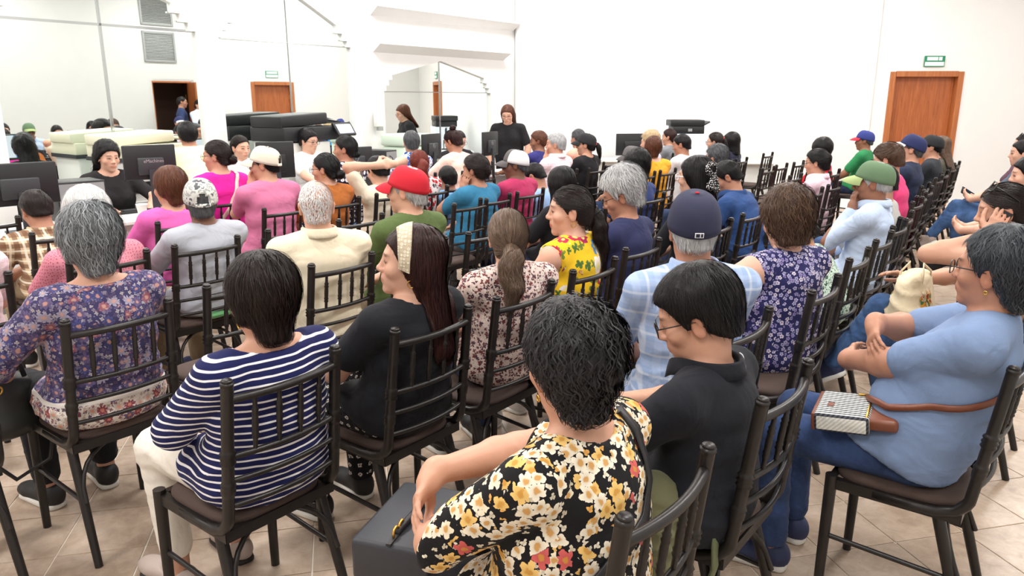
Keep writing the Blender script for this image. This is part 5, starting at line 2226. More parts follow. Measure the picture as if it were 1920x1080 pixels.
P('woman in the yellow floral top', 'woman with dark ponytail in yellow floral ruffled top, face in profile', 2.88, 1.96, z=1.26, lod=0, yaw=36, pitch=3, rec=3, fat=1.02, af=1.25, hair=h_pony((0, -0.108, 0.0), 0.30, -0.05, 0.034, 0.8), hairc='dark', shirt=FLORAL_YELLOW, sleeve='none', neck='crew', shirtname='ruffled_top', pants=J_DARK, shoe=S_WHITE, skin='light', ear=0.011, face=True, hs=0.98, lips=(0.72, 0.30, 0.34, 0.9))
P('man in the navy cap', 'man in navy baseball cap and pale blue plaid shirt seen from behind', 2.46, 1.12, z=1.32, dh=-42, lod=0, yaw=-14, pitch=6, rec=2, fem=False, fat=1.10, hair=H_MSHORT, hairc='grey', hat=dict(crown=C_['navy'], button=C_['red'], tall=1.08), shirt=BLUEPLAID, neck='collar', sl=0.85, shirtname='plaid_shirt', pants=T_BLACK, shoe=S_BLACK, skin='mid', hs=1.02)
P('woman in the sleeveless navy floral dress', 'woman with brown bob in sleeveless navy dress dotted with tiny flowers', 3.28, 1.07, z=1.245, dh=-26, lod=0, yaw=-14, pitch=8, rec=3, fat=1.16, af=1.5, hair=dict(H_FVOL, nape=-0.095, vol=0.034, t=0.022, curl=0.6, lift=0.014, nt=0.9), hairc='brown', hs_=0.0, shirt=FLORAL_NAVYSMALL, sleeve='none', neck='crew', shirtname='dress', pants=FLORAL_NAVYSMALL, shoe=S_BLACK, skin='light', hs=1.0, L=((-0.30, 0.20, 0.66), (0.3, 0.9, -0.2), (0, 0, -1), (-1, -0.4, 0.2)))


# ---- rows further on
K1 = dict(lod=1)
P('woman in the pale pink lace top', 'woman in pale pink lace top at the left edge of the picture', 0.95, 3.86, z=1.25, lod=1, hair=H_FSHORT, hairc='brown', shirt=LACEPINK, pants=T_KHAKI, shoe=S_BLACK, skin='light', fat=1.1, shirtname='blouse')
P('white-haired woman in pink', 'white-haired woman in dotted pink blouse with a black shoulder strap', 1.58, 3.88, z=1.19, lod=1, yaw=-4, pitch=16, rec=2, fat=1.18, hair=dict(H_FSHORT, vol=0.034, t=0.026, lump=0.006), hairc='white', shirt=DOTPINK, neck='boat', pants=T_GREY, shoe=S_BLACK, skin='light', shirtname='blouse')
P('man in the grey camouflage cap', 'man in grey camouflage cap and light grey tee seen from behind', 2.14, 3.88, z=1.225, lod=1, yaw=-24, pitch=4, rec=5, fem=False, fat=0.96, hair=dict(H_MSHORT, t=0.014, nape=-0.085), hairc='greydk', hat=dict(crown=CAMO, open=True), shirt=GREYTEE, pants=T_KHAKI, shoe=S_NAVY, skin='dark', sl=0.8, shirtname='tee_shirt', L='thigh', R='thigh')
P('balding man in the cream shirt', 'balding white-haired man in cream shirt seen from behind', 2.22, 2.94, z=1.275, dh=-22, lod=0, yaw=-10, pitch=4, rec=4, fem=False, fat=1.08, hair=dict(H_BALDING, dens=2.0, rad=0.0013), hairc='white', shirt=PL('cream_shirt', (232, 222, 196)), sleeve='long', neck='collar', pants=T_KHAKI, shoe=S_BLACK, skin='light', hs=1.0)
P('man in the red cap', 'white-haired man in red baseball cap and olive green tee', 2.80, 2.96, z=1.295, lod=0, yaw=22, pitch=4, rec=5, fem=False, fat=1.10, hair=dict(H_MSHORT, t=0.014, nape=-0.08), hairc='grey', hat=dict(crown=C_['red']), shirt=PL('olive_tee', (88, 106, 62)), pants=T_KHAKI, shoe=S_BLACK, skin='light', face=True, sleeve='long', shirtname='tee_shirt', hs=1.02)
P('man in the brown plaid shirt', 'dark-haired man in brown plaid shirt hunched behind the white-haired woman', 1.76, 4.85, z=1.12, lod=1, rec=-26, pitch=24, fem=False, hair=H_MSHORT, hairc='dark', shirt=BROWNPLAID, neck='collar', pants=T_KHAKI, shoe=S_BLACK, skin='mid')
P('auburn-haired woman in pink', 'woman with short auburn hair in bright pink tee facing the desk', 2.38, 4.67, z=1.22, lod=1, yaw=8, pitch=2, hair=dict(H_FSHORT, vol=0.018, t=0.014), hairc='auburn', shirt=PL('pink_tee', (222, 104, 178)), neck='scoop', pants=J_DARK, shoe=S_BLACK, skin='tan', ear=0.008, shirtname='tee_shirt')
P('man in the cream cap', 'man in cream cap and rose pink tee resting cheek on hand', 3.12, 4.67, z=1.32, lod=1, yaw=36, pitch=6, rec=0, fem=False, fat=1.12, hair=H_MSHORT, hairc='black', hat=dict(crown=C_['cream'], open=True), shirt=PL('rose_tee', (206, 120, 156)), pants=J_DARK, shoe=S_BLACK, skin='tan', gl=M_GLASSES_D, L='chin', face=True, sl=0.85, shirtname='tee_shirt')
P('woman in magenta', 'woman with dark low bun and glasses in magenta top with pale strap', 3.16, 5.40, z=1.345, lod=1, yaw=38, pitch=6, fat=1.1, hair=H_BUNLOW, hairc='dark', shirt=PL('magenta_top', (230, 40, 158)), neck='scoop', pants=J_DARK, shoe=S_BLACK, skin='tan', gl=M_GLASSES_D, shirtname='top', R='desk')
P('woman in the rust blouse', 'woman with dark low bun and glasses in rust orange blouse', 3.60, 4.67, z=1.255, lod=1, yaw=28, pitch=6, hair=dict(H_BUNLOW, bun=((0, -0.115, -0.045), (0.048, 0.036, 0.036))), hairc='black', shirt=PL('rust_blouse', (176, 102, 48)), neck='crew', pants=J_DARK, shoe=S_BLACK, skin='tan', gl=M_GLASSES_D, ear=0.007, shirtname='blouse')
P('person in the cream tee', 'person in cream tee with an arm bent behind the head', 4.16, 4.70, z=1.20, lod=1, yaw=-5, pitch=20, rec=6, fem=False, fat=0.95, hair=H_MSHORT, hairc='black', shirt=PL('cream_tee', (238, 226, 204)), pants=J_BLUE, shoe=S_WHITE, skin='light', L='behind', R='behind', shirtname='tee_shirt')
P('woman with red curls', 'woman with curly dark red ponytail in red and white print', 4.58, 4.66, z=1.23, lod=1, yaw=-32, pitch=2, hair=dict(h_pony((0, -0.11, 0.03), 0.26, -0.04, 0.045, 1.6), curl=0.5), hairc='red', shirt=REDDRESS, pants=J_DARK, shoe=S_WHITE, skin='light', shirtname='blouse')
P('child in the blue shirt', 'small child with short black hair in light blue shirt', 4.95, 4.68, z=1.07, lod=1, hs=0.92, slim=0.8, fat=0.8, yaw=-20, pitch=10, fem=False, hair=H_MSHORT, hairc='black', shirt=PL('light_blue_child', (136, 180, 224)), pants=J_BLUE, shoe=S_WHITE, skin='mid')
P('woman in the teal tee', 'woman with brown upswept hair in teal tee leaning on her hand', 4.46, 3.88, z=1.23, lod=1, yaw=14, pitch=6, rec=3, fat=1.16, af=1.15, hair=dict(H_BUNLOW, t=0.016, bun=((0, -0.105, 0.0), (0.048, 0.03, 0.06))), hairc='dark', shirt=PL('teal_tee', (52, 118, 154)), neck='scoop', pants=T_GREY, shoe=S_BLACK, skin='mid', L='cheek', sl=0.85, shirtname='tee_shirt')
P('man in the white mesh cap', 'man in grey and white mesh cap and raspberry tee', 4.94, 3.90, z=1.24, lod=1, yaw=33, pitch=8, fem=False, hair=H_MSHORT, hairc='greydk', hat=dict(crown=C_['grey'], net=C_['white']), shirt=PL('raspberry_tee', (176, 52, 94)), pants=J_DARK, shoe=S_BLACK, skin='dark', face=True, shirtname='tee_shirt')
P('man with bowed head', 'dark-haired man in light blue shirt with deeply bowed head', 5.42, 3.88, z=1.10, lod=1, rec=-18, pitch=36, yaw=10, fem=False, hair=H_CROP, hairc='black', shirt=PL('sky_shirt', (150, 180, 220)), pants=J_DARK, shoe=S_BLACK, skin='mid')
P('woman in the black top', 'woman with shoulder-length black hair in black top behind the profile woman', 4.25, 2.96, z=1.185, lod=1, yaw=-26, pitch=8, hair=dict(H_BOB, long=0.20), hairc='black', shirt=PL('black_top', (28, 28, 32)), pants=J_DARK, shoe=S_BLACK, skin='tan', shirtname='top')
P('white-haired woman in navy', 'woman with thick white-grey hair and glasses in navy top looking down', 3.56, 2.04, z=1.255, lod=0, yaw=24, pitch=22, rec=2, fat=1.10, hair=dict(H_FVOL, vol=0.034, t=0.018, curl=0.4, nape=-0.08, lift=0.012, line='f', ears=0), hairc='grey', shirt=PL('navy_top', (44, 48, 84)), neck='crew', sleeve='three', pants=J_DARK, shoe=S_BLACK, skin='mid', gl=M_GLASSES_D, face=True, shirtname='top', hs=1.0)
P('woman with the black scrunchie', 'woman with long black hair, spotted scrunchie and white glasses', 4.30, 2.0, z=1.30, lod=0, yaw=-4, pitch=3, rec=3, hair=dict(H_LONG, long=0.32), hairc='black', shirt=PL('black_blouse', (26, 26, 31)), sleeve='long', pants=T_BLACK, shoe=S_BLACK, skin='light', gl=M_GLASSES_W, glt=1.9, face=True, shirtname='blouse')
P('man in the blue shirt', 'man in dark blue shirt with head bent over his hands', 5.42, 1.98, z=1.205, lod=0, yaw=18, pitch=34, rec=-26, fem=False, fat=1.12, hair=dict(H_CROP, t=0.008), hairc='black', shirt=PL('blue_shirt', (44, 72, 122)), neck='collar', sleeve='long', pants=J_DARK, shoe=S_BLACK, skin='mid', L='phone', R='phone', face=True)
P('woman in the navy shirt', 'woman with dark wavy bob in dark blue shirt behind the white-haired woman', 5.29, 2.96, z=1.24, lod=1, yaw=-20, pitch=10, hair=dict(H_FVOL, curl=0.5), hairc='black', shirt=PL('dark_blue_shirt', (50, 66, 116)), pants=J_DARK, shoe=S_BLACK, skin='tan')
P('person in the low grey cap', 'person in low grey baseball cap behind the dark wavy bob', 6.90, 3.88, z=1.18, lod=2, yaw=12, pitch=14, fem=False, hair=H_MSHORT, hairc='dark', hat=dict(crown=C_['grey']), shirt=PL('grey_shirt', (104, 106, 116)), pants=J_DARK, shoe=S_BLACK, skin='tan', R='ear')
P('woman in the orange tank top', 'woman with short reddish hair in orange-yellow tank top seen from behind', 7.38, 3.88, z=1.255, dh=-25, lod=1, yaw=-28, pitch=4, fat=1.1, af=1.2, hair=dict(H_FSHORT, vol=0.010, t=0.012, nape=-0.09), hairc='auburn', shirt=PL('orange_tank', (240, 168, 52)), sleeve='none', neck='scoop', pants=J_DARK, shoe=S_BLACK, skin='light', shirtname='tank_top')
P('blond woman', 'woman with short wavy blond hair in pale lilac top', 8.40, 4.50, z=1.25, lod=2, yaw=10, hair=H_CURLY, hairc='blond', shirt=PL('lilac_top', (206, 204, 226)), pants=J_BLUE, shoe=S_WHITE, skin='light')
P('woman with the wine-red bun', 'woman with wine-red bun in grey top at the far table', 9.85, 4.95, z=1.25, lod=2, yaw=10, hair=H_BUNLOW, hairc='darkred', shirt=PL('grey_top', (128, 130, 136)), pants=J_DARK, shoe=S_BLACK, skin='tan')
P('man in the white tee', 'man with short cropped sides in white tee near the small printer', 8.05, 3.88, z=1.265, lod=1, yaw=10, pitch=14, fem=False, fat=1.1, hair=dict(H_CROP, t=0.007), hairc='black', shirt=PL('white_tee', (222, 222, 226)), pants=J_DARK, shoe=S_BLACK, skin='mid', face=True, shirtname='tee_shirt')
P('grey curly-haired man', 'man with curly grey hair just behind the spotted scrunchie', 6.84, 2.96, z=1.225, lod=1, yaw=-10, pitch=6, fem=False, hair=dict(H_CURLY, vol=0.012, line='m', nape=-0.07, t=0.012), hairc='greydk', shirt=PL('dark_grey_shirt', (70, 72, 80)), pants=J_DARK, shoe=S_BLACK, skin='tan')
P('woman with the orange hair tie', 'woman in glasses with dark ponytail and orange hair tie', 8.90, 3.86, z=1.26, lod=2, yaw=6, hair=h_pony((0, -0.10, 0.04), 0.2, -0.05, 0.024), hairc='dark', shirt=PL('charcoal_top', (60, 60, 68)), pants=J_DARK, shoe=S_BLACK, skin='light', gl=M_GLASSES_D)
P('woman with the long black bob', 'woman with black bob in dark navy top at the far end of her row', 9.40, 3.86, z=1.23, lod=2, yaw=-10, hair=dict(H_BOB, nape=-0.16), hairc='black', shirt=PL('navy_white_top', (40, 42, 60)), pants=T_BLACK, shoe=S_BLACK, skin='light')
P('woman in the pale pink blouse', 'woman with dark hair in pale pink blouse beside empty chairs', 7.02, 2.08, z=1.215, lod=1, yaw=4, pitch=10, hair=dict(H_BUNLOW, t=0.014, bun=((0, -0.10, 0.03), (0.045, 0.035, 0.05))), hairc='black', shirt=PL('blush_blouse', (238, 212, 224)), neck='collar', sleeve='long', pants=T_GREY, shoe=S_BLACK, skin='tan', gl=M_GLASSES_D, shirtname='blouse', R='phone', L='phone')
P('person in the red shirt', 'person with tall black hair in bright red shirt', 8.35, 2.44, z=1.225, lod=2, yaw=-30, hair=dict(H_FSHORT, vol=0.03), hairc='black', shirt=PL('red_shirt', (196, 24, 42)), pants=T_BLACK, shoe=S_BLACK, skin='tan')
P('man in the blue and red cap', 'man in blue cap with red brim and green shirt near the door', 10.3, 2.48, z=1.265, lod=2, yaw=14, fem=False, hair=H_MSHORT, hairc='greydk', hat=dict(crown=C_['royal'], brim=C_['crimson'], flat=True), shirt=PL('green_shirt', (44, 130, 80)), pants=J_DARK, shoe=S_BLACK, skin='brown')
P('woman in the mint blouse', 'woman in mint green speckled blouse leaning forward beside the navy dress', 4.06, 1.12, z=1.10, lod=1, rec=-20, pitch=40, yaw=10, fat=1.15, hair=H_FSHORT, hairc='dark', shirt=MINT, neck='crew', pants=T_BLACK, shoe=S_BLACK, skin='tan', shirtname='blouse')
P('man in the green cap', 'older man in faded green cap and pale blue shirt, hand at mouth', 4.96, 1.14, z=1.275, lod=0, yaw=8, pitch=6, rec=5, fem=False, fat=1.08, hair=dict(H_MSHORT, nape=-0.06), hairc='grey', hat=dict(crown=C_['green'], brim=C_['lime']), shirt=BLUESTRIPE, neck='collar', sleeve='long', pants=T_GREY, shoe=S_BLACK, skin='brown', L='chin', face=True, stub=0.2, hs=1.02)
P('person in light grey', 'dark-haired person in light grey shirt half hidden by the green cap', 5.36, 1.18, z=1.235, lod=1, yaw=0, pitch=14, fem=False, fat=1.1, hair=H_MSHORT, hairc='black', shirt=PL('light_grey_shirt', (178, 176, 174)), sleeve='long', pants=J_DARK, shoe=S_BLACK, skin='tan')
P('woman in the hot pink tee', 'woman with messy light brown bun in hot pink tee', 6.22, 1.27, z=1.325, lod=1, rec=0, yaw=-8, pitch=22, fat=1.1, hair=dict(H_BUNLOW, t=0.016, lump=0.007, bun=((0, -0.09, 0.055), (0.045, 0.04, 0.045))), hairc='brown', shirt=PL('hot_pink_tee', (222, 70, 124)), pants=J_BLUE, shoe=S_WHITE, skin='light', sl=0.85, shirtname='tee_shirt')
P('man in the navy and white cap', 'bearded man in navy cap with white brim and navy tee against the door', 7.40, 1.42, z=1.345, lod=1, yaw=10, pitch=-5, fem=False, fat=1.12, hair=H_MSHORT, hairc='greydk', hat=dict(crown=C_['dknavy'], brim=C_['white']), shirt=PL('navy_tee', (40, 48, 72)), pants=J_DARK, shoe=S_BLACK, skin='tan', gl=M_GLASSES_D, stub=0.9, face=True, shirtname='tee_shirt')
P('man in the black cap', 'man in black cap and black tee beside the navy-capped man', 8.9, 1.50, z=1.285, lod=2, yaw=8, fem=False, hair=H_MSHORT, hairc='black', hat=dict(crown=C_['black']), shirt=PL('black_tee2', (46, 50, 56)), pants=J_DARK, shoe=S_BLACK, skin='tan', shirtname='tee_shirt')
P('woman with long light brown hair', 'woman with long light brown hair at the row end by the door', 9.75, 1.55, z=1.235, lod=2, yaw=-10, hair=dict(H_LONG, long=0.25), hairc='sleek', shirt=PL('olive_top', (92, 88, 78)), pants=J_DARK, shoe=S_BLACK, skin='light')
# ---- last row, right
P('woman on the phone', 'woman with sunglasses on her head holding a phone to her cheek', 3.92, 0.36, z=1.285, lod=0, yaw=12, pitch=12, rec=4, fat=1.04, af=1.0, hair=h_pony((0, -0.11, -0.02), 0.12, -0.04, 0.028), hairc='dark', shirt=PL('taupe_top', (150, 128, 116)), sleeve='none', neck='scoop', pants=J_BLUE, shoe=S_NAVY, skin='tan', L='ear', ear=0.010, face=True, legs='cross', shirtname='top',
  R=((0.04, 0.28, 0.80), (-0.2, 0.8, 0.3), (-0.4, 0.0, -0.8)))
P('woman in black leggings', 'woman with long black hair, black leggings and pale sneakers', 6.25, 0.46, z=1.26, lod=1, yaw=12, pitch=8, hair=dict(H_LONG, long=0.22), hairc='black', shirt=PL('dusty_top', (120, 108, 112)), pants=T_BLACK, shoe=plain('shoe_lilac', (206, 188, 208), 0.6), skin='light', legs='ext', shirtname='top', R='phone', L='phone')
P('person in crossed jeans', 'person in grey tee and jeans with crossed legs by the white wall', 8.3, 0.66, z=1.29, lod=2, yaw=10, fem=False, hair=H_MSHORT, hairc='black', shirt=PL('slate_tee', (84, 92, 106)), pants=J_BLUE, shoe=S_GREY, skin='light', legs='cross', L='phone', R='phone')
P('woman with sunglasses on her hair', 'woman with dark hair pulled back far along the last row', 9.5, 0.74, z=1.30, lod=2, yaw=8, hair=H_BUNLOW, hairc='dark', shirt=PL('plum_top', (96, 70, 84)), pants=J_DARK, shoe=S_BLACK, skin='light')
# ---- at the desks
P('staff woman in the black jacket', 'staff woman with wavy black hair and black jacket working at the white desk', 2.92, 6.62, z=1.295, dh=176, lod=1, yaw=4, pitch=10, rec=-4, fat=1.15, hair=dict(H_FVOL, long=0.16, lw=0.1, vol=0.02), hairc='black', shirt=PL('black_jacket', (38, 36, 38)), sleeve='long', neck='scoop', pants=T_BLACK, shoe=S_BLACK, skin='light', L='desk', R='desk', face=True, shirtname='jacket')
P('staff woman in white', 'staff woman with dark ponytail in white blouse behind the cream cap', 4.28, 6.70, z=1.30, dh=176, lod=1, yaw=6, pitch=8, hair=h_pony((0, -0.11, 0.0), 0.2, -0.05, 0.026), hairc='dark', shirt=PL('white_blouse', (236, 236, 238)), pants=T_BLACK, shoe=S_BLACK, skin='light', L='desk', R='desk', face=True, shirtname='blouse')
P('young man in white', 'young man with black hair and glasses in white tee talking across the desk', 5.05, 6.62, z=1.335, dh=176, lod=1, yaw=14, pitch=10, fem=False, hair=dict(H_MSHORT, t=0.018, vol=0.01), hairc='black', shirt=PL('white_tee2', (240, 238, 236)), pants=J_DARK, shoe=S_BLACK, skin='light', gl=M_GLASSES_D, L='desk', R='desk', face=True, shirtname='tee_shirt')
P('man in pale yellow', 'man with curly black hair in pale yellow tee leaning over the copier', 3.62, 6.40, z=1.45, dh=-12, lod=1, stand=True, rec=-36, yaw=-10, pitch=10, fem=False, hair=dict(H_MSHORT, t=0.016, curl=0.6), hairc='black', shirt=PL('pale_yellow_tee', (236, 230, 186)), pants=J_DARK, shoe=S_BLACK, skin='mid', L='desk', R='desk', shirtname='tee_shirt')
P('woman in polka dots', 'woman with dark bun in navy polka dot dress at the desk', 4.42, 5.42, z=1.335, lod=1, yaw=36, pitch=4, fat=1.1, hair=dict(H_BUNLOW, bun=((0, -0.105, -0.05), (0.034, 0.03, 0.03))), hairc='black', shirt=POLKA, pants=POLKA, shoe=S_BLACK, skin='mid', shirtname='dress', R='desk')
P('man in the blue and white shirt', 'man with thinning grey hair in blue and white print shirt', 5.36, 5.55, z=1.35, lod=1, yaw=-34, pitch=2, fem=False, hair=dict(H_MSHORT, t=0.008), hairc='greydk', shirt=HAWAII, neck='collar', pants=T_GREY, shoe=S_BLACK, skin='tan')
P('woman in the peach tee', 'woman with brown top bun in pale peach tee bent over the desk', 6.02, 5.45, z=1.33, lod=1, yaw=6, pitch=26, rec=-6, fat=1.05, hair=H_BUNTOP, hairc='darkred', shirt=PL('peach_tee', (254, 214, 200)), pants=J_GREY, shoe=S_WHITE, skin='mid', R='desk', L='desk', shirtname='tee_shirt')
P('staff man in black', 'staff man in glasses and black shirt leaning over papers', 7.08, 6.42, z=1.275, dh=170, lod=2, yaw=-6, pitch=24, rec=-8, fem=False, hair=H_CROP, hairc='black', shirt=PL('black_shirt', (34, 33, 36)), pants=T_BLACK, shoe=S_BLACK, skin='light', gl=M_GLASSES_D, L='desk', R='desk')
P('standing woman in black', 'standing staff woman with long brown hair and glasses in black blouse', 8.28, 6.52, z=1.565, dh=118, lod=1, stand=True, rec=-10, yaw=0, pitch=18, fat=1.2, af=1.2, hair=dict(H_LONG, long=0.24, lw=0.095), hairc='auburn', shirt=PL('black_blouse2', (33, 32, 35)), pants=T_BLACK, shoe=S_BLACK, skin='light', gl=M_GLASSES_R, L='side', R='side', face=True, shirtname='blouse')
P('woman in royal navy', 'woman with auburn hair in royal navy tee in profile by the monitors', 7.42, 5.45, z=1.28, lod=2, yaw=30, pitch=10, fat=1.15, hair=h_pony((0, -0.11, -0.02), 0.12, -0.04, 0.026, t=0.014), hairc='auburn', shirt=PL('royal_navy_tee', (54, 54, 120)), pants=T_BLACK, shoe=S_BLACK, skin='brown', R='desk', L='desk', shirtname='tee_shirt')
P('man in the pale pink shirt', 'grey-haired man in pale pink checked shirt with hand at chin', 6.62, 4.66, z=1.305, lod=1, yaw=26, pitch=4, fem=False, fat=1.08, hair=H_MSHORT, hairc='grey', shirt=cloth_plaid('pale_pink_check', (246, 220, 228), (250, 232, 238), (226, 190, 206), 0.03, 0.4), neck='collar', pants=T_GREY, shoe=S_BLACK, skin='tan', L='chin', face=True)
P('woman in the peach top with grey ponytail', 'woman with grey ponytail in bright peach top with dark red strap', 7.95, 5.25, z=1.295, lod=2, yaw=-15, hair=h_pony((0, -0.11, 0.03), 0.22, -0.05, 0.026), hairc='greydk', shirt=PL('bright_peach', (250, 176, 154)), pants=J_DARK, shoe=S_WHITE, skin='tan', shirtname='top')
P('woman in the black cap', 'woman with dark ponytail through black cap in black tee', 7.15, 4.62, z=1.28, lod=1, yaw=22, pitch=4, fat=1.05, af=1.1, hair=h_pony((0, -0.115, 0.01), 0.17, -0.05, 0.026), hairc='black', hat=dict(crown=C_['black'], open=True), shirt=PL('black_tee3', (30, 30, 34)), neck='scoop', pants=J_DARK, shoe=S_BLACK, skin='tan', shirtname='tee_shirt', face=True)
# ---- beside the doorway behind the camera, seen only in the tall mirror
P('standing man in navy', 'standing man in navy tee by the open doorway in the mirror', 8.62, -0.75, z=1.72, dh=-60, lod=2, stand=True, rec=2, fem=False, hair=H_CROP, hairc='black', shirt=PL('navy_tee2', (44, 56, 92)), pants=J_DARK, shoe=S_BLACK, skin='mid', L='side', R='side')
P('standing woman in pale blue', 'standing woman in pale blue shirt by the open doorway in the mirror', 8.86, -0.50, z=1.66, dh=-10, lod=2, stand=True, rec=0, pitch=4, hair=H_BUNLOW, hairc='dark', shirt=PL('pale_blue_shirt', (206, 220, 238)), neck='collar', pants=J_DARK, shoe=S_BLACK, skin='light', L='lap', R='lap')

INFO = {}
for who, label, sp in PEOPLE:
    r_, inf = person(sp, label)
    INFO[who] = (r_, inf)

# ================================================================ chairs: the occupied ones, then the empty ones
_at = {'woman in the black floral blouse': (1.23, 0.815), 'man in the black polo': (1.91, 0.815), 'woman in the blue-grey tee': (2.55, 0.35), 'woman in the striped top': (1.165, 1.965), 'woman in the indigo patterned tunic': (1.14, 2.89),
       'woman with the white headband': (1.755, 1.955), 'woman with the brown ponytail': (2.26, 1.945), 'woman in the yellow floral top': (2.82, 1.975), 'man in the navy cap': (2.40, 1.10), 'woman in the sleeveless navy floral dress': (3.09, 1.05),
       'balding man in the cream shirt': (2.20, 2.965), 'man in the red cap': (2.735, 2.98), 'man in the grey camouflage cap': (2.06, 3.89), 'white-haired woman in navy': (3.40, 2.045), 'man in the blue shirt': (4.90, 2.03), 'white-haired woman in pink': (1.56, 3.89), 'woman in the mint blouse': (3.82, 1.10)}
for who, label, sp in PEOPLE:
    if sp.get('stand'):
        continue
    s_, t_ = _at.get(who, (sp['s'], sp['t'] + 0.01))
    chair(s_, t_, 'dark spindle-back chair under the ' + who, sp.get('dh', 0) if who.startswith(('staff', 'young')) else 0)
for s_, t_, lb, dh in [
        (1.70, 2.975, 'empty dark chair with brown seat between the tunic and cream-shirt sitters', 0),
        (3.26, 2.96, 'empty dark chair just left of the brown ponytail', 0),
        (2.63, 3.92, 'dark chair back showing left of the balding man', 0),
        (3.12, 3.90, 'dark chair back between the rust blouse and the red cap', 0),
        (4.10, 3.83, 'empty dark chair in front of the teal tee, its back overlapping her', 0),
        (5.50, 2.04, 'empty dark chair right behind the man in the blue shirt', 0),
        (4.72, 2.95, 'empty dark chair ahead of the white-haired woman in navy', 0),
        (7.94, 4.92, 'empty dark chair right of the woman in the black cap', 0),
        (10.58, 3.95, 'empty dark chair alone against the white wall', 0),
        (8.26, 3.12, 'left one of two empty dark chairs behind the blue-shirted man', 0),
        (8.78, 3.15, 'right one of two empty dark chairs behind the blue-shirted man', 0),
        (9.30, 3.12, 'empty dark chair at the far end of the empty pair', 0),
        (7.62, 2.62, 'empty dark chair left of the pale pink blouse', 0),
        (8.10, 2.60, 'empty dark chair ahead of the pale pink blouse', 0),
        (5.85, 2.10, 'empty dark chair beside the phone-gazing pale pink blouse', 0),
        (6.45, 2.08, 'second empty dark chair beside the pale pink blouse', 0),
        (4.42, 1.12, 'empty dark chair between the mint blouse and the green cap', 0),
        (6.60, 1.32, 'first empty dark chair behind the hot pink tee', 0),
        (7.10, 1.36, 'second empty dark chair behind the hot pink tee', 0),
        (8.25, 1.46, 'empty dark chair between the navy cap and the black cap', 0),
        (10.35, 1.60, 'empty dark chair at the row end before the wooden door', 0),
        (1.60, 5.62, 'dark chair at the left edge before the black monitor', 0),
        (6.85, 5.55, 'empty dark chair between two monitors at the desk', 180),
        (0.55, 2.92, 'dark chair partly outside the left edge beside the tunic', 0)]:
    chair(s_, t_, lb, dh)


# ================================================================ worn accessories (parts of their wearers)
def on_surface(sdf, pts, off=0.004, it=4, raw=False):
    P_ = np.array(pts, dtype=np.float64)
    for _ in range(it):
        d = sdf.at(P_, raw)
        P_ = P_ - sdf.grad(P_, 0.004, raw) * (d - off)[:, None]
    return P_


def strap(who, pts, width, mat, name='strap', n=26, off=0.005):
    root, inf = INFO[who]
    pts = [np.array(p) for p in pts]
    seg = []
    for i in range(n):
        u = i / (n - 1) * (len(pts) - 1)
        k = min(int(u), len(pts) - 2)
        seg.append(pts[k] * (1 - (u - k)) + pts[k + 1] * (u - k))
    S_ = on_surface(inf['shirt'], seg, off)
    G = inf['shirt'].grad(S_, 0.01, False)
    m = MB()
    for i in range(n):
        t = S_[min(i + 1, n - 1)] - S_[max(i - 1, 0)]
        sd = nrm(np.cross(t, G[i]))
        for o, h in ((-1, 0), (1, 0), (1, 1), (-1, 1)):
            m.v.append(tuple(S_[i] + sd * o * width / 2 + G[i] * (0.004 if h else -0.002)))
    for i in range(n - 1):
        a = i * 4
        for j in range(4):
            m.f.append((a + j, a + (j + 1) % 4, a + 4 + (j + 1) % 4, a + 4 + j))
            m.m.append(0)
    return m.build(name, mat, root, True)


M_STRAPB = plain('black_leather', (30, 29, 31), 0.45, bump=0.15, bscale=300)
M_LEATHER = plain('brown_leather', (116, 64, 44), 0.42, noise=0.1, nscale=30)
f_ = INFO['woman in the black floral blouse'][1]
strap('woman in the black floral blouse', [f_['C7'] + _v((0.09, 0.10, -0.06)), f_['C7'] + _v((0.105, -0.02, -0.0)), f_['C7'] + _v((0.05, -0.13, -0.16)), f_['P0'] + _v((-0.08, -0.16, 0.20)), f_['P0'] + _v((-0.20, -0.05, 0.07))], 0.034, M_STRAPB, 'shoulder_strap')
w_ = INFO['white-haired woman in pink'][1]
strap('white-haired woman in pink', [w_['C7'] + _v((-0.12, 0.06, -0.03)), w_['C7'] + _v((-0.125, -0.04, -0.02)), w_['C7'] + _v((-0.13, -0.12, -0.16)), w_['P0'] + _v((-0.14, -0.12, 0.18))], 0.032, M_STRAPB, 'shoulder_strap')
w_ = INFO['woman in magenta'][1]
strap('woman in magenta', [w_['C7'] + _v((0.10, 0.06, -0.03)), w_['C7'] + _v((0.10, -0.04, -0.01)), w_['C7'] + _v((0.0, -0.13, -0.22)), w_['P0'] + _v((-0.13, -0.10, 0.12))], 0.03, plain('pale_strap', (240, 206, 200), 0.6), 'shoulder_strap')
w_ = INFO['woman in polka dots'][1]
strap('woman in polka dots', [w_['C7'] + _v((0.09, 0.05, -0.03)), w_['C7'] + _v((0.10, -0.04, -0.01)), w_['C7'] + _v((0.02, -0.13, -0.2)), w_['P0'] + _v((-0.13, -0.10, 0.12))], 0.03, plain('brown_strap', (76, 58, 58), 0.6), 'shoulder_strap')
w_ = INFO['woman in the blue-grey tee'][1]
strap('woman in the blue-grey tee', [w_['P0'] + _v((-0.06, 0.24, 0.16)), w_['P0'] + _v((-0.20, 0.10, 0.17)), w_['P0'] + _v((-0.21, -0.04, 0.20)), w_['P0'] + _v((-0.10, -0.20, 0.24))], 0.020, M_LEATHER, 'purse_strap')

# cream eyelet headband
root, inf = INFO['woman with the white headband']


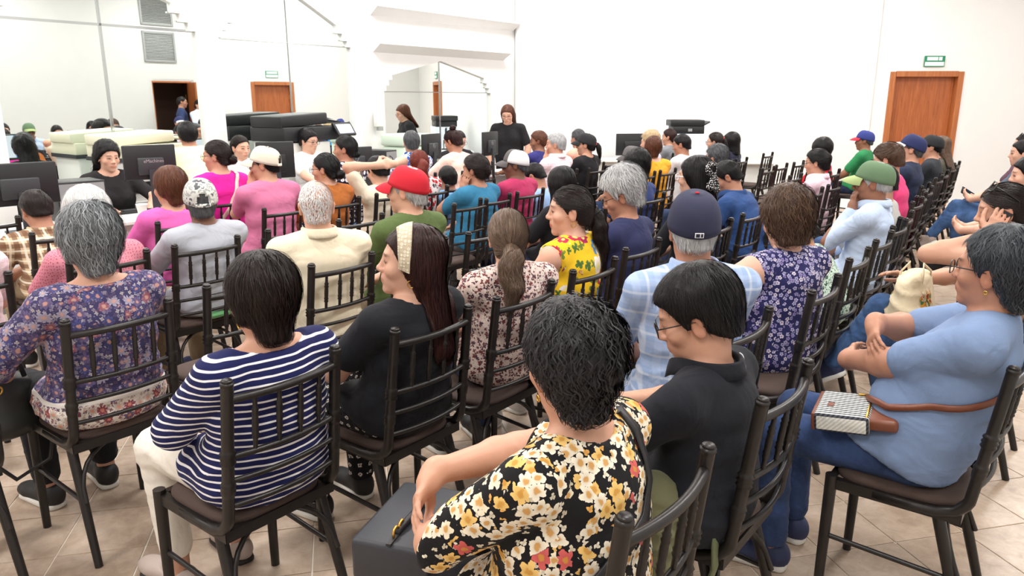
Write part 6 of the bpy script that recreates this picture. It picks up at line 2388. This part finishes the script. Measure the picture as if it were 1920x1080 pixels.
def eyelet():
    m = NT('eyelet_band')
    vo = m.n('ShaderNodeTexVoronoi')
    vo.inputs['Scale'].default_value = 85.0
    vo.inputs['Randomness'].default_value = 0.15
    m.link(m.tc(), vo.inputs['Vector'])
    r = m.math('ABSOLUTE', m.math('SUBTRACT', vo.outputs['Distance'], 0.30))
    m.base(m.mix(m.smooth(r, 0.05, 0.14), tuple(lin((236, 228, 208))), tuple(lin((196, 182, 156)))))
    m.bump(m.math('SUBTRACT', 1.0, r), 0.6, 0.003)
    m.rough(0.8)
    return m.mat


hsd = hair_shape(dict(H_LONG, long=0.30, lw=0.085, ld=0.058, ly=-0.045))
m = MB()
nu, nv = 30, 5
grid = []
for i in range(nu):
    a = math.radians(-112 + 224 * i / (nu - 1))
    for j in range(nv):
        w = (j / (nv - 1) - 0.5) * 0.068 * (1 - 0.30 * abs(a) / 2)
        grid.append((0.11 * math.sin(a), 0.034 + w - 0.014 * abs(math.sin(a)), 0.035 + 0.125 * math.cos(a) - w * 0.30 * math.cos(a)))
G0 = on_surface(hsd, grid, 0.003, 4, True)
G1 = on_surface(hsd, grid, 0.007, 4, True)
m.v = [tuple(p * inf['hs']) for p in G0] + [tuple(p * inf['hs']) for p in G1]
k_ = nu * nv
for i in range(nu - 1):
    for j in range(nv - 1):
        a = i * nv + j
        m.f.append((k_ + a, k_ + a + 1, k_ + a + nv + 1, k_ + a + nv))
        if j in (0, nv - 2):
            e = a if j == 0 else a + 1
            m.f.append((e, e + nv, k_ + e + nv, k_ + e))
m.m = [0] * len(m.f)
head_child('headband', m.mesh('headband', True, [eyelet()]), root, inf['C'], inf['R'])

# spotted scrunchie bow
root, inf = INFO['woman with the black scrunchie']
SPOT = cloth_floral('black_white_spots', (24, 23, 26), [dict(scale=70.0, R=0.26, petals=4, stops=[(0, (236, 234, 236))], rnd=0.6, lobes=0.3)])
s_ = Sdf()
for i in range(9):
    a = 2 * math.pi * i / 9
    s_.add(ell((0.045 * math.cos(a), -0.108 - 0.008 * (i % 2), 0.055 + 0.035 * math.sin(a)), (0.024, 0.018, 0.020), None, 0.008))
s_.add(cap((0.01, -0.118, 0.03), (0.03, -0.128, -0.06), 0.020, 0.028, 0.01), cap((-0.01, -0.118, 0.03), (-0.035, -0.125, -0.045), 0.018, 0.026, 0.01))
V, F = s_.mesh(0.0055)
V = V + vnormals(V, F) * folds(V, 0.004, 4.0, 3)[:, None]
me = arr_mesh('scrunchie', V * inf['hs'], F)
me.materials.append(SPOT)
head_child('scrunchie', me, root, inf['C'], inf['R'])


def band(who, e, r, mat, ax=(0, -1, -0.35), name='hair_tie'):
    root, inf = INFO[who]
    ax = Vector(ax).normalized()
    q = ax.to_track_quat('Z', 'Y').to_matrix()
    pts = [Vector(e) + q @ Vector((r * math.cos(2 * math.pi * i / 14), r * math.sin(2 * math.pi * i / 14), 0)) for i in range(15)]
    m = MB().tube([p * inf['hs'] for p in pts], 0.0055, 6, caps=False)
    head_child(name, m.mesh(name, True, [mat]), root, inf['C'], inf['R'])


M_TIEB = plain('black_elastic', (22, 22, 24), 0.7)
band('woman with the brown ponytail', (0, -0.124, -0.042), 0.021, M_TIEB, (0, -0.5, -1))
band('woman in the yellow floral top', (0, -0.124, -0.008), 0.022, M_TIEB, (0, -0.6, -1))
band('woman with the orange hair tie', (0, -0.112, 0.035), 0.020, plain('orange_elastic', (236, 96, 48), 0.6))
band('woman in the black cap', (0, -0.125, 0.0), 0.018, plain('red_elastic', (206, 60, 74), 0.6))
band('woman in the peach top with grey ponytail', (0, -0.118, 0.02), 0.020, plain('white_elastic', (236, 234, 234), 0.6))
root, inf = INFO['woman on the phone']
C2 = inf['C'] + inf['R'] @ _v((0, -0.038, 0.045))
glasses(root, C2, inf['R'] @ rotm(0, -0.75, 0), 0.98, M_GLASSES_D, 0.028, 0.022, 0.0022).name = 'sunglasses'
root, inf = INFO['woman with sunglasses on her hair']
glasses(root, inf['C'] + inf['R'] @ _v((0, -0.038, 0.045)), inf['R'] @ rotm(0, -0.75, 0), 0.98, M_GLASSES_D, 0.028, 0.022, 0.003).name = 'sunglasses'

# league badge on the back of the navy cap, side lettering
root, inf = INFO['man in the navy cap']
cap_o = [c for c in root.children if c.name.startswith('cap')][0]
hs_c = inf['hs']
TC = Matrix.Rotation(CAP_TILT, 3, 'X')


def on_cap(x, z, out):
    """point on the back of the crown"""
    y = -math.sqrt(max(0.0, 1 - (x / (0.091 * hs_c)) ** 2)) * 0.113 * hs_c
    return TC @ Vector((x, y - out, z)) + Vector((0, -0.012, 0.016)) * hs_c


MB().box(on_cap(0, 0.016, 0.002), (0.030, 0.003, 0.018), M=TC, bev=0.001).build('badge', plain('badge_white', (236, 236, 238), 0.6), cap_o)
MB().box(on_cap(-0.005, 0.016, 0.0036), (0.013, 0.0018, 0.0125), M=TC).build('badge_print', plain('badge_navy', (30, 34, 62), 0.6), cap_o)
MB().box(on_cap(0.0085, 0.016, 0.0036), (0.007, 0.0018, 0.0125), M=TC).build('badge_print', plain('badge_navy', (30, 34, 62), 0.6), cap_o)


def text(body, size, mat, parent, loc, rot=(0, 0, 0), name='lettering', ext=0.0006, align='CENTER'):
    c = bpy.data.curves.new(name, 'FONT')
    c.body = body
    c.size = size
    c.extrude = ext
    c.align_x = align
    c.align_y = 'CENTER'
    c.materials.append(mat)
    t_ = bpy.data.objects.new(name, c)
    COL.objects.link(t_)
    bpy.context.view_layer.update()
    me = bpy.data.meshes.new_from_object(t_.evaluated_get(bpy.context.evaluated_depsgraph_get()))
    me.name = name
    bpy.data.objects.remove(t_)
    if len(me.materials) == 0:
        me.materials.append(mat)
    return obj(name, me, parent, None, loc, rot)


# ================================================================ bags and small things carried
def rounded(mb, c, d, rz=0.0, bev=0.02, M=None):
    return mb.box(c, d, rz, bev=bev, M=M)


# black structured handbag on the lap of the floral blouse
q = thing('handbag', 'black structured leather handbag with gold rings on the knees of the floral blouse', 'bag', W(1.15, 1.20, 0.545), RZ0 + 0.35)
rounded(MB(), (0, 0, 0.055), (0.29, 0.20, 0.11), bev=0.012).build('body', plain('bag_black', (44, 46, 52), 0.5, bump=0.12, bscale=350), q, True)
MB().box((0, 0.0, 0.112), (0.29, 0.012, 0.006)).build('opening', M_STRAPB, q)
hd = MB().tube([(-0.10, 0.0, 0.115), (-0.06, -0.005, 0.125), (0.03, -0.01, 0.127), (0.09, 0.0, 0.117)], 0.008, 8)
hd.build('handle', M_STRAPB, q, True)
for x in (-0.105, -0.075):
    MB().tube([(x + 0.013 * math.cos(a), 0.0, 0.122 + 0.013 * math.sin(a)) for a in [2 * math.pi * i / 12 for i in range(13)]], 0.0035, 6, caps=False).build('ring', M_GOLD, q, True)
# black soft handbag beside the tunic
q = thing('handbag', 'black soft handbag with gold clasps hanging beside the indigo tunic', 'bag', W(0.88, 3.10, 0.40), RZ0)
s_ = Sdf().add(ecap((0, 0, 0.06), (0, 0, 0.22), (0.14, 0.075), (0.10, 0.045), (1, 0, 0), 0.03))
V, F = s_.mesh(0.011)
V = V + vnormals(V, F) * creases(V, 0.010, 4)[:, None]
me = arr_mesh('body', V, F)
me.materials.append(plain('soft_black_leather', (38, 40, 38), 0.4, bump=0.1, bscale=120))
obj('body', me, q)
MB().tube([(-0.07, -0.04, 0.24), (-0.05, -0.05, 0.33), (0.0, -0.05, 0.36), (0.05, -0.05, 0.33), (0.07, -0.04, 0.24)], 0.009, 8).build('handle', M_STRAPB, q, True)
MB().tube([(0.10, -0.03, 0.20), (0.14, -0.06, 0.05), (0.10, -0.07, -0.10), (-0.02, -0.07, -0.14), (-0.12, -0.05, 0.0), (-0.11, -0.03, 0.2)], 0.008, 8).build('shoulder_strap', M_STRAPB, q, True)
for x in (-0.06, -0.03):
    MB().tube([(x + 0.016 * math.cos(a), -0.062, 0.215 + 0.016 * math.sin(a)) for a in [2 * math.pi * i / 12 for i in range(13)]], 0.004, 6, caps=False).build('clasp', M_GOLD, q, True)


# houndstooth purse on the lap of the blue-grey tee
def hound():
    m = NT('woven_black_white')
    v = m.xyz()
    a = m.math('GREATER_THAN', m.math('FRACT', m.math('MULTIPLY', v[0], 70.0)), 0.5)
    b = m.math('GREATER_THAN', m.math('FRACT', m.math('MULTIPLY', m.math('ADD', v[1], v[2]), 70.0)), 0.5)
    f = m.math('ADD', m.math('MULTIPLY', a, 0.62), m.math('MULTIPLY', b, 0.38))
    m.base(m.ramp(f, [(0.0, lin((26, 28, 36))), (0.35, lin((70, 74, 84))), (0.5, lin((214, 214, 208))), (0.9, lin((240, 240, 232)))], 'CONSTANT'))
    m.rough(0.8)
    m.bump(f, 0.4, 0.002)
    return m.mat


rl = INFO['woman in the blue-grey tee'][1]
q = thing('purse', 'small black and white woven purse with brown leather on the blue jeans', 'bag', W(2.44, 0.52, 0.632), RZ0 + 0.15)
q.rotation_euler = (-0.10, -0.06, RZ0 + 0.12)
rounded(MB(), (0, 0.01, 0.030), (0.20, 0.16, 0.060), bev=0.008).build('body', hound(), q, True)
rounded(MB(), (0, -0.105, 0.034), (0.18, 0.09, 0.040), bev=0.012).build('flap', M_LEATHER, q, True)
rounded(MB(), (0, 0.093, 0.028), (0.19, 0.012, 0.058), bev=0.004).build('side_panel', M_LEATHER, q, True)
MB().box((-0.02, 0.05, 0.0615), (0.026, 0.020, 0.003)).build('tag', M_LEATHER, q)
MB().tube([(-0.09, -0.062, 0.060), (0.09, -0.062, 0.060)], 0.004, 6).build('zip', M_GOLD, q, True)
MB().tube([(0.085, -0.058, 0.062), (0.070, -0.02, 0.066)], 0.0035, 6).build('zip_pull', M_GOLD, q, True)

# tote bag with a painted rooster tail, phone woman's lap
q = thing('tote_bag', 'cream cloth tote with painted multicoloured feathers on the phone woman\'s lap', 'bag', W(3.92, 0.62, 0.55), RZ0 - 0.1)
s_ = Sdf().add(ecap((0, 0, 0.10), (0, 0, 0.26), (0.20, 0.10), (0.18, 0.06), (1, 0, 0), 0.03))
V, F = s_.mesh(0.012)
V = V + vnormals(V, F) * creases(V, 0.012, 9)[:, None]


def tote():
    m = NT('painted_tote')
    v = m.xyz()
    nz = m.noise(22.0, 4, 0.7, dist=2.0)
    reg = m.math('MULTIPLY', m.smooth(m.math('ABSOLUTE', m.math('ADD', v[0], 0.05)), 0.07, 0.045), m.smooth(v[2], 0.24, 0.20))
    f = m.math('MULTIPLY', reg, m.math('GREATER_THAN', nz.outputs[0], 0.46))
    c = m.ramp(m.noise(30.0, 2).outputs[0], [(0, lin((150, 44, 30))), (0.42, lin((206, 140, 40))), (0.5, lin((60, 110, 60))), (0.62, lin((120, 60, 40)))], 'CONSTANT')
    m.base(m.mix(f, tuple(lin((222, 208, 178))), c))
    fabric_finish(m, 0.6)
    return m.mat


me = arr_mesh('body', V, F)
me.materials.append(tote())
obj('body', me, q)
for y in (-0.05, 0.05):
    MB().tube([(-0.07, y, 0.23), (-0.06, y, 0.30), (0.0, y * 0.6, 0.34), (0.06, y, 0.30), (0.07, y, 0.23)], 0.009, 6, flat=0.4).build('handle', plain('tote_handle', (210, 196, 166), 0.9), q, True)

# olive backpack hanging at the polo man's chair
q = thing('backpack', 'olive green backpack wedged beside the man in the black polo', 'bag', W(1.62, 0.80, 0.34), RZ0)
M_OLIVE = cloth('olive_canvas', (112, 112, 84), 0.6)
s_ = Sdf().add(ecap((0, 0, 0.08), (0, 0, 0.30), (0.10, 0.09), (0.085, 0.07), (1, 0, 0), 0.03))
V, F = s_.mesh(0.011)
V = V + vnormals(V, F) * creases(V, 0.012, 6)[:, None]
me = arr_mesh('body', V, F)
me.materials.append(M_OLIVE)
obj('body', me, q)
MB().tube([(0.06, -0.08, 0.34), (0.09, -0.14, 0.26), (0.09, -0.15, 0.10), (0.06, -0.12, -0.06)], 0.028, 8, flat=0.3, up=(1, 0, 0)).build('shoulder_strap', cloth('olive_strap', (106, 112, 84), 0.6), q, True)
MB().tube([(0.09, -0.13, 0.28), (0.14, -0.16, 0.26), (0.16, -0.17, 0.21), (0.10, -0.15, 0.18)], 0.016, 6, flat=0.15, up=(0, 0, 1)).build('webbing', plain('grey_webbing', (84, 86, 88), 0.8), q, True)

# white tab on the polo's collar
root, inf = INFO['man in the black polo']
m = MB()
for q0 in (-0.90, -0.84, -0.78, -0.72):
    for r_, z_ in ((0.0085, 0.0275), (0.0125, 0.022), (0.0175, 0.002), (0.0225, -0.014)):
        rr_ = 0.062 + 0.008 + r_
        c_ = inf['C7'] + _v((0, 0.010, 0.022)) + inf['X'] * (math.cos(q0) * rr_) + _v((0, math.sin(q0) * (rr_ + 0.012), z_))
        m.v.append(tuple(c_))
for i in range(3):
    for j in range(3):
        a = i * 4 + j
        m.f.append((a, a + 4, a + 5, a + 1))
m.m = [0] * len(m.f)
st_ = m.build('collar_stripe', plain('stripe_white', (232, 232, 232), 0.8), root, True)
st_.modifiers.new('thickness', 'SOLIDIFY').thickness = 0.003
# green plastic bag on the seat behind the camouflage cap
q = thing('plastic_bag', 'crumpled green plastic bag on the seat of the man in the camouflage cap', 'bag', W(2.12, 3.72, 0.485), RZ0)
V, F = Sdf().add(ecap((-0.07, 0, 0.02), (0.07, -0.02, 0.02), (0.045, 0.022), (0.035, 0.018), (0, 1, 0), 0.02)).mesh(0.010)
V = V + vnormals(V, F) * creases(V, 0.014, 2, 110.0)[:, None]
me = arr_mesh('sack', V, F)
me.materials.append(plain('green_film', (120, 190, 132), 0.25))
obj('sack', me, q)
MB().tube([(0.07, -0.02, 0.03), (0.12, -0.05, 0.045), (0.16, -0.05, 0.02), (0.17, -0.04, -0.03)], [0.014, 0.012, 0.010, 0.004], 6, flat=0.3).build('handle', plain('green_film', (120, 190, 132), 0.25), q, True)

# phones in hands
M_PHONE = plain('phone_black', (18, 18, 20), 0.2)


def phone(who, side, label, push=0.075, lift=0.016):
    root, inf = INFO[who]
    E, Tw, f, n = inf['arm'][side]
    f, n = nrm(f), _v(n)
    n = nrm(n - f * n.dot(f))
    p = Tw + f * push + n * lift
    M3 = Matrix((Vector(np.cross(f, n)), Vector(f), Vector(n))).transposed()
    base = root.matrix_world if False else Matrix.Translation(root.location) @ Matrix.Rotation(root.rotation_euler.z, 4, 'Z')
    o = thing('phone', label, 'phone')
    o.matrix_world = base @ Matrix.Translation(Vector(p)) @ M3.to_4x4()
    MB().box((0, 0, 0), (0.072, 0.148, 0.009), bev=0.003).build('body', M_PHONE, o, True)
    MB().box((0, 0, 0.0048), (0.066, 0.138, 0.0012)).build('screen', plain('phone_screen', (40, 46, 60), 0.1), o)
    return o


phone('woman on the phone', 'L', 'black phone held to the cheek of the woman with sunglasses', 0.05, 0.022)
phone('man in the black polo', 'L', 'dark phone in the hands of the man in the black polo')
phone('man in the blue shirt', 'R', 'dark phone in the hands of the man in the blue shirt')
phone('person in crossed jeans', 'R', 'dark phone held by the person in crossed jeans')

# ================================================================ desks and office machines
M_DESK = plain('desk_white', (236, 236, 232), 0.4)


def desk(s0, s1, t0, t1, h, label, panel=True):
    q = thing('desk', label, 'desk', W((s0 + s1) / 2, (t0 + t1) / 2), RZ0)
    w, d = s1 - s0, t1 - t0
    MB().box((0, 0, h - 0.0125), (w, d, 0.025), bev=0.003).build('desk_top', M_DESK, q)
    for sx in (-1, 1):
        MB().box((sx * (w / 2 - 0.02), 0, (h - 0.026) / 2), (0.025, d - 0.06, h - 0.026)).build('side_panel', M_DESK, q)
    if panel:
        MB().box((0, -d / 2 + 0.12, (h - 0.026) / 2 + 0.10), (w - 0.07, 0.018, h - 0.23)).build('front_panel', M_DESK, q)
    return q


desk(1.00, 2.30, 5.72, 6.34, 0.75, 'white desk under the leftmost black monitor')
desk(2.32, 3.62, 5.72, 6.34, 0.75, 'white desk of the staff woman in the black jacket')
desk(3.64, 4.74, 5.80, 6.36, 0.75, 'white desk between the magenta top and the polka dot dress')
desk(4.78, 5.78, 5.95, 6.36, 0.75, 'white desk of the young man with glasses')
desk(5.80, 6.95, 5.90, 6.36, 0.75, 'white desk with the black monitor beside the peach tee')
desk(6.98, 8.10, 5.90, 6.36, 0.75, 'white desk before the standing staff woman')
q = desk(0, 1.5, 0, 0.6, 0.78, 'white table with the wide black monitor along the far wall')
q.location, q.rotation_euler = (1.95, 11.45, 0), (0, 0, RZD)
q = desk(0, 0.55, 0, 0.6, 0.76, 'short white table end standing right of the small printer')
q.location, q.rotation_euler = (3.56, 11.3, 0), (0, 0, RZD)


def screen_mat():
    m = NT('lit_screen')
    v = m.xyz()
    f = m.smooth(m.math('ABSOLUTE', v[0]), 0.10, 0.12)
    c = m.mix(f, tuple(lin((232, 240, 248))), tuple(lin((60, 160, 226))))
    m.base((0.02, 0.02, 0.02))
    m.link(c, m.b.inputs['Emission Color'])
    m.b.inputs['Emission Strength'].default_value = 0.9
    return m.mat


M_SCREEN = screen_mat()
M_LOGO = plain('logo_grey', (186, 188, 190), 0.35, 0.6)


def monitor(s, t, w, h, zc, label, dh=180.0, logo=None, zb=0.75, style='thin', loc=None):
    """screen faces local -Y... the back faces the audience; dh turns it about the vertical"""
    q = thing('monitor', label, 'monitor', loc or W(s, t, zb), RZ0 + math.radians(dh) if loc is None else dh)
    z = zc - zb
    rounded(MB(), (0, 0, z), (w, 0.035, h), bev=0.008).build('housing', M_BLACKPL, q, True)
    MB().box((0, -0.0185, z + 0.006), (w - 0.03, 0.002, h - 0.04)).build('screen', M_SCREEN, q)
    rounded(MB(), (0, 0.022, z - 0.03), (w * 0.50, 0.030, h * 0.50), bev=0.010).build('back_bulge', M_DARKPL if style == 'thin' else M_BLACKPL, q, True)
    MB().box((0, 0.046, (z - 0.06) / 2 + 0.006), (0.050, 0.016, z - 0.06)).build('stand_neck', M_DARKPL, q)
    rounded(MB(), (0, 0.03, 0.007), (0.24, 0.17, 0.014), bev=0.004).build('stand_base', M_DARKPL, q)
    if logo == 'dell':
        MB().tube([(0.022 * math.cos(a), 0.0375, z + 0.01 + 0.022 * math.sin(a)) for a in [2 * math.pi * i / 20 for i in range(21)]], 0.0016, 5, caps=False).build('logo_ring', M_LOGO, q, True)
        text('DELL', 0.016, M_LOGO, q, (0, 0.0375, z + 0.01), (math.pi / 2, 0, math.pi), 'logo_lettering')
    elif logo:
        text(logo, 0.036, M_LOGO, q, (-0.02, 0.0380, z + 0.01), (math.pi / 2, 0, math.pi), 'logo_lettering')
    return q


monitor(1.98, 5.86, 0.48, 0.29, 1.08, 'wide black monitor cut off by the left edge', 176)
monitor(2.95, 5.95, 0.39, 0.27, 1.165, 'black monitor with silver lettering before the staff woman in the jacket', 168, 'eMachines')
monitor(4.13, 5.98, 0.34, 0.33, 1.11, 'angular black monitor behind the cream cap', 160, style='bulge')
monitor(5.10, 6.02, 0.40, 0.24, 1.06, 'black monitor with ring logo behind the polka dots', 172, 'dell')
monitor(6.22, 6.02, 0.36, 0.29, 1.13, 'black monitor with ring logo left of the peach tee', 190, 'dell')
monitor(7.26, 6.02, 0.36, 0.29, 1.12, 'black monitor with ring logo before the standing staff woman', 190, 'dell')
monitor(0, 0, 0.50, 0.32, 1.0, 'large black monitor on the table along the far wall', RZD + math.pi + 0.2, None, 0.78, 'bulge', (1.80, 11.38, 0.78))


def tower(s, t, zb, w, d, h, label, dh=180.0):
    q = thing('computer_tower', label, 'computer', W(s, t, zb), RZ0 + math.radians(dh))
    rounded(MB(), (0, 0, h / 2), (w, d, h), bev=0.006).build('case', M_BLACKPL, q, True)
    MB().box((0, d / 2 + 0.001, h / 2), (w - 0.02, 0.004, h - 0.03)).build('rear_plate', M_GREYPL, q)
    MB().lathe([(0.036, 0), (0.036, 0.006), (0.030, 0.006), (0.030, 0.002), (0.001, 0.002)], 16, (0, d / 2 + 0.003, h * 0.62), M=Matrix.Rotation(-math.pi / 2, 3, 'X')).build('fan_grille', M_DARKPL, q, True)
    for i in range(4):
        MB().box((0, d / 2 + 0.004, h * 0.12 + i * 0.028), (w * 0.7, 0.004, 0.012)).build('slot', M_DARKPL, q)
    MB().tube([(w * 0.2, d / 2 + 0.005, h * 0.85), (w * 0.25, d / 2 + 0.05, h * 0.8), (w * 0.3, d / 2 + 0.06, h * 0.3), (0, d / 2 + 0.05, 0.004)], 0.005, 6).build('cable', M_BLACKPL, q, True)
    return q


tower(5.50, 6.12, 0.75, 0.19, 0.36, 0.38, 'black desktop tower with grey rear plate beside the ring-logo monitor', 190)
tower(2.46, 6.18, 0.75, 0.34, 0.30, 0.30, 'black desktop computer between the wide monitor and the jacketed staff woman', 176)


def cable_phone(s, t, label):
    q = thing('desk_phone', label, 'phone', W(s, t, 0.75), RZ0 + 2.9)
    MB().prism([(-0.09, -0.10), (0.09, -0.10), (0.09, 0.10), (-0.09, 0.10)], 0.0, 0.035).build('base', M_BLACKPL, q)
    MB().tube([(-0.07, -0.09, 0.06), (-0.07, -0.05, 0.068), (-0.07, 0.05, 0.068), (-0.07, 0.09, 0.06)], [0.024, 0.016, 0.016, 0.024], 8).build('handset', M_BLACKPL, q, True)
    MB().box((0.03, 0.0, 0.038), (0.09, 0.12, 0.006)).build('keypad', M_DARKPL, q)
    return q


cable_phone(4.52, 6.02, 'black desk telephone beside the angular monitor')
# keyboard, mouse, cup, papers on the left desk
q = thing('keyboard', 'black keyboard on the desk of the jacketed staff woman', 'keyboard', W(2.98, 6.20, 0.75), RZ0 + math.pi)
MB().box((0, 0, 0.009), (0.44, 0.15, 0.018), bev=0.003).build('base', M_BLACKPL, q)
km = MB().box((0, 0, 0.021), (0.36, 0.10, 0.006)).build('keys', M_DARKPL, q)
q = thing('mouse', 'black computer mouse under the staff woman\'s hand', 'mouse', W(2.70, 6.12, 0.75), RZ0 + math.pi)
V, F = Sdf().add(ell((0, 0, 0.008), (0.031, 0.052, 0.030), None, 0.01)).cut((0, 0, 0.001), (0, 0, -1)).mesh(0.006)
me = arr_mesh('shell', V, F)
me.materials.append(M_BLACKPL)
obj('shell', me, q)
MB().tube([(0, -0.004, 0.036), (0, 0.014, 0.036)], 0.004, 6).build('wheel', M_GREYPL, q, True)
q = thing('foam_cup', 'white foam cup on the desk before the jacketed staff woman', 'cup', W(2.80, 5.86, 0.75))
MB().lathe([(0.028, 0.0), (0.040, 0.10), (0.043, 0.10), (0.043, 0.106), (0.036, 0.106), (0.026, 0.006)], 20).build('cup_body', M_PAPER, q, True)
for k, (s_, t_, a, lb) in enumerate(((3.15, 5.98, 0.2, 'sheet of white paper beside the foam cup'), (3.35, 6.05, -0.3, 'sheet of white paper under the lettered monitor'), (6.55, 6.05, 0.3, 'sheet of white paper beside the peach tee'), (4.45, 6.2, 0.1, 'sheet of white paper by the desk telephone'))):
    tag(MB().box((0, 0, 0.001), (0.21, 0.28, 0.002)).build('paper_sheet', M_PAPER, None, False, W(s_, t_, 0.75), (0, 0, RZ0 + a)), lb, 'paper')


# big black copier with pale body
def copier(s, t, label, dh, body_m, top_m, w=0.95, hb=1.20, ht=1.50, panel=True):
    q = thing('copier', label, 'copier', W(s, t), RZ0 + math.radians(dh))
    rounded(MB(), (-0.08, 0, hb / 2 + 0.02), (w * 0.66, 0.52, hb - 0.04), bev=0.012).build('cabinet', body_m, q, True)
    for i in range(4):
        MB().box((-0.08, -0.264, 0.16 + i * 0.17), (w * 0.60, 0.012, 0.155), bev=0.003).build('tray', body_m, q)
        MB().box((-0.08, -0.273, 0.20 + i * 0.17), (0.16, 0.008, 0.02)).build('tray_handle', M_DARKPL, q)
    MB().box((-0.08, -0.20, hb * 0.78), (w * 0.56, 0.14, 0.10)).build('output_slot', M_BLACKPL, q)
    rounded(MB(), (-0.02, 0, hb + (ht - hb) * 0.30), (w * 0.84, 0.54, (ht - hb) * 0.50), bev=0.010).build('scanner', top_m, q, True)
    Mx = Matrix.Rotation(math.radians(-3), 3, 'Y')
    rounded(MB(), (-0.10, 0.0, hb + (ht - hb) * 0.78), (w * 0.70, 0.48, (ht - hb) * 0.40), bev=0.014, M=Mx).build('document_feeder', top_m, q, True)
    rounded(MB(), (w * 0.34, -0.02, hb + (ht - hb) * 0.74), (w * 0.36, 0.34, 0.025), bev=0.006, M=Matrix.Rotation(math.radians(9), 3, 'Y')).build('paper_tray', top_m, q)
    MB().box((w * 0.30, -0.02, hb + (ht - hb) * 0.86), (0.22, 0.30, 0.006), M=Matrix.Rotation(math.radians(9), 3, 'Y')).build('paper_stack', M_PAPER, q)
    if panel:
        Mp = Matrix.Rotation(math.radians(-35), 3, 'X')
        rounded(MB(), (w * 0.44, -0.30, hb + (ht - hb) * 0.42), (0.28, 0.03, 0.17), bev=0.008, M=Mp).build('control_panel', M_BLACKPL, q, True)
        MB().box((w * 0.44, -0.314, hb + (ht - hb) * 0.43), (0.23, 0.008, 0.12), M=Mp).build('touch_screen', plain('panel_screen', (92, 104, 128), 0.15), q)
    return q


copier(5.18, 7.06, 'tall black and pale grey office copier with tilted touch panel before the mirror', 6, plain('copier_grey', (206, 206, 200), 0.5), M_BLACKPL)
copier(3.46, 7.10, 'cream office copier with dark band before the tall mirror', 0, M_WHITEPL, M_CREAMPL, 0.86, 1.12, 1.36, False)
MB().box((0, 0, 0), (0.74, 0.555, 0.035)).build('dark_band', M_DARKPL, bpy.data.objects['copier.001'], loc=(-0.02, 0, 1.125))
q = thing('printer', 'pale green-white printer on a stand behind the blue and white shirt', 'printer', W(6.76, 6.98, 0.0), RZ0)
MB().box((0, 0, 0.46), (0.50, 0.42, 0.03)).build('stand_top', M_WHITEPL, q)
for sx in (-1, 1):
    MB().box((sx * 0.22, 0, 0.223), (0.03, 0.38, 0.445)).build('stand_side', M_WHITEPL, q)
M_PGREEN = plain('pale_green_plastic', (208, 224, 208), 0.5)
rounded(MB(), (0, 0, 0.78), (0.46, 0.40, 0.60), bev=0.02).build('case', M_PGREEN, q, True)
rounded(MB(), (0, 0, 1.16), (0.50, 0.42, 0.15), bev=0.03).build('lid', M_PGREEN, q, True)
MB().box((0.02, -0.205, 0.86), (0.30, 0.012, 0.05)).build('output_slot', M_DARKPL, q)
MB().box((0.17, -0.205, 1.02), (0.07, 0.01, 0.10)).build('label_plate', M_GREYPL, q)
q = thing('printer', 'small black printer on a white cabinet against the far wall', 'printer', (2.64, 11.48, 0.0), RZD)
rounded(MB(), (0, 0, 0.58), (0.54, 0.44, 1.16), bev=0.006).build('cabinet', plain('cabinet_pale', (222, 228, 236), 0.5), q, True)
rounded(MB(), (-0.02, 0, 1.215), (0.46, 0.40, 0.11), bev=0.01).build('case', M_BLACKPL, q, True)
rounded(MB(), (-0.04, 0, 1.315), (0.50, 0.42, 0.09), bev=0.012).build('scanner_lid', M_BLACKPL, q, True)
rounded(MB(), (0.22, 0, 1.29), (0.18, 0.30, 0.02), bev=0.004, M=Matrix.Rotation(-0.5, 3, 'Y')).build('paper_tray', M_DARKPL, q)
MB().box((0.0, -0.203, 1.215), (0.06, 0.006, 0.04)).build('label_plate', M_GREYPL, q)
q = thing('wall_dispenser', 'small white dispenser on the wall between the mirrors', 'dispenser', W(6.66, 7.37, 1.42), RZ0)
rounded(MB(), (0, 0, 0.0), (0.11, 0.08, 0.22), bev=0.012).build('housing', M_WHITEPL, q, True)
MB().box((0, -0.02, -0.13), (0.07, 0.05, 0.05)).build('nozzle', M_GREYPL, q)
